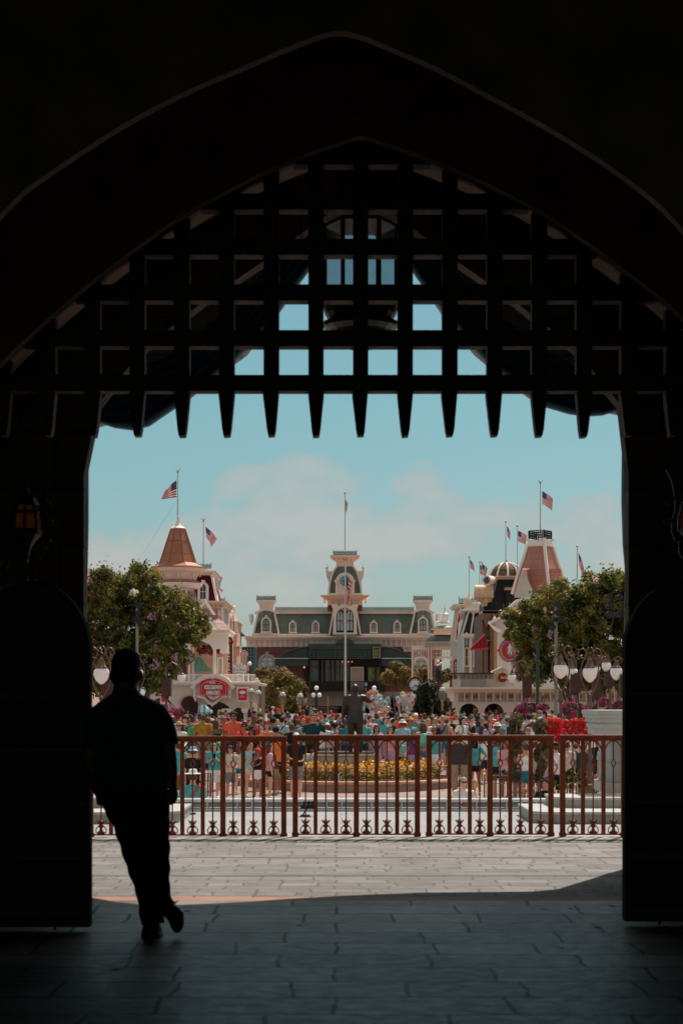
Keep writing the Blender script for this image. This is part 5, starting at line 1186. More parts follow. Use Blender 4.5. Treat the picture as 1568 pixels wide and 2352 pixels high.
for x in (698.5,):
    m = M(); m.plathe(Yc2+2, x, [(2.8*sin(b),1533-2.8*cos(b)) for b in [PI*(.05+.9*j/8) for j in range(9)]], 10); m.build('porch_globe', mat('warm_globe', (.7,.3,.15), .4, emit=(1,.4,.15), estr=.5), cn)
for x in (786,800,808):
    m = M(); m.plathe(Yc2+2, x, [(1.3,1522),(1.5,1520),(.5,1518)], 8); m.build('porch_light', mat('warm_globe',(0,0,0)), cn)
for x in (702,): 
    m = M(); m.plathe(Y-2, x, [(.4,1596),(4,1600),(5,1606),(3,1614),(.5,1617)], 10); m.build('wall_light', cream2, st)
# canopy stuff in the street and the horse-tram
t = thing('open_tram', 'open sided yellow street tram with dark flat roof behind the crowd', 'tram', (wx(744,190),190,gz(190)))
m = M(); m.pbox(190, 709, 779, 1625, 1628, 2.2); m.build('roof', cmat('charcoal'), t)
m = M(); m.pbox(190, 713, 776, 1640, 1652, 2); m.build('body', cmat('mustard'), t)
for x in (714,729,745,760,775):
    m = M(); m.pbox(190, x-.6, x+.6, 1628, 1640, .1); m.build('roof_post', cmat('brown'), t)
for x in (724,764):
    m = M(); k = 190/F; m.tube([P(x,1653,189.9), P(x,1653,190.1)], 4*k, 14); m.build('wheel', blk, t)
for i,(x,Yq,c) in enumerate(((735,300,'bracket lamp post'),)):
    t = setp(M().plathe(300, 753, [(1.2,1600),(1.2,1638)], 8).build('pole', cop, loc=(wx(753,300),300,gz(300))), 'slim copper coloured pole in front of the station arch', 'pole')
t = thing('glass_building', 'dark blue green glazed block beyond the left shops', 'building', (wx(565,300),300,gz(300)))
m = M(); m.pbox(300, 520, 585, 1487, 1650, 8); m.build('wall', mat('blue_green_block', (.05,.10,.11), .3, var=.3, scale=.4), t)
m = M()
for k in range(6): m.pbox(300, 524, 585, 1492+k*8, 1492.8+k*8, .2, -.15)
for k in range(9): m.pbox(300, 527+k*7, 527.7+k*7, 1488, 1530, .2, -.2)
m.pbox(300,520,585,1485.5,1487,8.2,-.4); m.build('glazing_bar', mat('pale_mullion', (.25,.30,.30), .5), t)

# ---------------------------------------------------------------- left side of the street
wall_c = mat('cream_boards', (.80,.65,.54), .7, var=.06, scale=.8, kind=brickk(9.,.16,.012,(.8,.8,.8), rot=(rad(90),0,0), tone=.02))
lilac = mat('lilac_grey_wall', (.56,.46,.42), .7, var=.06, scale=.8)
cu_ = mat('copper_roof', (.40,.155,.085), .45, var=.12, scale=.9, metal=.1)
Y = 118; g = gz(Y); zg = HY+(EYE-g)*F/Y; YY = Y
pl = thing('ice_cream_parlour', 'cream corner parlour with curved pediment, red sign, balcony and octagonal copper roofed turret', 'building', (wx(480,Y),Y,g))
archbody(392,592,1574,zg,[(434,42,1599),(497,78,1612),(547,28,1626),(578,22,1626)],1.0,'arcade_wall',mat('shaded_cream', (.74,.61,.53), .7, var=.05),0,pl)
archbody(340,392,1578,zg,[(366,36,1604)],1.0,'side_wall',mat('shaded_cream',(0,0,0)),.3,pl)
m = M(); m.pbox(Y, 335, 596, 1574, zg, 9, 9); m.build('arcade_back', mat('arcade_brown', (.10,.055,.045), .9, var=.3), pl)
m = M(); m.pbox(Y, 388, 594, 1570, 1574, 12, -.25); m.pbox(Y, 386, 596, 1567.5, 1570, 12, -.4); m.pbox(Y,587,595,1562,1567.4,.5,-.2); m.plathe(Y-.1, 590, [(2.5,1562),(3,1559),(1.5,1557)], 8); m.build('parapet', white, pl)
m = M()
for x,w in ((392,5),(520,8),(561.5,5),(590,6)):
    m.ppoly(Y, [(x-w,1628),(x-w*1.5,1630),(x-w*1.5,1633),(x-w*.8,1638),(x+w*.8,1638),(x+w*1.5,1633),(x+w*1.5,1630),(x+w,1628)], .6, -.35)
    m.plathe(Y-.1, x, [(w*.42,1638),(w*.38,1642),(w*.38,1672),(w*.6,zg)], 10)
m.build('column', white, pl)
m = M(); pts = []
for k in range(17):
    a = PI*(.13+.74*k/16); pts.append((488-56*cos(a)*1.0, 1600-52*sin(a)))
out_ = pts; inn = [(488+(x-488)*.86, 1600+(y-1600)*.80) for x,y in pts]
m.ring(Y, out_, inn, .8, -.7) if 0 else m.ppoly(Y, out_+inn[::-1], .8, -.7)
m.ppoly(Y, [(484,1549),(492,1549),(490,1562),(486,1562)], .3, -.85); m.pbox(Y,437,451,1567,1571,.9,-.75); m.pbox(Y,525,539,1567,1571,.9,-.75); m.build('pediment', white, pl)
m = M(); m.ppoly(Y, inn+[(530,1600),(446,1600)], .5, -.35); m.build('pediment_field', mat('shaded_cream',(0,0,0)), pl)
m = M(); lo = [(452,1602),(466,1602),(472,1607),(478,1614),(487,1619),(496,1614),(502,1607),(508,1602),(522,1602)]; m.ppoly(Y, [(x,y-4) for x,y in lo]+[(x,y+(3 if 455<x<520 else 0)) for x,y in lo[::-1]], .4, -.75); m.plathe(Y-.5, 487, [(1.6,1619),(2,1621),(.4,1625)], 8)
for x in (447,527): m.plathe(Y-.4, x, [(2,1606),(3.4,1600),(2.4,1594),(4,1588),(4.4,1580),(3,1572)], 10)
m.plathe(Y-.6,448.5,[(.3,1613),(2,1609),(2.4,1606),(1,1603)],8); m.build('apron_moulding', white, pl)
# plaque
m = M(); pq = [(459,1596),(459,1575)]+[(490.5-31.5*cos(a), 1575-14.5*sin(a)) for a in [PI*k/14 for k in range(1,14)]]+[(522,1575),(522,1596),(510,1596)]+[(490.5+15.5*cos(a), 1597+12.5*sin(a)) for a in [PI*k/10 for k in range(1,10)]]+[(471,1596)]
m.ppoly(Y, pq, .12, -1.0); sg = m.build('sign_plaque', mat('sign_red', (.72,.015,.02), .4, var=.04), pl)
c_ = (490.5,1585)
pi_ = [(c_[0]+(x-c_[0])*.90, c_[1]+(y-c_[1])*.86) for x,y in pq]; pj_ = [(c_[0]+(x-c_[0])*.885, c_[1]+(y-c_[1])*.84) for x,y in pq]
m = M(); m.ring(Y, pi_, pj_, .03, -1.04); m.build('sign_border', cmat('white'), sg)
wl = cmat('white'); mush = mat('letter_mushroom', (.50,.36,.30), .6)
text('PLAZA', 490.5, 1568, Y, 6, wl, sg, wpx=14, fr=-1.08, bold=.02); text('ICE CREAM', 490.5, 1579, Y, 8.6, wl, sg, wpx=37, fr=-1.09, bold=.04); text('PARLOR', 490.5, 1591.5, Y, 8.6, wl, sg, wpx=28, fr=-1.09, bold=.04)
m = M(); m.pbox(Y, 471, 510.5, 1573.8, 1584.3, .02, -1.035); m.pbox(Y, 476, 505.5, 1586.4, 1597, .02, -1.035); m.build('letter_backing', mush, sg)
for s in (-1,1):
    m = M()
    for k in range(4): m.ppoly(Y, [(490.5+s*9,1571),(490.5+s*(17-k),1569+k*.9-2.4),(490.5+s*(17-k),1570.2+k*.9-2.4)], .02, -1.05)
    m.build('sign_flourish', wl, sg)
m = M()
for k in range(9):
    a = PI*(k+.5)/9; c,s_ = cos(a),sin(a); m.ppoly(Y, [(490.5+3*c,1598+2*s_),(490.5+12.5*cos(a-.12),1598+9.6*sin(a-.12)),(490.5+12.5*cos(a+.12),1598+9.6*sin(a+.12))], .02, -1.05)
m.build('sign_shell', wl, sg)
m = M()
for k in range(15): a = PI*k/14; x = 434-23*cos(a); y = 1617-19*sin(a); m.ppoly(Y,[(x-1.2,y),(x,y-2),(x+1.2,y)],.1,-.15)
for k in range(10): m.plathe(Y-.1, 443.5, [(.6,1577+k*2.1),(.7,1576.4+k*2.1)], 6)
m.build('red_beading', mat('sign_red',(0,0,0)), pl)
# square sign
sq = thing('square_sign', 'small red square sign with white emblem right of the big parlour sign', 'sign', tuple(P(557,1612,Y-.5)))
m = M(); m.pbox(Y, 543.5, 570.5, 1578, 1613, .1, -.5); m.build('frame', white, sq)
m = M(); m.pbox(Y, 547.5, 566.5, 1582, 1608.5, .06, -.58); m.build('panel', mat('sign_red',(0,0,0)), sq)
m = M()
for k in range(13):
    for x,y in ((545+k*2.05,1579.6),(545+k*2.05,1611.3)): m.plathe(Y-.55, x, [(.3,y+.7),(.7,y),(.3,y-.7)], 6)
for k in range(15):
    for x in (545.2,569): y = 1581+k*2.1; m.plathe(Y-.55, x, [(.3,y+.7),(.7,y),(.3,y-.7)], 6)
m.build('bulb', opal, sq)
m = M(); m.ppoly(Y, [(549.5,1592),(551,1588.5),(557,1586.5),(563,1588.5),(564.5,1592),(561,1594),(553,1594)], .03, -.62); m.build('emblem', wl, sq); text('ICE', 557, 1597.5, Y, 2.4, wl, sq, wpx=5, fr=-.62); text('CREAM', 557, 1601, Y, 3, wl, sq, wpx=10, fr=-.62)
sq2 = thing('square_sign', 'red square sign with a white swirl half hidden behind the leaning man', 'sign', tuple(P(378,1618,100)))
m = M(); m.pbox(100, 368, 390, 1576, 1618, .1); m.build('frame', white, sq2); m = M(); m.pbox(100, 371, 387, 1580, 1612, .05, -.06); m.build('panel', mat('sign_red',(0,0,0)), sq2)
m = M(); m.ppoly(100, [(375,1594),(379,1587),(386,1588),(386,1598),(381,1602)], .03, -.10); m.build('emblem', wl, sq2)
# balcony storey
m = M(); m.pbox(Y, 418, 586, 1549, 1551.5, .1, .4); m.pbox(Y, 385, 586, 1565, 1567, .1, .4)
for k in range(70): m.pbox(Y, 386+k*2.9, 387+k*2.9, 1551.5, 1565, .05, .42)
for x in (385,398,434,559,570): m.pbox(Y, x-1.6, x+1.6, 1547, 1567, .2, .35)
m.build('balustrade', white, pl)
m = M()
for x,yt in ((434,1466),(444,1480),(491,1466),(495,1470)): m.plathe(Y+ (1.4 if x in (434,491) else 2.6), x, [(3.2,1567),(3.2,1550),(2,1548),(2.6,1540),(1.8,1520),(1.8,1488),(2.8,1485),(3.6,1478),(3.6,yt)], 10)
m.build('turned_column', white, pl)
m = M(); A1 = [(462-28*cos(a), 1500-26*sin(a)) for a in [PI*k/14 for k in range(15)]]
m.ppoly(Y, [(427,1500),(427,1455),(523,1455),(523,1500),(505,1500),(505,1490),(491,1490)]+[(x,y) for x,y in A1[::-1]], .8, 1.2); m.build('arched_frieze', white, pl)
m = M(); m.pbox(Y, 424, 526, 1449, 1455, 6, .6); m.pbox(Y, 421, 529, 1446, 1449, 6.4, .3); m.pbox(Y,392,586,1567,1569,8,2); m.build('balcony_cornice', white, pl)
m = M(); m.pbox(Y, 392, 440, 1466, 1567, .4, 4.6); m.pbox(Y, 440, 522, 1455, 1567, .4, 6.6); m.build('back_wall', mat('rose_wall', (.55,.36,.28), .7, var=.08), pl)
for cx in (421,): window(pl, Y+4.4, cx, 12, 1500, 1548, mat('brick_frame', (.30,.10,.08), .7), paned, 2.5, arch=False, fr=0)
window(pl, Y+6.4, 505, 9, 1512, 1548, white, pane, 2, arch=False, fr=0)
gst = mat('green_awning', (.20,.42,.31), .75, var=.06, transl=.35, kind=stripek(0,.16,(.28,.48,.37)))
aw = thing('green_awning', 'pale green striped awning sloping over the parlour balcony', 'awning', tuple(P(460,1541,Y+1.5)))
m = M(); ya = Y+1.6
m.add([P(447,1510,ya+2),P(460,1510,ya+2),P(484,1540,ya),P(447,1540,ya),P(447,1540,ya+2),P(484,1540,ya+2)], [(0,1,2,3),(0,3,4),(1,5,2),(0,4,5,1),(3,2,5,4)]); m.build('canopy', gst, aw)
m = M(); m.pbox(Y+1.58, 447, 484.5, 1540, 1543, .04)
m.build('scalloped_edge', gst, aw)
# lower shingle roof
sh_ = mat('pink_shingle', (.42,.26,.24), .75, var=.2, scale=2, kind=brickk(.5,.3,.03,(.55,.5,.5), rot=(rad(90),0,0), tone=.2))
m = M(); slope(m, Y+1, 422, 524, 1446, 462, 500, 1420, 0, 2.5); m.pbox(Y+2,455,500,1400,1424,4,1.4); m.build('shingle_roof', sh_, pl)
m = M(); m.ppoly(Y, [(505,1441),(527,1449),(523,1451),(496,1444),(478,1420),(484,1418)], .3, .7); m.ppoly(Y,[(446,1412),(470,1376),(494,1412),(488,1412),(470,1386),(452,1412)], .5, 1.6); m.build('roof_trim', white, pl)
# turret
def octring(m, Y, cx, prof, rot=PI/8, n=8): m.plathe(Y, cx, prof, n, rot)
tc_ = 409; Yt = 124
m = M(); octring(m, Yt, tc_, [(38,1470),(38,1350)]); m.build('turret_wall', wall_c, pl)
m = M(); octring(m, Yt, tc_, [(46,1404),(56,1400),(48,1390),(42,1360)]); m.build('turret_skirt', sh_, pl)
m = M(); octring(m, Yt, tc_, [(50,1352),(57,1347),(58,1343),(58,1341)]); octring(m,Yt,tc_,[(44,1392),(60,1404),(60,1408),(44,1412)]); m.build('turret_cornice', white, pl)
m = M(); octring(m, Yt, tc_, [(58,1341),(57,1339),(44,1333)]); m.build('copper_skirt', cu_, pl)
m = M(); octring(m, Yt, tc_, [(42,1334),(44,1330),(48,1322),(52,1317),(60,1314),(64,1309),(64.5,1306)]); 
for k in range(8):
    a = PI/4*k; m.plathe(Yt+48*Yt/F*-sin(a)*-1, tc_+50*cos(a), [(1,1326),(2.2,1321),(2.2,1316)], 6)
m.build('turret_frieze', cream, pl)
m = M(); octring(m, Yt, tc_, [(66,1306),(65.5,1303.5),(54,1299),(44,1294),(17.5,1216)]); m.build('copper_roof', cu_, pl)
m = M()
for k in range(8):
    a = PI/4*k+PI/8; kq = Yt/F; m.tube([Vector((wx(tc_,Yt)+r_*kq*cos(a), Yt+r_*kq*sin(a), wz(y,Yt))) for r_,y in ((54.3,1299),(44.2,1294),(17.8,1216))], .035, 5)
for y,r_ in ((1243,27.6),(1273,37.2)): octring(m, Yt, tc_, [(r_+.3,y+.8),(r_,y)])
m.build('roof_seam', mat('copper_seam', (.30,.11,.06), .5), pl)
m = M(); octring(m, Yt, tc_, [(15,1216),(18,1215),(18,1213.5),(9,1208),(5,1202),(3.4,1195),(2.6,1188),(3,1186),(2,1185)]); m.build('finial_base', white, pl)
for a_,cx in ((0,tc_-22),(0,tc_+6),): window(pl, Yt-1.1, cx+4, 16, 1354, 1376, white, paned, 2, arch=False, fr=-.05, d=.2)
pole('flagpole with a flag blowing left on the copper roofed turret', Yt, 408, 1080, 1186, 1.7, ((405.5,1103),(405.5,1142)), ((380,1127),(371,1147)), 'eagle', ph=.5)
t = M(); t.tube([P(405,1150,Yt), P(310,1300,Yt+4)], .006, 4); t.build('guy_wire', mat('wire_grey', (.3,.32,.32), .5), label='thin guy wire running down left from the copper turret flagpole', cat='wire', loc=tuple(P(405,1140,Yt)))

# red mansard shop
Y = 146; g = gz(Y); mrn = mat('maroon_shingle', (.20,.022,.035), .7, var=.15, scale=1)
rs = thing('red_mansard_shop', 'tall shop with deep red mansard, arched dormer and iron cresting behind the turret', 'building', (wx(485,Y),Y,g)); YY = Y
m = M(); m.pbox(Y, 440, 512, 1394, HY+(EYE-g)*F/Y, 9, 1.5); m.build('wall', lilac, rs)
m = M(); slope(m, Y, 430, 497, 1380, 440, 484, 1320, .0, 1.8); m.build('mansard_roof', mrn, rs)
m = M(); m.ppoly(Y, [(483,1320),(488,1320),(500,1380),(495,1380)], 1.5, -.3); m.build('hip_moulding', white, rs)
m = M(); m.pbox(Y, 430, 489, 1314, 1320, 7, -.2); m.pbox(Y, 430, 491, 1311, 1314, 7.2, -.5); m.build('upper_cornice', cream, rs)
m = M(); slope(m, Y, 440, 493, 1311, 452, 486, 1303, -.2, 1.5); m.build('cap_roof', mat('grey_lead', (.22,.25,.25), .5), rs)
cresting(rs, Y+1, 453, 485, 1293, 1304, iron2, 3.4)
window(rs, Y, 466, 15, 1341, 1377, white, paned, 4.6, fr=-.6, d=.8, name='dormer')
cornice(rs, Y, 455, 516, 1380, 1395, cream, over=6, d=9, brk=6, bh=.4, name='main_cornice', fr=-1.)
m = M(); m.plathe(Y+1, 495, [(4,1378),(3.4,1360),(5,1352),(6,1349)], 10); m.plathe(Y+1,499,[(6,1349),(7.5,1344),(8,1337),(8,1334)],12); m.pbox(Y+.6,504,508,1326,1334,.8); m.pbox(Y+.5,502.5,509.5,1325,1327,1.); m.build('chimney', mat('grey_scroll', (.48,.46,.43), .6), rs)
m = M(); m.pbox(Y, 508,512,1397,1410,.8,-.4); m.ppoly(Y, [(503,1410),(512,1410),(511,1425),(516,1434),(503,1434)], .9, -.3); m.pbox(Y,496,524,1434,1438,1.5,-.3); m.build('scroll_bracket', white, rs)
cresting(rs, Y+4, 503, 516, 1372, 1384, iron2, 3)
pole('flagpole with a drooping flag on the red mansard shop', Y+2, 467, 1192, 1305, 1.4, ((472,1210),(473,1234)), ((499,1238),(487,1256)), 'eagle', ph=2.)
pole('short pole with a small flag jutting from the red mansard chimney', Y+2, 502, 1346, 1352, .5, ((502,1349),(504,1354)), ((513,1357),(509,1362)), ph=1.)
# peach shop
Y = 172; g = gz(Y); ps = thing('peach_shop', 'narrow peach and cream shop front with white urn and rolled pediment', 'building', (wx(530,Y),Y,g)); zb_ = HY+(EYE-g)*F/Y
m = M(); m.pbox(Y, 500, 544, 1428, zb_, 8); m.build('wall', mat('peach_wall', (.72,.42,.27), .7, var=.06), ps)
m = M(); m.pbox(Y, 505, 538, 1419, 1423, 8, -.6); m.pbox(Y, 508, 534, 1423, 1428, 8, -.3); m.pbox(Y,536,549,1427,1429,8,-.4); m.pbox(Y,538,545,1429,1452,.6,-.4); m.pbox(Y,531,536,1430,1560,.3,-.3); m.pbox(Y,538,549,1483,1485,5,-.3); m.build('moulding', cream, ps)
m = M(); m.plathe(Y, 520.5, [(4,1419),(3,1416),(7,1411),(7.5,1406),(5,1401),(1,1396)], 12); m.plathe(Y+1, 530, [(4,1419),(3,1415),(6,1410),(5,1405),(1,1400)], 12); m.build('urn', white, ps)
m = M(); k = Y/F; m.tube([P(527,1398,Y)+Vector((0,2,0)), P(538,1398,Y)+Vector((0,2,0))], 9*k, 18); m.pbox(Y,527,538,1402,1420,3,1.2); m.build('rolled_pediment', cream, ps)
for y0 in (1470,1500,1530): window(ps, Y, 523, 8, y0-8, y0+12, cream, pane, 1.5, arch=False, fr=-.3)
m = M(); m.ppoly(Y+6, [(542,1445),(560,1458),(556,1460),(542,1460)], 3); m.build('side_roof', mat('green_eave', (.05,.10,.07), .6), ps)
m = M(); m.ppoly(Y+5.8, [(542,1443),(561,1457),(559,1459.5),(542,1447)], .3); m.build('eave_trim', mat('peach_wall',(0,0,0)), ps)
# signs on the left
def bulbs(m, Y, pts, r=.55, fr=-.1):
    for x,y in pts: m.plathe(Y+fr, x, [(r*.4,y+r),(r,y),(r*.4,y-r)], 6)
Ys1 = 130; cs_ = thing('vertical_sign', 'tall dark red sign reading CRYSTAL ARTS in cream letters', 'sign', tuple(P(525.5,1553,Ys1)))
m = M(); m.ppoly(Ys1, [(518,1552),(515,1546),(517,1541),(517.5,1480),(515,1474),(519,1465),(525.5,1461.5),(532,1465),(536,1474),(533,1480),(533.5,1541),(536,1546),(532,1552),(525.5,1555)], .35); m.build('board', mat('oxblood', (.085,.012,.012), .5, var=.1), cs_)
for yc in (1471,1547): 
    m = M(); m.ppoly(Ys1, [(520,yc+4),(520,yc),(525.5,yc-4),(531,yc),(531,yc+4)], .03, -.04); m.build('sign_ornament', mat('sign_orange', (.55,.09,.02), .5), cs_)
m = M(); bulbs(m, Ys1, [(516.6,1482+k*2.9) for k in range(21)]+[(534.4,1482+k*2.9) for k in range(21)]+[(525.5+10*cos(a),1472-9*sin(a)) for a in [PI*k/12 for k in range(13)]]+[(525.5+9*cos(a),1547+7*sin(a)) for a in [PI*k/10 for k in range(11)]]); m.build('bulb', opal, cs_)
lc = mat('sign_cream', (.72,.62,.48), .5)
for i,ch in enumerate('CRYSTAL ARTS'):
    if ch != ' ': text(ch, 525.5, 1482.5+i*5.15, Ys1, 4.0, lc, cs_, wpx=6.5 if ch != 'L' else 5.5, fr=-.05, bold=.02)
Yj = 128; js = thing('jewellery_sign', 'pale scrollwork shop sign with jewel lettering over turquoise strips', 'sign', tuple(P(549,1559,Yj)))
m = M(); m.ppoly(Yj, [(534,1531)]+[(549-16*cos(a),1532-8*sin(a)) for a in [PI*k/10 for k in range(1,10)]]+[(566,1531),(565,1547),(533,1546)], .2); m.build('board', mat('pewter', (.30,.32,.33), .5, var=.3, scale=6), js)
m = M()
for k,(x,y,r_) in enumerate(((537,1533,4),(544,1529,5),(553,1528,5),(561,1531,4))): scroll(m, Yj-.1, x, y, r_, k, 1.3, 1, .7)
m.build('scrollwork', mat('pewter_light', (.62,.64,.64), .4), js); text('CROWN', 552, 1535.5, Yj, 4.5, wl, js, wpx=24, fr=-.12, shear=.2); text('JEWELS', 551, 1543, Yj, 4.6, wl, js, wpx=25, fr=-.1)
tq = mat('turquoise_sign', (.02,.30,.42), .5); m = M(); m.pbox(Yj, 531, 566, 1549, 1553.2, .15, -.05); m.pbox(Yj, 529, 557, 1554, 1558.6, .15, -.05); m.build('strip', tq, js)
text('FINE JEWELRY', 548.5, 1551.1, Yj, 2.6, wl, js, wpx=31, fr=-.08); text('EST. 1886', 543, 1556.3, Yj, 2.8, wl, js, wpx=20, fr=-.08)
Yr = 150; rs2 = thing('bulb_sign', 'tall keyhole shaped sign outlined with red bulbs beyond the jewellery sign', 'sign', tuple(P(561,1556,Yr)))
o = [(553,1556),(553,1508),(551.5,1504),(553,1498),(557,1495),(563,1495),(567,1498),(568.5,1504),(567,1508),(567,1528),(571,1534),(571,1540),(567,1546),(567,1556)]
m = M(); m.ppoly(Yr, [(560+(x-560)*.86, 1526+(y-1526)*.95) for x,y in o], .25); m.build('board', cream, rs2)
m = M(); m.ring(Yr, o, [(560+(x-560)*.8, 1526+(y-1526)*.94) for x,y in o], .3, -.05); m.build('red_outline', mat('sign_red',(0,0,0)), rs2)
m = M(); bulbs(m, Yr, [(x,y) for a,b in zip(o,o[1:]) for x,y in [(a[0]+(b[0]-a[0])*q,a[1]+(b[1]-a[1])*q) for q in (0,.25,.5,.75)]], .5, -.12); m.build('bulb', opal, rs2)
m = M(); m.pbox(Yr, 558, 563, 1502, 1550, .04, -.06); m.build('inner_panel', mat('panel_grey', (.45,.45,.40), .6), rs2)
t = thing('globe_lamp', 'single round white globe lamp above the street tree beside the station', 'street lamp', (wx(573,140),140,gz(140)))
m = M(); m.plathe(140, 573, [(5*sin(b),1525-5*cos(b)) for b in [PI*(.04+.92*j/10) for j in range(11)]], 16); m.build('globe', opal, t, smooth=1)
m = M(); m.plathe(140, 573, [(2,1530),(1.2,1534),(1.5,HY+(EYE+.8)*F/140)], 8); m.build('post', blk, t)
t = thing('striped_umbrella', 'blue and white striped market umbrella under the parlour arch', 'umbrella', (wx(470,104),104,gz(104)))
m = M(); m.rings([[P(x,y,104)+Vector((0,dy,0)) for x,y,dy in ((455,1640,-.3),(480,1641,-.5),(487,1638,.5),(458,1636,.6))], [P(x,y,104)+Vector((0,dy,0)) for x,y,dy in ((455,1636,-.3),(481,1636,-.5),(487,1633,.5),(458,1632,.6))], [P(x,y,104)+Vector((0,dy,0)) for x,y,dy in ((462,1620,0),(470,1619,-.05),(471,1619,.1),(463,1620,.1))]]); m.build('canopy', mat('blue_stripe', (.08,.32,.45), .7, transl=.35, var=.04, kind=stripek(0,.14,(.55,.62,.62))), t)
m = M(); m.plathe(104, 469, [(.7,1622),(.7,1690)], 8); m.build('pole', white, t)
t = thing('shop_building', 'sliver of a cream building beyond the left crape myrtle', 'building', (wx(150,150),150,gz(150)))
m = M(); m.pbox(150, 60, 208, 1318, 1700, 6); m.pbox(150, 60, 214, 1312, 1318, 6, -.4); m.pbox(150,60,210,1306,1312,6,-.2); m.build('wall', cream, t); m = M(); m.plathe(150, 207, [(.5,1306),(.3,1294)], 6); m.build('aerial', iron, t)
for x in (150,185): window(t, 150, x, 16, 1350, 1385, white, paned, 3, fr=-.3)
# ---------------------------------------------------------------- right side of the street
Y = 208; g = gz(Y); zb_ = HY+(EYE-g)*F/Y
gp = thing('lattice_pavilion', 'cream lattice pavilion with two tier dark roof and small white cupola', 'pavilion', (wx(1010,Y),Y,g))
m = M(); m.plathe(Y, 1012, [(1.2,1430),(11,1431),(11,1429),(8,1427)][::-1], 12)
m.plathe(Y, 1021, [(10.5,1432),(10,1429),(8,1427),(7,1426)], 10); m.plathe(Y,1021,[(7.5,1416),(10.5,1412.5),(10.5,1411),(5,1408),(2,1404),(3,1400),(2.6,1396),(1,1393),(.4,1388)],12)
for k in range(6): a = PI/3*k+.3; m.plathe(Y+6.5*sin(a)*Y/F, 1021+6.5*cos(a), [(.9,1427),(.8,1415)], 6)
m.build('cupola', white, gp)
dkr = mat('dark_glazed_roof', (.045,.06,.06), .25, var=.3, scale=.6, spec=.6)
m = M(); m.plathe(Y, 1019, [(30,1446),(27,1442),(18,1438),(8,1437)], 10, .3); m.build('upper_roof', mat('grey_green_roof', (.22,.22,.19), .5, var=.2), gp)
m = M(); m.plathe(Y, 1019, [(24,1459),(25,1454),(24,1447),(31,1446.6),(31,1445.2)], 10, .3); m.build('upper_frieze', cream2, gp)
m = M(); m.plathe(Y, 1017, [(46,1477),(38,1468),(29,1461),(18,1459)], 10, .3, .8); m.build('dome_roof', dkr, gp)
for x0,x1,y0,y1,fr in ((972,1062,1474,1484,-3.2),(928,992,1484,1494,-1.5)):
    m = M(); m.pbox(Y, x0, x1, y0, y0+3, 6, fr-.5); m.pbox(Y, x0+3, x1-3, y0+3, y1, 6, fr); m.build('eave', mat('eave_taupe', (.50,.43,.38), .6), gp)
m = M(); m.pbox(Y, 946, 1054, 1484, 1492, .3, -2.6)
for x0,x1,cols in ((949,984,6),(994,1052,7)):
    st_ = (x1-x0)/cols
    for r_ in range(3):
        y0 = 1492+r_*8
        m.pbox(Y, x0, x1, y0, y0+1.1, .2, -2.6)
        for c in range(cols+1): m.pbox(Y, x0+c*st_-.5, x0+c*st_+.5, y0, y0+8, .2, -2.55)
        for c in range(cols):
            xa = x0+c*st_; a_ = abs((c+.5)/cols-.5)
            if r_ < 2 or a_ > .3:
                m.ptube(Y-2.5, [(xa,y0+1),(xa+st_,y0+8)], .35, 4); m.ptube(Y-2.5, [(xa+st_,y0+1),(xa,y0+8)], .35, 4)
m.build('lattice', cream, gp)
m = M()
for x,w in ((947,1.8),(984,1.6),(990,1.6),(1054,2)): m.pbox(Y, x-w, x+w, 1484, zb_, .5, -2.9+.02*(x%3))
for cx,hw in ((966,16),(1022,24)): m.ppoly(Y, [(cx-hw,1530),(cx-hw,1512)]+[(cx-hw*cos(a)*.98,1514-6*sin(a)) for a in [PI*k/10 for k in range(11)]]+[(cx+hw,1512),(cx+hw,1530)]+[(cx+hw*.86*cos(a),1528-16*sin(a)) for a in [PI*k/10 for k in range(11)]], .2, -2.7)
m.build('post', cream, gp)
t = thing('globe_cluster', 'cluster of white globes on a dark statue like lamp beside the lattice pavilion', 'street lamp', (wx(1006,150),150,gz(150)))
for x,y in ((1006,1519),(1010,1526),(1005,1528),(1012,1524)):
    m = M(); m.plathe(150, x, [(3*sin(b),y-3*cos(b)) for b in [PI*(.05+.9*j/8) for j in range(9)]], 12); m.build('globe', opal, t, smooth=1)
m = M(); m.plathe(150, 1005, [(7,1560),(7.5,1552),(6,1546),(8,1542),(5,1537),(1.6,1534),(1.2,1528)], 10); m.plathe(150,1005,[(3,1690),(3,1561)],8); m.build('post', mat('verdigris_dark', (.03,.05,.05), .5, metal=.3), t)
em = thing('emporium_sign', 'narrow red vertical sign with cream letters starting EMPOR', 'sign', tuple(P(1046,1556,175)))
m = M(); m.ppoly(175, [(1041,1560),(1041,1519),(1044,1516),(1046.5,1512),(1049,1516),(1052,1519),(1052,1560)], .3); m.build('board', mat('emporium_red', (.30,.012,.015), .5), em)
for i,ch in enumerate('EMPORIUM'):
    if i < 5: text(ch, 1046.5, 1524+i*7, 175, 5, lc, em, wpx=5, fr=-.05)
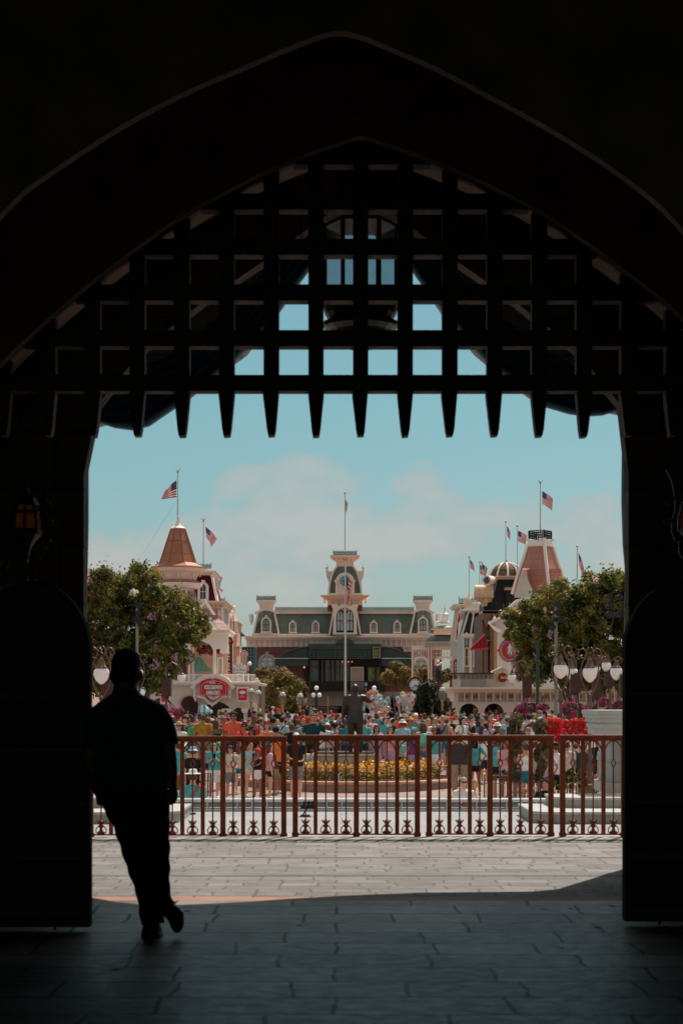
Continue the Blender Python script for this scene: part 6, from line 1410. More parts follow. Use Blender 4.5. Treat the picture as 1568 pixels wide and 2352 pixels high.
# corner tower shop, partly hidden
Y = 186; g = gz(Y); cr = thing('cresting_shop', 'pale shop with iron cresting and flag bunting right of the lattice pavilion', 'building', (wx(1070,Y),Y,g)); zb_ = HY+(EYE-g)*F/Y
m = M(); m.ppoly(Y, [(1049,zb_),(1049,1490),(1043,1472),(1055,1393),(1110,1393),(1110,zb_)], 8); m.build('wall', mat('pale_pink_wall', (.58,.44,.36), .7, var=.06), cr)
m = M(); m.ppoly(Y, [(1043,1473),(1056,1393),(1060,1393),(1049,1475)], .4, -.3); m.pbox(Y, 1042, 1110, 1387, 1390, 8, -1.2); m.pbox(Y, 1046, 1110, 1390, 1394, 8, -.8); m.build('trim', white, cr)
cresting(cr, Y, 1054, 1096, 1370, 1387, iron2, 3.6)
m = M(); m.plathe(Y, 1077, [(5.6,1377),(6,1374),(3,1370),(2.4,1366),(1.6,1362)], 10); m.pbox(Y,1066,1082,1377,1396,2,-1.6); m.build('pole_base', cream2, cr)
m = M()
for k in range(4): m.ppoly(Y, [(1046+k*1.5,1470-k*14),(1049+k*1.5,1468-k*14),(1053+k*1.5,1444-k*14),(1050+k*1.5,1446-k*14)], .1, -.5)
m.build('bunting', cmat('red'), cr)
m = M(); m.ppoly(Y, [(1052,1432),(1062,1422),(1066,1426),(1058,1440),(1056,1478),(1052,1478)], .3, -.9); m.build('bracket', white, cr)
pole('roof pole left of the domed roof with a small flag', Y, 1077, 1277, 1368, 1.2, ((1079,1285),(1079,1304)), ((1088,1297),(1090,1314)), ph=.3)
# teal mansard shop
Y = 162; g = gz(Y); zb_ = HY+(EYE-g)*F/Y
ts = thing('teal_mansard_shop', 'narrow shop with dark teal mansard, sky blue trim and tall sash windows', 'building', (wx(1085,Y),Y,g))
m = M(); m.pbox(Y, 1062, 1114, 1455, zb_, 8, .4); m.build('wall', mat('sky_trim_wall', (.42,.52,.50), .7, var=.06), ts)
m = M(); m.ppoly(Y, [(1061,1457),(1075,1398),(1112,1398),(1112,1457)], 4, .2); m.build('mansard_roof', mat('teal_slate', (.02,.07,.075), .5, var=.25, kind=brickk(.4,.25,.02,(.5,.5,.5), rot=(rad(90),0,0), tone=.2)), ts)
m = M()
for a,b in (((1061,1457),(1076,1404)),((1080,1459),(1088,1404)),((1104,1457),(1106,1404))): m.ppoly(Y, [(a[0]-1.4,a[1]),(a[0]+2,a[1]),(b[0]+2,b[1]),(b[0]-1.4,b[1])], .4, -.2)
m.ppoly(Y, [(1074,1412),(1076,1403),(1110,1403),(1110,1406),(1092,1408),(1086,1414),(1083,1408),(1079,1407)], .3, -.15)
m.pbox(Y,1060,1114,1456,1462,1.2,-.5); m.pbox(Y,1062,1114,1462,1466,.8,-.3)
for x in (1064,1079,1082,1110): m.pbox(Y,x-1.6,x+1.6,1466,1550,.4,-.25)
m.ppoly(Y,[(1060,1462),(1071,1452),(1082,1462)],.5,-.6); m.build('trim', cream, ts)
m = M(); m.ppoly(Y, [(1061,1400),(1107,1386),(1107,1400)], 5, -.5) ; m.pbox(Y,1061,1112,1400,1403,5,-.6); m.build('cap_roof', white, ts)
m = M(); m.plathe(Y, 1071, [(3.5,1481),(4,1474),(3,1468),(.5,1463)], 8); m.build('blue_niche', mat('sky_paint', (.28,.46,.48), .6), ts)
window(ts, Y, 1071.5, 8, 1489, 1530, cream, paned, 1.6, fr=-.2, key=False)
window(ts, Y, 1096, 15, 1492, 1529, white, pane, 2.2, arch=False, fr=-.2)
m = M(); m.plathe(Y-2, 1088, [(5,1395),(6,1388),(3,1382)],8); m.plathe(Y-2,1094,[(4,1393),(5,1386),(2,1379)],8); m.build('stone_figure', white, ts)
aw = thing('red_awning', 'dark red striped awning sloping beside the yellow boarded wall', 'awning', tuple(P(1080,1492,138)))
m = M(); ya = 138; m.add([P(1112,1454,ya+1),P(1112,1460,ya-1.6),P(1122,1487,ya-2.2),P(1079,1491,ya-.4),P(1112,1491,ya+1)], [(0,1,3),(1,2,3),(0,3,4),(1,0,4,2),(2,4,3)]); m.build('canopy', mat('red_stripe', (.30,.012,.016), .75, var=.04, transl=.3, kind=stripek(0,.22,(.34,.03,.025), rot=(0,0,.6))), aw)
m = M(); m.add([P(1079,1491,ya-.42),P(1122,1487,ya-2.22),P(1122,1491,ya-2.22),P(1079,1494,ya-.42)], [(0,1,2,3)]); m.build('edge_strip', cmat('red'), aw)
m = M(); m.pbox(156, 1108, 1119, 1500, 1546, .3); m.build('red_lattice_sign', mat('lattice_red', (.38,.02,.02), .6, kind=stripek(2,.25,(.6,.35,.3))), ts) if 0 else None
# brown shop with barrel pediment and shingled dome
Y = 146; g = gz(Y); zb_ = HY+(EYE-g)*F/Y
bs = thing('brown_dome_shop', 'brown and yellow shop with barrel pediment, near black mansard and ribbed shingle dome', 'building', (wx(1140,Y),Y,g))
brn = mat('brown_trim', (.20,.105,.07), .6, var=.1); tan = mat('tan_trim', (.62,.42,.27), .6, var=.06)
m = M(); m.pbox(Y, 1107, 1146, 1408, zb_, 9, .5); m.build('wall', mat('brown_wall', (.16,.09,.065), .7, var=.15), bs)
m = M(); m.pbox(Y, 1133, 1146, 1440, 1540, .4, .05); m.build('yellow_siding', mat('yellow_boards', (.60,.36,.15), .7, var=.05, kind=brickk(9.,.22,.015,(.6,.6,.6), rot=(rad(90),0,0), tone=.03)), bs)
m = M(); m.pbox(Y, 1125, 1132.5, 1430, 1545, .5, -.1); m.pbox(Y, 1112, 1120, 1470, 1545, .5, -.1); m.ppoly(Y, [(1108,1402),(1146,1402),(1142,1412),(1128,1414),(1122,1430),(1118,1440),(1112,1424),(1108,1424)], 1.2, -.5); m.pbox(Y,1118,1132,1470,1473,.8,-.4); m.build('pilaster', brn, bs)
k = Y/F; m = M(); m.tube([P(1092,1356,Y)+Vector((0,1,0)), P(1134,1356,Y)+Vector((0,1,0))], 14*k, 24); m.pbox(Y,1093,1133,1356,1369,2.6,.2); m.build('barrel_pediment', mat('apricot_paint', (.74,.52,.36), .5, var=.05), bs)
m = M(); m.pbox(Y,1093,1134,1369,1372,3,-.2); m.ppoly(Y,[(1095,1372),(1132,1372),(1128,1381),(1120,1384),(1118,1392),(1110,1392),(1106,1380),(1097,1379)],1.8,.2); m.plathe(Y-.4,1101,[(2.6,1372),(3.4,1366),(2.4,1360),(3,1356),(1,1352)],8); m.plathe(Y-.2,1115,[(3,1384),(4,1379),(2,1375)],8); m.build('pediment_base', tan, bs)
dsl = mat('near_black_slate', (.022,.026,.030), .5, var=.3, scale=1.5, kind=brickk(.28,3.,.03,(.5,.5,.5), rot=(rad(90),0,0), tone=.3))
m = M(); m.ppoly(Y, [(1111,1405),(1111,1384),(1130,1384),(1143,1330),(1196,1330),(1198,1405)], 5, 1.2); m.build('mansard_roof', dsl, bs)
m = M(); m.pbox(Y, 1141, 1198, 1326, 1330.5, 5.5, .6); m.pbox(Y,1139,1198,1322.5,1326,6,.3); m.pbox(Y,1159,1187,1349,1355,2,.1); m.pbox(Y,1106,1144,1404,1409,3,-.5); m.build('brown_cornice', tan, bs)
m = M(); m.ppoly(Y, [(1156,1348),(1190,1348),(1190,1346),(1156,1346)], 2.2, -.1); m.pbox(Y,1161,1185,1356,1395,.5,.5); m.build('dark_dormer', dsl, bs)
m = M(); shd = mat('brown_shingles', (.20,.125,.09), .75, var=.2, scale=3, kind=brickk(.42,.3,.04,(.35,.35,.35), rot=(rad(90),0,0), tone=.35))
dp = [(39,1323),(38,1318),(33,1309),(26,1302),(17,1297),(8,1294.5),(2,1294)]
m.plathe(Y+4.5, 1162, [(41,1360)]+dp, 10, .32); m.build('shingle_dome', shd, bs)
m = M()
for kk in range(10):
    a = .32+2*PI*kk/10; m.tube([Vector((wx(1162,Y+4.5)+r_*(Y+4.5)/F*cos(a), Y+4.5+r_*(Y+4.5)/F*sin(a), wz(y,Y+4.5)+.03)) for r_,y in [(44,1372),(40,1335)]+dp], .09, 5)
m.build('dome_rib', white, bs)
m = M(); m.plathe(Y+4.5, 1162, [(2.5,1294),(1.6,1291),(2.2,1289),(.8,1286)], 8); m.build('dome_finial', iron2, bs)
m = M(); m.plathe(Y, 1118, [(8,1345),(9,1338),(8.5,1330)],10); m.tube([P(1117,1332,Y-1),P(1129,1333,Y+1)], 10*k, 20); m.build('oculus_dormer', white, bs)
m = M(); m.ring(Y, [(1117+6.5*cos(a),1333+8*sin(a)) for a in [2*PI*q/16 for q in range(16)]], [(1117+5*cos(a),1333+6.4*sin(a)) for a in [2*PI*q/16 for q in range(16)]], .1, -1.2); m.ppoly(Y, [(1117+5.2*cos(a),1333+6.6*sin(a)) for a in [2*PI*q/16 for q in range(16)]], .05, -1.12); m.build('oculus', paned, bs)
pole('tall flagpole on the shingled dome with a limp flag', Y+4.5, 1161, 1196, 1290, 1.3, ((1164,1208),(1164,1230)), ((1172,1224),(1171,1243)), ph=.8)
pole('flagpole just right of the shingled dome with a rippling flag', Y+3, 1187.5, 1205, 1322, 1.3, ((1189,1219),(1189,1243)), ((1210,1230),(1206,1251)), ph=0.)
pole('left one of the close pair of flagpoles behind the barrel pediment', Y+14, 1101, 1289, 1343, 1.0, ((1102,1297),(1102,1318)), ((1109,1304),(1108,1322)), ph=2.)
pole('right one of the close pair of flagpoles behind the barrel pediment', Y+13, 1106, 1289, 1343, 1.0, ((1107,1295),(1107,1318)), ((1120,1306),(1114,1330)), ph=1.)
# white gabled corner building with veranda
Y = 120; g = gz(Y); zb_ = HY+(EYE-g)*F/Y; YY = Y
cg = thing('white_corner_shop', 'white corner building with big gable, parapet terrace and arched veranda on the right', 'building', (wx(1230,Y),Y,g))
gw = mat('grey_white_wall', (.62,.55,.52), .7, var=.05, scale=.8)
m = M(); m.ppoly(Y, [(1144,1548),(1144,1448),(1136,1446),(1124,1432),(1150,1419),(1186,1382),(1215,1376),(1330,1376),(1330,1548)], .8, 3); m.build('upper_wall', gw, cg)
m = M(); m.ppoly(Y, [(1122,1431),(1124,1427),(1150,1415),(1150,1409),(1186,1377),(1215,1370),(1215,1376),(1187,1384),(1152,1419),(1126,1434)], .8, 2.4); m.ppoly(Y,[(1126,1434),(1137,1446),(1143,1452),(1150,1452),(1150,1446),(1137,1440)],.5,2.6); m.plathe(Y+2.6,1135,[(2,1427),(4,1423),(4,1420),(1.5,1416),(.8,1414)],10); m.build('raking_trim', white, cg)
pinkr = mat('salmon_shingle', (.52,.24,.185), .65, var=.06, scale=1.5, kind=brickk(.30,.40,.02,(.78,.7,.7), rot=(rad(90),0,0), tone=.10))
m = M(); k = Y/F; cx_ = wx(1240,Y+8); cy_ = Y+8; kk = (Y+8)/F
prf = [(59,1365),(46,1318),(36.5,1288),(27,1254)]
m.rings([[(cx_+r_*1.13*kk*cos(PI/2*q+.2+PI/4*0+PI*1.5-.0), cy_+r_*1.13*kk*sin(PI/2*q+.2+PI*1.5), wz(y,Y+8)) for q in range(4)] for r_,y in prf]); m.build('salmon_tower_roof', pinkr, cg)
m = M()
for q in range(4):
    a = PI/2*q+.2+PI*1.5; m.tube([(cx_+r_*1.14*kk*cos(a), cy_+r_*1.14*kk*sin(a), wz(y,Y+8)) for r_,y in prf], .13, 5)
m.build('tower_hip', white, cg)
m = M(); m.rings([[(cx_+r_*1.13*kk*cos(PI/2*q+.2+PI*1.5), cy_+r_*1.13*kk*sin(PI/2*q+.2+PI*1.5), wz(y,Y+8)) for q in range(4)] for r_,y in ((28.5,1256),(29,1252),(25,1247),(25.5,1242))]); 
for q in range(4):
    a = PI/2*q+.2+PI*1.5; c = Vector((cx_+26*1.13*kk*cos(a), cy_+26*1.13*kk*sin(a), 0)); m.box(c.x-.12,c.x+.12,c.y-.12,c.y+.12,wz(1243,Y+8),wz(1238,Y+8))
m.build('tower_cap', white, cg)
m = M()
for q in range(4):
    a = PI/2*q+.2+PI*1.5; b = a+PI/2; pa = Vector((cx_+24*1.13*kk*cos(a), cy_+24*1.13*kk*sin(a), 0)); pb = Vector((cx_+24*1.13*kk*cos(b), cy_+24*1.13*kk*sin(b), 0)); z0,z1 = wz(1238,Y+8), wz(1220,Y+8)
    for zz in (z0+.05,z1,(z0+z1)/2+.12): m.tube([pa+Vector((0,0,zz)), pb+Vector((0,0,zz))], .035, 4)
    m.tube([pa+Vector((0,0,z0-.1)), pa+Vector((0,0,z1))], .05, 4)
    for u in range(1,8):
        p_ = pa.lerp(pb,u/8); m.tube([p_+Vector((0,0,z0)), p_+Vector((0,0,z1))], .022, 4); m.tube([p_+Vector((0,0,(z0+z1)/2-.07+.07*sin(w)))+(pb-pa).normalized()*.06*cos(w) for w in [PI/3*i for i in range(7)]], .018, 4)
m.build('tower_railing', iron2, cg)
m = M(); m.ppoly(Y, [(1182,1366),(1200,1307),(1224,1358),(1224,1372),(1182,1372)], .4, 4.0); m.build('dormer_gable', mat('gable_cream', (.55,.50,.43), .7, var=.06), cg)
m = M(); m.add([P(1200,1306,Y+4),P(1226,1364,Y+4),P(1226,1364,Y+8),P(1214,1306,Y+8)], [(0,1,2,3)]); m.add([P(1200,1305.5,Y+3.8),P(1222,1305.5,Y+8),P(1222,1308,Y+8),P(1200,1309,Y+3.8)],[(0,1,2,3)],1); m.build('dormer_roof', [pinkr, white], cg)
m = M(); m.pbox(Y+6.5, 1262, 1288, 1306, 1311, 3); m.ppoly(Y+6.6, [(1262,1311),(1288,1311),(1292,1350),(1258,1350)], 3); m.build('rear_dormer', [pinkr], cg)
pole('tall flagpole with eagle on the salmon tower, flag blowing right', Y+8, 1240.5, 1105, 1240, 1.9, ((1244.5,1128),(1245,1157)), ((1270,1146),(1267,1173)), 'eagle', ph=.4)
pole('flagpole showing above the right crape myrtle, flag hanging steeply', 105, 1325, 1252, 1330, 1.6, ((1328,1269),(1329,1296)), ((1342,1308),(1338,1328)), ph=1.4)
# terrace, veranda
m = M(); m.pbox(Y, 1056, 1600, 1551, 1578, .5, -.8); m.pbox(Y, 1055, 1600, 1548, 1551, .8, -1.0)
m.ppoly(Y, [(1131,1549),(1131,1541),(1154,1532),(1177,1541),(1177,1549)], .7, -1.0)
m.build('parapet', white, cg)
m = M(); m.ppoly(Y, [(1129,1542),(1154,1531),(1179,1542),(1179,1544),(1154,1534),(1129,1544)], .9, -1.2)
for x in (1057,1092,1117,1180,1196): m.pbox(Y,x-1.5,x+1.5,1551.2,1578,.2,-.95)
m.pbox(Y,1056,1600,1574,1578,.2,-.9); m.build('parapet_trim', white, cg)
cornice(cg, Y, 1042, 1600, 1578.5, 1612, cream, over=5, d=8, brk=34, bh=.62, name='veranda_cornice', fr=-1.6)
archbody(1047,1600,1612,zb_,[(1077,46,1616),(1134,46,1616),(1215,92,1614),(1320,80,1614),(1420,80,1614)],.4,'veranda_arcade',cream,-.2,cg)
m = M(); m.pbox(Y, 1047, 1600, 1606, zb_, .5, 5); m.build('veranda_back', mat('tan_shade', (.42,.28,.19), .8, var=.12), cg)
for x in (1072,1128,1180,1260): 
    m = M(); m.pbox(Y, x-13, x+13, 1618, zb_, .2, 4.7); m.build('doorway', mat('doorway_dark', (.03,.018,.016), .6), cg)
m = M(); m.pbox(Y,1036,1134,1545.5,1548,1.2,-2.2)
for q in range(32): m.pbox(Y,1038+q*3,1039.4+q*3,1548,1560,.1,-2.1)
m.build('wooden_balustrade', mat('dark_brown_wood', (.07,.04,.03), .7), cg)
m = M()
for q in range(20): m.pbox(Y, 1062+q*26, 1076+q*26, 1597, 1604, .05, -.12)
m.build('frieze_vent', mat('vent_shade', (.30,.24,.20), .8), cg)
dr_ = thing('round_drink_advert', 'round red drink advert with white script on a yellow burst, on the white gable parapet', 'sign', tuple(P(1154,1568,Y-1.2)))
m = M(); m.ppoly(Y, [(1154,1541),(1158,1546),(1165,1548),(1170,1556),(1168,1565),(1154,1569),(1140,1565),(1138,1556),(1143,1548),(1150,1546)], .1, -1.3); m.build('burst', mat('burst_yellow', (.72,.42,.10), .5, var=.1), dr_)
m = M(); m.ppoly(Y, [(1154+10.6*cos(a),1556.5+10.4*sin(a)) for a in [2*PI*q/28 for q in range(28)]], .1, -1.4); m.build('disc', mat('drink_red', (.30,.01,.012), .35), dr_)
text('Coca-Cola', 1154, 1556.5, Y, 6.5, wl, dr_, wpx=18, fr=-1.42, shear=.35, bold=.02)
# round sign with batter
rc = thing('round_hanging_sign', 'round red and white hanging sign with a white sports player figure in the middle', 'sign', tuple(P(1170,1520,104))); Yq = 104
def ngon(cx,cy,rx,ry,n=28,a0=0,a1=2*PI): return [(cx+rx*cos(a0+(a1-a0)*q/(n-1)), cy+ry*sin(a0+(a1-a0)*q/(n-1))) for q in range(n)]
m = M(); o = ngon(1170,1494,25,27,33)[:-1]; i_ = ngon(1170,1494,23,25,33)[:-1]; m.ring(Yq,o,i_,.2,-.02)
for x,y in ((1144,1494),(1170,1466),(1170,1522)): m.plathe(Yq, x, [(1,y+3),(3,y),(1,y-3)], 8)
m.build('red_rim', mat('sign_red',(0,0,0)), rc)
m = M(); m.ring(Yq, i_, ngon(1170,1494,17.5,19.5,33)[:-1], .16); m.build('letter_band', mat('band_blue_grey', (.36,.42,.42), .5), rc)
oc = ngon(1170,1494,17.3,19.2,24,PI*.28,PI*1.72); ic = ngon(1173,1494,11.5,15.5,24,PI*.28,PI*1.72)
m = M(); m.ppoly(Yq, oc+ic[::-1], .22, -.06); m.build('red_crescent', mat('sign_red',(0,0,0)), rc)
m = M(); m.ppoly(Yq, ngon(1172,1494,16.5,19,28)[:-1], .05, .1); m.build('backing', mat('pale_pink_wall',(0,0,0)), rc)
m = M(); m.ppoly(Yq, [(1178,1500),(1184,1497),(1192,1503),(1186,1506),(1187,1515),(1181,1512),(1181,1505)], .1, -.2); m.build('red_ribbon', cmat('coral'), rc)
m = M(); mm = lambda x,y: P(x,y,Yq-.1)
m.tube([mm(1170,1479),mm(1170.3,1481),mm(1170,1483)], [.04,.055,.03], 8); m.tube([mm(1170,1483),mm(1170.5,1486),mm(1170,1491),mm(1170,1493)], [.05,.09,.075,.07], 8); m.tube([mm(1169,1492),mm(1168,1498),mm(1167,1503)], [.05,.04,.03], 6); m.tube([mm(1171,1492),mm(1173,1498),mm(1174,1504)], [.05,.04,.03], 6); m.tube([mm(1169,1485),mm(1166,1488),mm(1169,1490)], [.035,.03,.02], 6); m.tube([mm(1172,1485),mm(1174,1488),mm(1172,1490)], [.035,.03,.02], 6)
m.build('player_figure', wl, rc)
for i,ch in enumerate("CORNER"): a = PI*(1.15+.14*i); text(ch, 1170+20.2*cos(a), 1494+22.2*sin(a), Yq, 3.4, cmat('teal'), rc, fr=-.03)
m = M(); m.plathe(Yq, 1170, [(3.6,1550),(3.6,1526),(5,1524),(5,1521)], 10); m.build('sign_post', white, rc)
# ---------------------------------------------------------------- the man leaning on the gate leaf
YM = 11.2; km = YM/F
man = thing('person', 'man in dark shirt and trousers seen from behind, leaning on the left gate leaf', 'person', (wx(345,YM),YM,0))
def er(spec, n=20, dy=0.): return [[(wx(cx+hw*cos(2*PI*t/n),YM), YM+dy+yo+hd*sin(2*PI*t/n), wz(y,YM)) for t in range(n)] for y,cx,hw,hd,yo in spec]
def pt3(x,y,o=0.): return P(x,y,YM)+Vector((0,o,0))
m = M()
m.rings(er([(1494,291,8,.03,.0),(1499,291,21,.06,0),(1509,290,29,.085,0),(1526,290,33,.098,0),(1548,289.5,33.5,.102,0),(1566,289,31,.094,.01),(1580,289,27,.075,.02),(1590,289,22,.06,.03)]))
m.rings(er([(1565,288,26,.065,-.02),(1580,288,27.5,.066,-.025),(1596,289,31,.07,-.02),(1606,290,42,.08,-.01),(1625,293,60,.09,0)]))
m.rings(er([(1541,290,5,.02,.11),(1550,290,6,.03,.12),(1553,290,4,.02,.11)]))
for s,x in ((-1,255.5),(1,324)): m.rings(er([(1543,x,3,.012,.0),(1550,x+s*2.5,3.6,.02,-.005),(1558,x+s*1.5,3.2,.017,0),(1564,x-s*1,2.4,.01,.0)],10))
# arms
LA = [pt3(222,1650,-.02), pt3(206,1742,-.07), pt3(224,1797,-.03), pt3(236,1822,0)]
RA = [pt3(375,1650,.0), pt3(391,1745,-.03), pt3(394,1806,.06), pt3(395,1822,.07)]
m.tube([LA[0],LA[0].lerp(LA[1],.5),LA[1],LA[1].lerp(LA[2],.45),LA[2]], [.062,.055,.045,.045,.031], 12)
m.tube([RA[0],RA[0].lerp(RA[1],.5),RA[1],RA[1].lerp(RA[2],.45),RA[2]], [.062,.055,.045,.043,.029], 12)
m.rings(er([(1640,290,80,.11,0),(1740,288,84,.14,0),(1850,300,78,.13,0)]))
# hands: palm, four fingers, thumb
m.tube([RA[2]+Vector((0,0,.01)), RA[3], pt3(394.5,1832,.075)], [.026,.034,.036], 10, .55)
for q,(dx,ln) in enumerate(((-9,19),(-3.4,23),(2.4,21.5),(7.6,16))):
    b = pt3(394.5+dx,1830,.08-.004*q); m.tube([b, b+Vector((.002,.008,-ln*.45*km)), b+Vector((-.006,.0,-ln*km))+Vector((-.006,.004,0))], [.0105,.0098,.0075], 8)
m.tube([pt3(386,1818,.085), pt3(381.5,1828,.10), pt3(383,1839,.105)], [.013,.011,.008], 8)
m.tube([LA[2], LA[3]+Vector((-.005,-.01,0)), pt3(246,1836,-.02)], [.028,.036,.034], 10, .6)
for q in range(4):
    b = pt3(238+q*3.2,1832+q*.8,-.045-.004*q); m.tube([b, b+Vector((.028,-.012,-.012)), b+Vector((.042,.006,-.03))], [.0105,.010,.0075], 8)
m.tube([pt3(230,1822,-.04), pt3(231,1832,-.06), pt3(236,1841,-.065)], [.012,.011,.008], 8)
skm = mat('man_skin', (.20,.10,.065), .5, var=.1, scale=8)
meshobj('body', remesh(m,.008,3), skm, man)
m = M()
m.rings(er([(1548,289,24,.05,-.05),(1535,289.5,33.5,.10,-.018),(1520,290,34.5,.105,-.01),(1505,290.5,30,.09,-.005),(1494,291,19,.06,0),(1488,291,6,.02,0)][::-1])); m.rings(er([(1568,288.5,24,.035,-.065),(1552,289,30,.06,-.055),(1540,289.5,33.5,.075,-.045)][::-1]))
meshobj('hair', remesh(m,.008,1), mat('man_hair', (.012,.010,.009), .7, bump=.6, bscale=90), man)
# shirt with yoke folds
m = M()
sp_ = [(1592,290,31,.078,-.012),(1598,290.5,40,.09,-.01),(1606,292,56,.10,0),(1616,294,72,.115,0),(1632,296,84,.13,0),(1660,297,90,.142,0),(1700,294,92,.15,0),(1745,293,95,.158,0),(1785,294,98,.163,0),(1806,295,99,.165,0),(1812,295,99,.166,0)]
m.rings(er(sp_,28))
m.tube([pt3(250,1632), pt3(229,1642,-.01), LA[0].lerp(LA[1],.35), LA[0].lerp(LA[1],.55), LA[0].lerp(LA[1],.78)], [.070,.074,.080,.080,.079], 14)
m.tube([pt3(338,1628), pt3(359,1640), pt3(373,1662), pt3(381,1690), pt3(387,1712,-.02)], [.068,.072,.074,.072,.070], 14)
me = remesh(m,.009,4)
for v in me.vertices:
    w = .006*sin(v.co.z*46+v.co.x*30)+.005*sin(v.co.x*70-v.co.z*22+1.3)
    if v.co.z < 1.25: v.co.y += w*1.4
meshobj('shirt', me, mat('man_shirt', (.012,.030,.034), .8, var=.2, scale=20, bump=.3, bscale=60, sheen=.3), man)
m = M(); m.rings(er([(1583,289,27.5,.070,-.02),(1590,289,31,.076,-.02),(1600,289.5,37,.084,-.016),(1603,289.5,34,.08,-.016)],22)); meshobj('collar', remesh(m,.007,1), _m['man_shirt'], man)
m = M()
m.rings(er([(1800,293,92,.15,0),(1830,304,85,.152,-.005),(1860,315,75,.15,-.01),(1885,321,70,.14,-.01),(1900,325,65,.12,0)],24))
m.tube([pt3(290,1860), pt3(308,1915,-.01), pt3(322,1985,.01), pt3(341,2050,.02), pt3(347,2095,.02), pt3(350,2124,.015)], [.112,.110,.090,.080,.078,.076], 16)
m.tube([pt3(344,1860), pt3(346,1915,-.01), pt3(350,1990,.04), pt3(357,2048,.03), pt3(373,2080,.0), pt3(387,2092,-.01)], [.122,.121,.108,.090,.072,.064], 16)
me = remesh(m,.009,4)
for v in me.vertices:
    if v.co.z < .85: v.co.y += .004*sin(v.co.z*60+v.co.x*24); v.co.x += .0035*sin(v.co.z*52+v.co.y*30)
meshobj('trousers', me, mat('man_trousers', (.020,.013,.011), .85, var=.2, scale=20, bump=.25, bscale=60), man)
leather = mat('man_leather', (.012,.010,.009), .3)
m = M(); zb = 0.012
m.rings([[(wx(cx+hw*cos(2*PI*t/16),YM), YM+.03+yo+hd*sin(2*PI*t/16), z) for t in range(16)] for z,cx,hw,hd,yo in ((.0,346,25,.145,.05),(.02,346,26,.15,.05),(.035,346,24,.14,.05),(.06,347,22,.11,.02),(.09,348,19,.07,-.01),(.11,348,17,.055,-.015))])
meshobj('shoe', remesh(m,.008,1), leather, man)
m = M(); m.tube([pt3(386,2088,-.01), pt3(398,2096,-.02), pt3(405,2112,0), pt3(406,2128,.02), pt3(406,2142,.035)], [.058,.066,.060,.052,.026], 14, .85)
m.tube([pt3(412,2100,-.02), pt3(420,2102,-.03)], [.03,.022], 10); meshobj('shoe', remesh(m,.008,1), leather, man)
m = M(); m.rings(er([(1790,222,15,.036,-.03),(1797,224,15,.036,-.03)],16)); m.tube([pt3(226,1801,-.075), pt3(229,1801,-.085)], .016, 12)
me = m.mesh('watch'); meshobj('watch', me, mat('watch_steel', (.5,.42,.38), .25, metal=.8), man)
for ch in man.children:
    for v in ch.data.vertices: v.co -= man.location
for o in COL.objects:
    pass

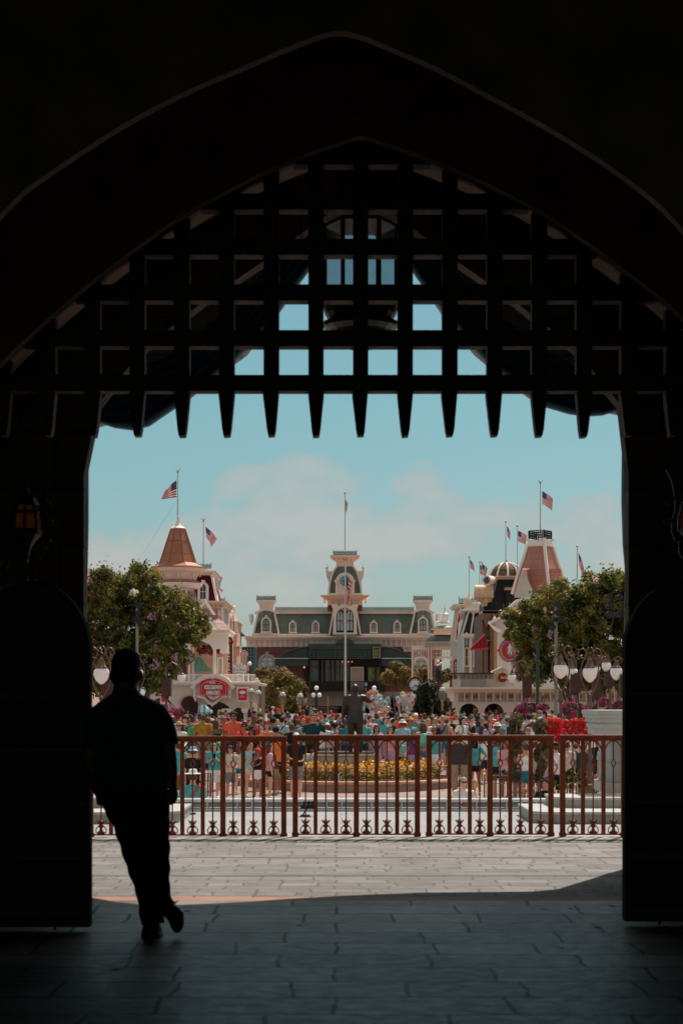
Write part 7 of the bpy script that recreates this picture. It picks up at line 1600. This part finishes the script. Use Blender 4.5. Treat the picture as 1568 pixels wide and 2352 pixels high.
# ---------------------------------------------------------------- the named people
PP = [
 # px, head y, Y, face, pose, top, bottom, label, kwargs
 (391,1639,60,150,'stand','mint','khaki','man in pale green shirt and beige bucket hat beside the magenta basket',dict(hatk='bucket',hatc='khaki')),
 (411,1657,56,10,'hold','white','black','woman in straw hat, sunglasses and turquoise scarf close to the leaning man',dict(tk='long',hatk='straw',hatc='straw',specs=True,sling='turquoise')),
 (424,1644,64,40,'hold','navy','charcoal','man in navy shirt and black cap left of the olive backpack',dict(hatk='cap',hatc='black')),
 (442,1645,61,175,'stand','teal','charcoal','man in teal shirt with olive green backpack, seen from behind',dict(hatk='cap',hatc='black',pack='green')),
 (466,1641,60,185,'stand','mustard','grey','broad man in mustard t-shirt seen from behind',dict(wide=1.1)),
 (488,1650,68,170,'stand','red','black','man in red t-shirt and white cap behind the mustard shirt',dict(hatk='cap')),
 (495,1653,61,190,'stand','olive','denim','woman with very long brown hair and olive t-shirt seen from behind',dict(hr='long')),
 (514,1648,62,15,'stand','coral','black','woman in coral t-shirt with a black lanyard beside the tall man in coral',dict(hr='bun',skin=2,sling='black')),
 (537,1636,59,-10,'hold','coral','navy','tall man in coral t-shirt with curly black hair and sunglasses',dict(hr='curly',hc='black',skin=2,specs=True,wide=1.08)),
 (561,1659,58,5,'stand','coral','black','woman in coral top with magenta bow headband and heart sunglasses',dict(hr='curly',hc='black',hatk='bow',hatc='magenta',specs=True,skin=2,sling='black')),
 (578,1668,55,-20,'hold','black','black','woman in black with black bucket hat in the row of coral shirts',dict(hatk='bucket',hatc='black',hr='long',hc='black')),
 (492,1703,50.5,5,'phone','turquoise','white','woman in bright turquoise t-shirt and white skirt looking at her phone',dict(bk='skirt',hr='long',hatk='cap',hatc='mint')),
 (503,1683,53,110,'stand','mint','black','woman in profile with dark hair just behind the woman in the white skirt',dict(hr='bun',hc='black')),
 (529,1711,50.3,30,'hold','cream','grey','person in cream shirt with dark visor left of the blonde woman in cream',dict(hatk='visor',hatc='navy')),
 (549,1711,52,165,'stand','cream','teal','blonde woman in cream top and teal shorts facing the planter',dict(bk='hotpants',hr='long',hc='auburn')),
 (575,1706,51,20,'phone','skyblue','cream','woman in sky blue top looking down at a phone beside the black tank top',dict(hr='long',hc='blond',bk='hotpants')),
 (592,1718,50.2,30,'phone','black','white','woman in black tank top, red cap and white shorts',dict(tk='tank',hr='long',hatk='cap',hatc='red',bk='hotpants')),
 (620,1709,50.4,95,'stand','pink','black','woman in pale pink shirt and short black shorts beside the planter wall',dict(hr='long',hc='brown',bk='hotpants')),
 (443,1766,31,180,'stand','turquoise','navy','person in wide white sun hat and turquoise shirt with red sash below the stage edge',dict(hatk='straw',hatc='white',sling='red')),
 (411,1774,32,170,'stand','white','denim','woman with auburn hair and turquoise bow headband in white, low beside the leaning man',dict(hr='long',hc='auburn',hatk='bow',hatc='skyblue')),
 (443,1714,44,190,'stand','black','black','person in black shirt and pale blue bucket hat above the white sun hat',dict(hatk='bucket',hatc='skyblue')),
 (411,1705,48,160,'stand','turquoise','black','man in turquoise shirt partly hidden by the leaning man',dict()),
 (626,1649,62,200,'stand','grey','navy','man with bushy black hair and pale grey t-shirt looking away',dict(hr='curly',hc='black')),
 (648,1647,61,150,'phone','skyblue','navy','man in sky blue shirt with a dark strap raising a phone',dict(hc='black',sling='black')),
 (613,1658,59,0,'stand','orange','denim','woman with red headband and long dark hair left of the bushy haired man',dict(tk='tank',hr='long',hatk='bow',hatc='red')),
 (634,1668,54,160,'hold','teal','navy','man in dark blue t-shirt bending beneath the bushy haired man',dict(hc='black',wide=1.15)),
 (642,1680,52,-30,'stand','orange','black','man in orange t-shirt just above the railing gap',dict(skin=1)),
 (684,1652,60,185,'stand','teal','khaki','man in teal t-shirt with a grey backpack seen from behind',dict(pack='grey')),
 (670,1662,56,170,'stand','black','black','man in black t-shirt left of the grey backpack',dict()),
 (680,1682,50,10,'hold','black','grey','person in white cap low behind the end of the second railing panel',dict(hatk='cap')),
 (721,1640,58,-5,'stand','darkteal','black','tall man in very dark teal t-shirt facing the gateway',dict(wide=1.22)),
 (739,1658,58,25,'stand','white','denim','woman with short auburn hair in white t-shirt right of the dark teal shirt',dict(hr='curly',hc='auburn')),
 (751,1659,59,20,'hold','skyblue','black','man in pale blue shirt and white cap left of the statue',dict(hatk='cap',skin=3)),
 (763,1672,60,30,'stand','pink','denim','woman in faded pink top close to the left side of the statue',dict(hr='long')),
 (795,1652,60,180,'stand','teal','navy','man in blue t-shirt seen from behind just left of the statue',dict(hatk='cap',hatc='blue')),
 (837,1651,62,175,'stand','turquoise','navy','man in bright turquoise shirt just right of the statue',dict(hatk='cap',hatc='navy')),
 (849,1662,64,0,'stand','red','black','man in black vest with orange cap right of the statue',dict(hatk='cap',hatc='orange',tk='tank')),
 (864,1666,56.5,15,'stand','lavender','lavender','woman in lavender t-shirt and skirt with dark hair right of the statue',dict(bk='skirt',hr='long',hc='black')),
 (896,1669,57,0,'stand','pink','lavender','woman in lavender skirt and sunglasses behind the yellow flowers',dict(hr='long',bk='skirt',specs=True)),
 (920,1698,58,10,'hold','mint','black','small child in white and turquoise t-shirt and black shorts',dict(hc='brown')),
 (924,1652,58.5,190,'stand','skyblue','white','person in pale blue shirt and wide white hat seen from behind',dict(tk='long',hatk='bucket')),
 (943,1648,59,30,'hold','turquoise','navy','man in patterned turquoise shirt and orange cap',dict(hatk='cap',hatc='orange',skin=2)),
 (954,1637,62,5,'stand','grey','khaki','tall man in grey t-shirt and white cap',dict(hatk='cap')),
 (951,1677,56,-5,'stand','purple','lavender','girl in purple dress with sunglasses on her head',dict(bk='dress',hr='long')),
 (972,1660,56,180,'stand','pink','denim','woman with mint green backpack and denim shorts seen from behind',dict(hr='long',pack='mint',bk='hotpants')),
 (983,1652,64,10,'stand','cream','pink','blond child on shoulders height behind the mint backpack',dict(hr='curly',hc='blond')),
 (996,1671,55.5,0,'stand','turquoise','white','woman in turquoise top, white skirt and sunglasses',dict(bk='skirt',hr='bun',specs=True)),
 (1000,1649,60,185,'stand','white','black','blonde woman with a black and green backpack seen from behind',dict(hr='bun',hc='blond',pack='black')),
 (1016,1642,60,185,'walk','grey','blue','bald man in grey tank top with black sling bag and blue shorts',dict(tk='tank',hr=None,sling='black',skin=1)),
 (1060,1641,66,10,'phone','skyblue','silver','woman in pale blue dress with turquoise bow headband holding a drink',dict(bk='dress',tk='tank',hr='long',hatk='bow',hatc='turquoise')),
 (1084,1643,66,60,'hold','black','white','woman in black strapless top and white skirt with turquoise bow headband',dict(bk='skirt',tk='tank',hr='bun',hatk='bow',hatc='turquoise')),
 (1055,1685,51,180,'stand','charcoal','khaki','heavy man in charcoal slogan t-shirt seen from behind',dict(bk='trousers',wide=1.3)),
 (1090,1694,51.5,190,'hip','turquoise','black','woman in turquoise t-shirt and black shorts standing hand on hip',dict(hr='long',hc='black',bk='hotpants')),
 (1064,1783,33,5,'stand','white','navy','man in white t-shirt, dark cap and sunglasses looking up below the stage edge',dict(hatk='cap',hatc='silver',specs=True)),
 (1088,1791,33.5,70,'stand','cream','denim','blonde woman in profile below the stage edge',dict(hr='long',hc='blond',tk='tank')),
 (1252,1790,33,-20,'stand','black','black','dark haired person low beside the right stage steps',dict(hr='curly',hc='black')),
 (1143,1686,50,150,'hold','turquoise','black','woman in turquoise t-shirt and black shorts left of the tall topiary',dict(hr='long',hc='auburn')),
 (1125,1656,60,20,'stand','lavender','denim','woman in lavender shirt with a dark bag strap',dict(tk='long',hr='long',sling='black')),
 (1141,1659,57,60,'hold','black','black','man in black t-shirt and white bucket hat',dict(hatk='bucket',skin=3)),
 (1213,1635,66,0,'hold','skyblue','navy','man in sky blue polo and sunglasses with folded arms',dict(specs=True,hc='grey')),
 (1238,1631,67,20,'hold','white','navy','man in white vest and grey cap with a black strap',dict(tk='tank',hatk='cap',hatc='grey',sling='black',skin=1)),
 (1260,1639,68,0,'stand','cream','navy','bald man in sunglasses above the red bougainvillea',dict(hr=None,specs=True)),
 (1223,1657,58,180,'stand','white','navy','man with dark hair in white t-shirt seen from behind by the topiaries',dict()),
 (1212,1669,53,10,'stand','turquoise','denim','man in turquoise check shirt and grey cap between the topiaries',dict(hatk='cap',hatc='grey')),
 (1165,1644,64,160,'stand','skyblue','navy','person in grey cap and blue shirt right of the white bucket hat',dict(hatk='cap',hatc='silver')),
 (1178,1650,62,-30,'hold','black','black','woman in black jacket holding a camera by the tall topiary',dict(tk='long',hr='bun')),
 (1195,1660,58,180,'stand','black','black','man with a black backpack next to the tall topiary head',dict(hr=None,pack='black',skin=1)),
 (1207,1707,45.5,185,'stand','white','teal','woman with bare shoulders, white top and blue shorts seen from behind between the topiaries',dict(tk='tank',hr='bun',bk='hotpants',skin=1)),
 (1192,1712,46.5,175,'stand','coral','skyblue','woman in pale denim shorts and coral top beside the tall topiary',dict(tk='tank',hr='long',bk='hotpants',skin=1)),
 (1276,1705,47,200,'stand','white','black','man in white t-shirt and black cap behind the third railing gap',dict(hatk='cap',hatc='black')),
 (1256,1716,46,150,'hip','lavender','black','woman in lavender top right of the hooked topiary',dict(hr='long',bk='hotpants')),
 (1302,1704,50,160,'stand','cream','khaki','man in cream shirt behind the red bougainvillea',dict(skin=1)),
 (1342,1706,50,20,'stand','charcoal','denim','person in dark jacket and jeans behind the tallest globe lamp',dict(tk='long',bk='trousers')),
 (1391,1702,49,190,'stand','skyblue','blue','man in pale blue t-shirt and blue shorts beside the stone pier',dict(hc='black')),
 (1322,1708,52,180,'stand','teal','black','man in blue t-shirt between the two large globe lamp posts',dict()),
 (701,1718,55,0,'stand','white','charcoal','child with bushy black hair left of the statue plinth',dict(hr='curly',hc='black')),
 (1160,1700,49,20,'phone','pink','denim','woman in pink t-shirt with a phone right of the turquoise and black outfit',dict(hr='long')),
 (1174,1698,51,190,'stand','navy','khaki','man in navy t-shirt behind the left hand topiary',dict()),
 (1228,1702,48,170,'stand','mint','navy','man in mint t-shirt between the two spiral topiaries',dict()),
 (1112,1690,55,200,'stand','white','navy','man in white t-shirt and navy shorts right of the hand on hip woman',dict(hatk='cap',hatc='navy')),
 (1288,1700,52,30,'hold','black','grey','woman in black t-shirt under the left hand globe lamp',dict(hr='long')),
 (1318,1690,54,-20,'stand','white','denim','woman in white top among the lamp posts beneath the red flowers',dict(hr='long',tk='tank')),
 (1372,1698,53,160,'stand','black','navy','man in black t-shirt just left of the stone pier',dict()),
 (560,1700,55,190,'stand','coral','denim','man in coral t-shirt and denim shorts behind the blonde woman in cream',dict()),
 (604,1702,53,180,'stand','red','navy','man in red t-shirt behind the black tank top',dict(skin=1)),
 (636,1712,52,10,'hold','brown','khaki','man with folded arms in brown t-shirt right of the pale pink shirt',dict(skin=2)),
 (474,1716,56,180,'walk','grey','navy','man in grey t-shirt walking away left of the turquoise t-shirt woman',dict()),
 (716,1722,55,170,'stand','skyblue','navy','small child in sky blue t-shirt in front of the dark teal shirt',dict()),
 (748,1716,60,20,'stand','pink','white','child in pink t-shirt between the plinth and the dark teal shirt',dict(hr='long')),
 (880,1700,61,180,'stand','black','charcoal','man in black t-shirt pushing past behind the lavender skirt',dict()),
 (908,1690,62,10,'stand','yellow','denim','woman in yellow t-shirt left of the small child',dict(hr='long')),
 (936,1700,60,200,'stand','white','black','boy in white t-shirt right of the small child',dict()),
 (1032,1690,57,15,'stand','teal','khaki','woman in teal top beside the charcoal slogan t-shirt',dict(hr='long')),
 (683,1716,57,200,'stand','grey','magenta','woman in grey t-shirt and magenta skirt left of the statue plinth',dict(bk='skirt',hr='long')),
]
for i,(x,hy,Y,fc,pose,top,bot,lb,kw) in enumerate(PP):
    person(x,hy,Y,1.7,fc,pose,top,bot,lb,group=None,**({'skin':(0,1,4,0,2,4)[i%6],**kw}))
# ---------------------------------------------------------------- the rest of the crowd
zones = [(385,520,'under the parlour'),(520,600,'below the square sign'),(600,662,'under the olive tree'),(662,752,'below the globe lamp'),(752,806,'left of the statue'),(828,905,'below large balloon bunch'),(905,968,'below small balloon bunch'),(968,1045,'before the dark evergreen'),(1045,1125,'before the left veranda arch'),(1125,1215,'before the second veranda arch'),(1215,1300,'behind the bougainvillea')]
tops = ['white','coral','turquoise','black','navy','pink','grey','skyblue','red','black','cream','teal','lavender','white','red','charcoal','navy','white','black','coral']
heads = [('short','brown',None,None,'brown hair'),('curly','black',None,None,'bushy black hair'),('short','brown',None,None,'short brown hair'),('short','black',None,None,'short black hair'),('long','blond',None,None,'long blond hair'),('long','brown',None,None,'long brown hair'),('short','brown','cap','white','white cap'),('short','brown','cap','navy','navy cap'),('short','brown','bucket','khaki','bucket hat'),('short','black','cap','red','red cap'),('long','black',None,None,'long black hair'),('short','grey',None,None,'grey hair'),('short','brown','straw','straw','straw hat'),('bun','brown','bow','magenta','magenta headband')]
rc_ = random.Random(21); used = set(); placed = [(x,Y) for x,hy,Y,*_ in PP]
def fill(n, y0, y1, rowname, minsep):
    for z0_,z1_,zn in zones:
        cnt = int(n*(z1_-z0_)/100.+.5)
        for _ in range(cnt):
            for tr in range(60):
                x = rc_.uniform(z0_,z1_); Y = rc_.uniform(y0,y1)
                if all(abs((x-a)*min(Y,b)/F) > minsep or abs(Y-b) > 1.0 for a,b in placed): break
            else: continue
            while 1:
                tp_ = rc_.choice(tops); hd = rc_.choice(heads)
                if (tp_,hd[4],zn,rowname) not in used: break
            used.add((tp_,hd[4],zn,rowname)); placed.append((x,Y))
            h = rc_.gauss(1.69,.09); h = max(1.45,min(1.9,h)); bk = rc_.choice(['shorts','shorts','trousers','skirt' if hd[0] in('long','bun') else 'shorts','shorts'])
            person(x,None,Y,h,rc_.choice([0,15,-20,40,170,185,200,180,90,-90,150]),rc_.choice(['stand','phone','hold','stand','walk','hip']),tp_,rc_.choice(['navy','black','khaki','denim','grey','white']),
                'person in %s %s and %s, %s, %s' % (tp_.replace('skyblue','sky blue'),'vest' if (_%5==0) else 't-shirt',hd[4],zn,rowname),tk='tank' if _%5==0 else 'tee',bk=bk,hr=hd[0],hc=hd[1],hatk=hd[2],hatc=hd[3] or 'white',skin=rc_.choice([0,0,1,2,3,4,4]),pack=rc_.choice([None]*6+['black','grey','navy']),group='people in the %s of the crowd' % ('middle' if 'middle' in rowname else 'back' if 'back' in rowname else 'front'))
fill(7.0,61,69,'front rows',.42)
fill(9.0,69.5,92,'middle rows',.45)
fill(7.5,93,160,'far back rows',.5)
t_ = person(836-48,None,323.5,1.7,180,'stand','skyblue','navy','person in blue check shirt standing on the station balcony by the blank board',ground=wz(1587,323.5))
t_.location.x = wx(840,323.5)
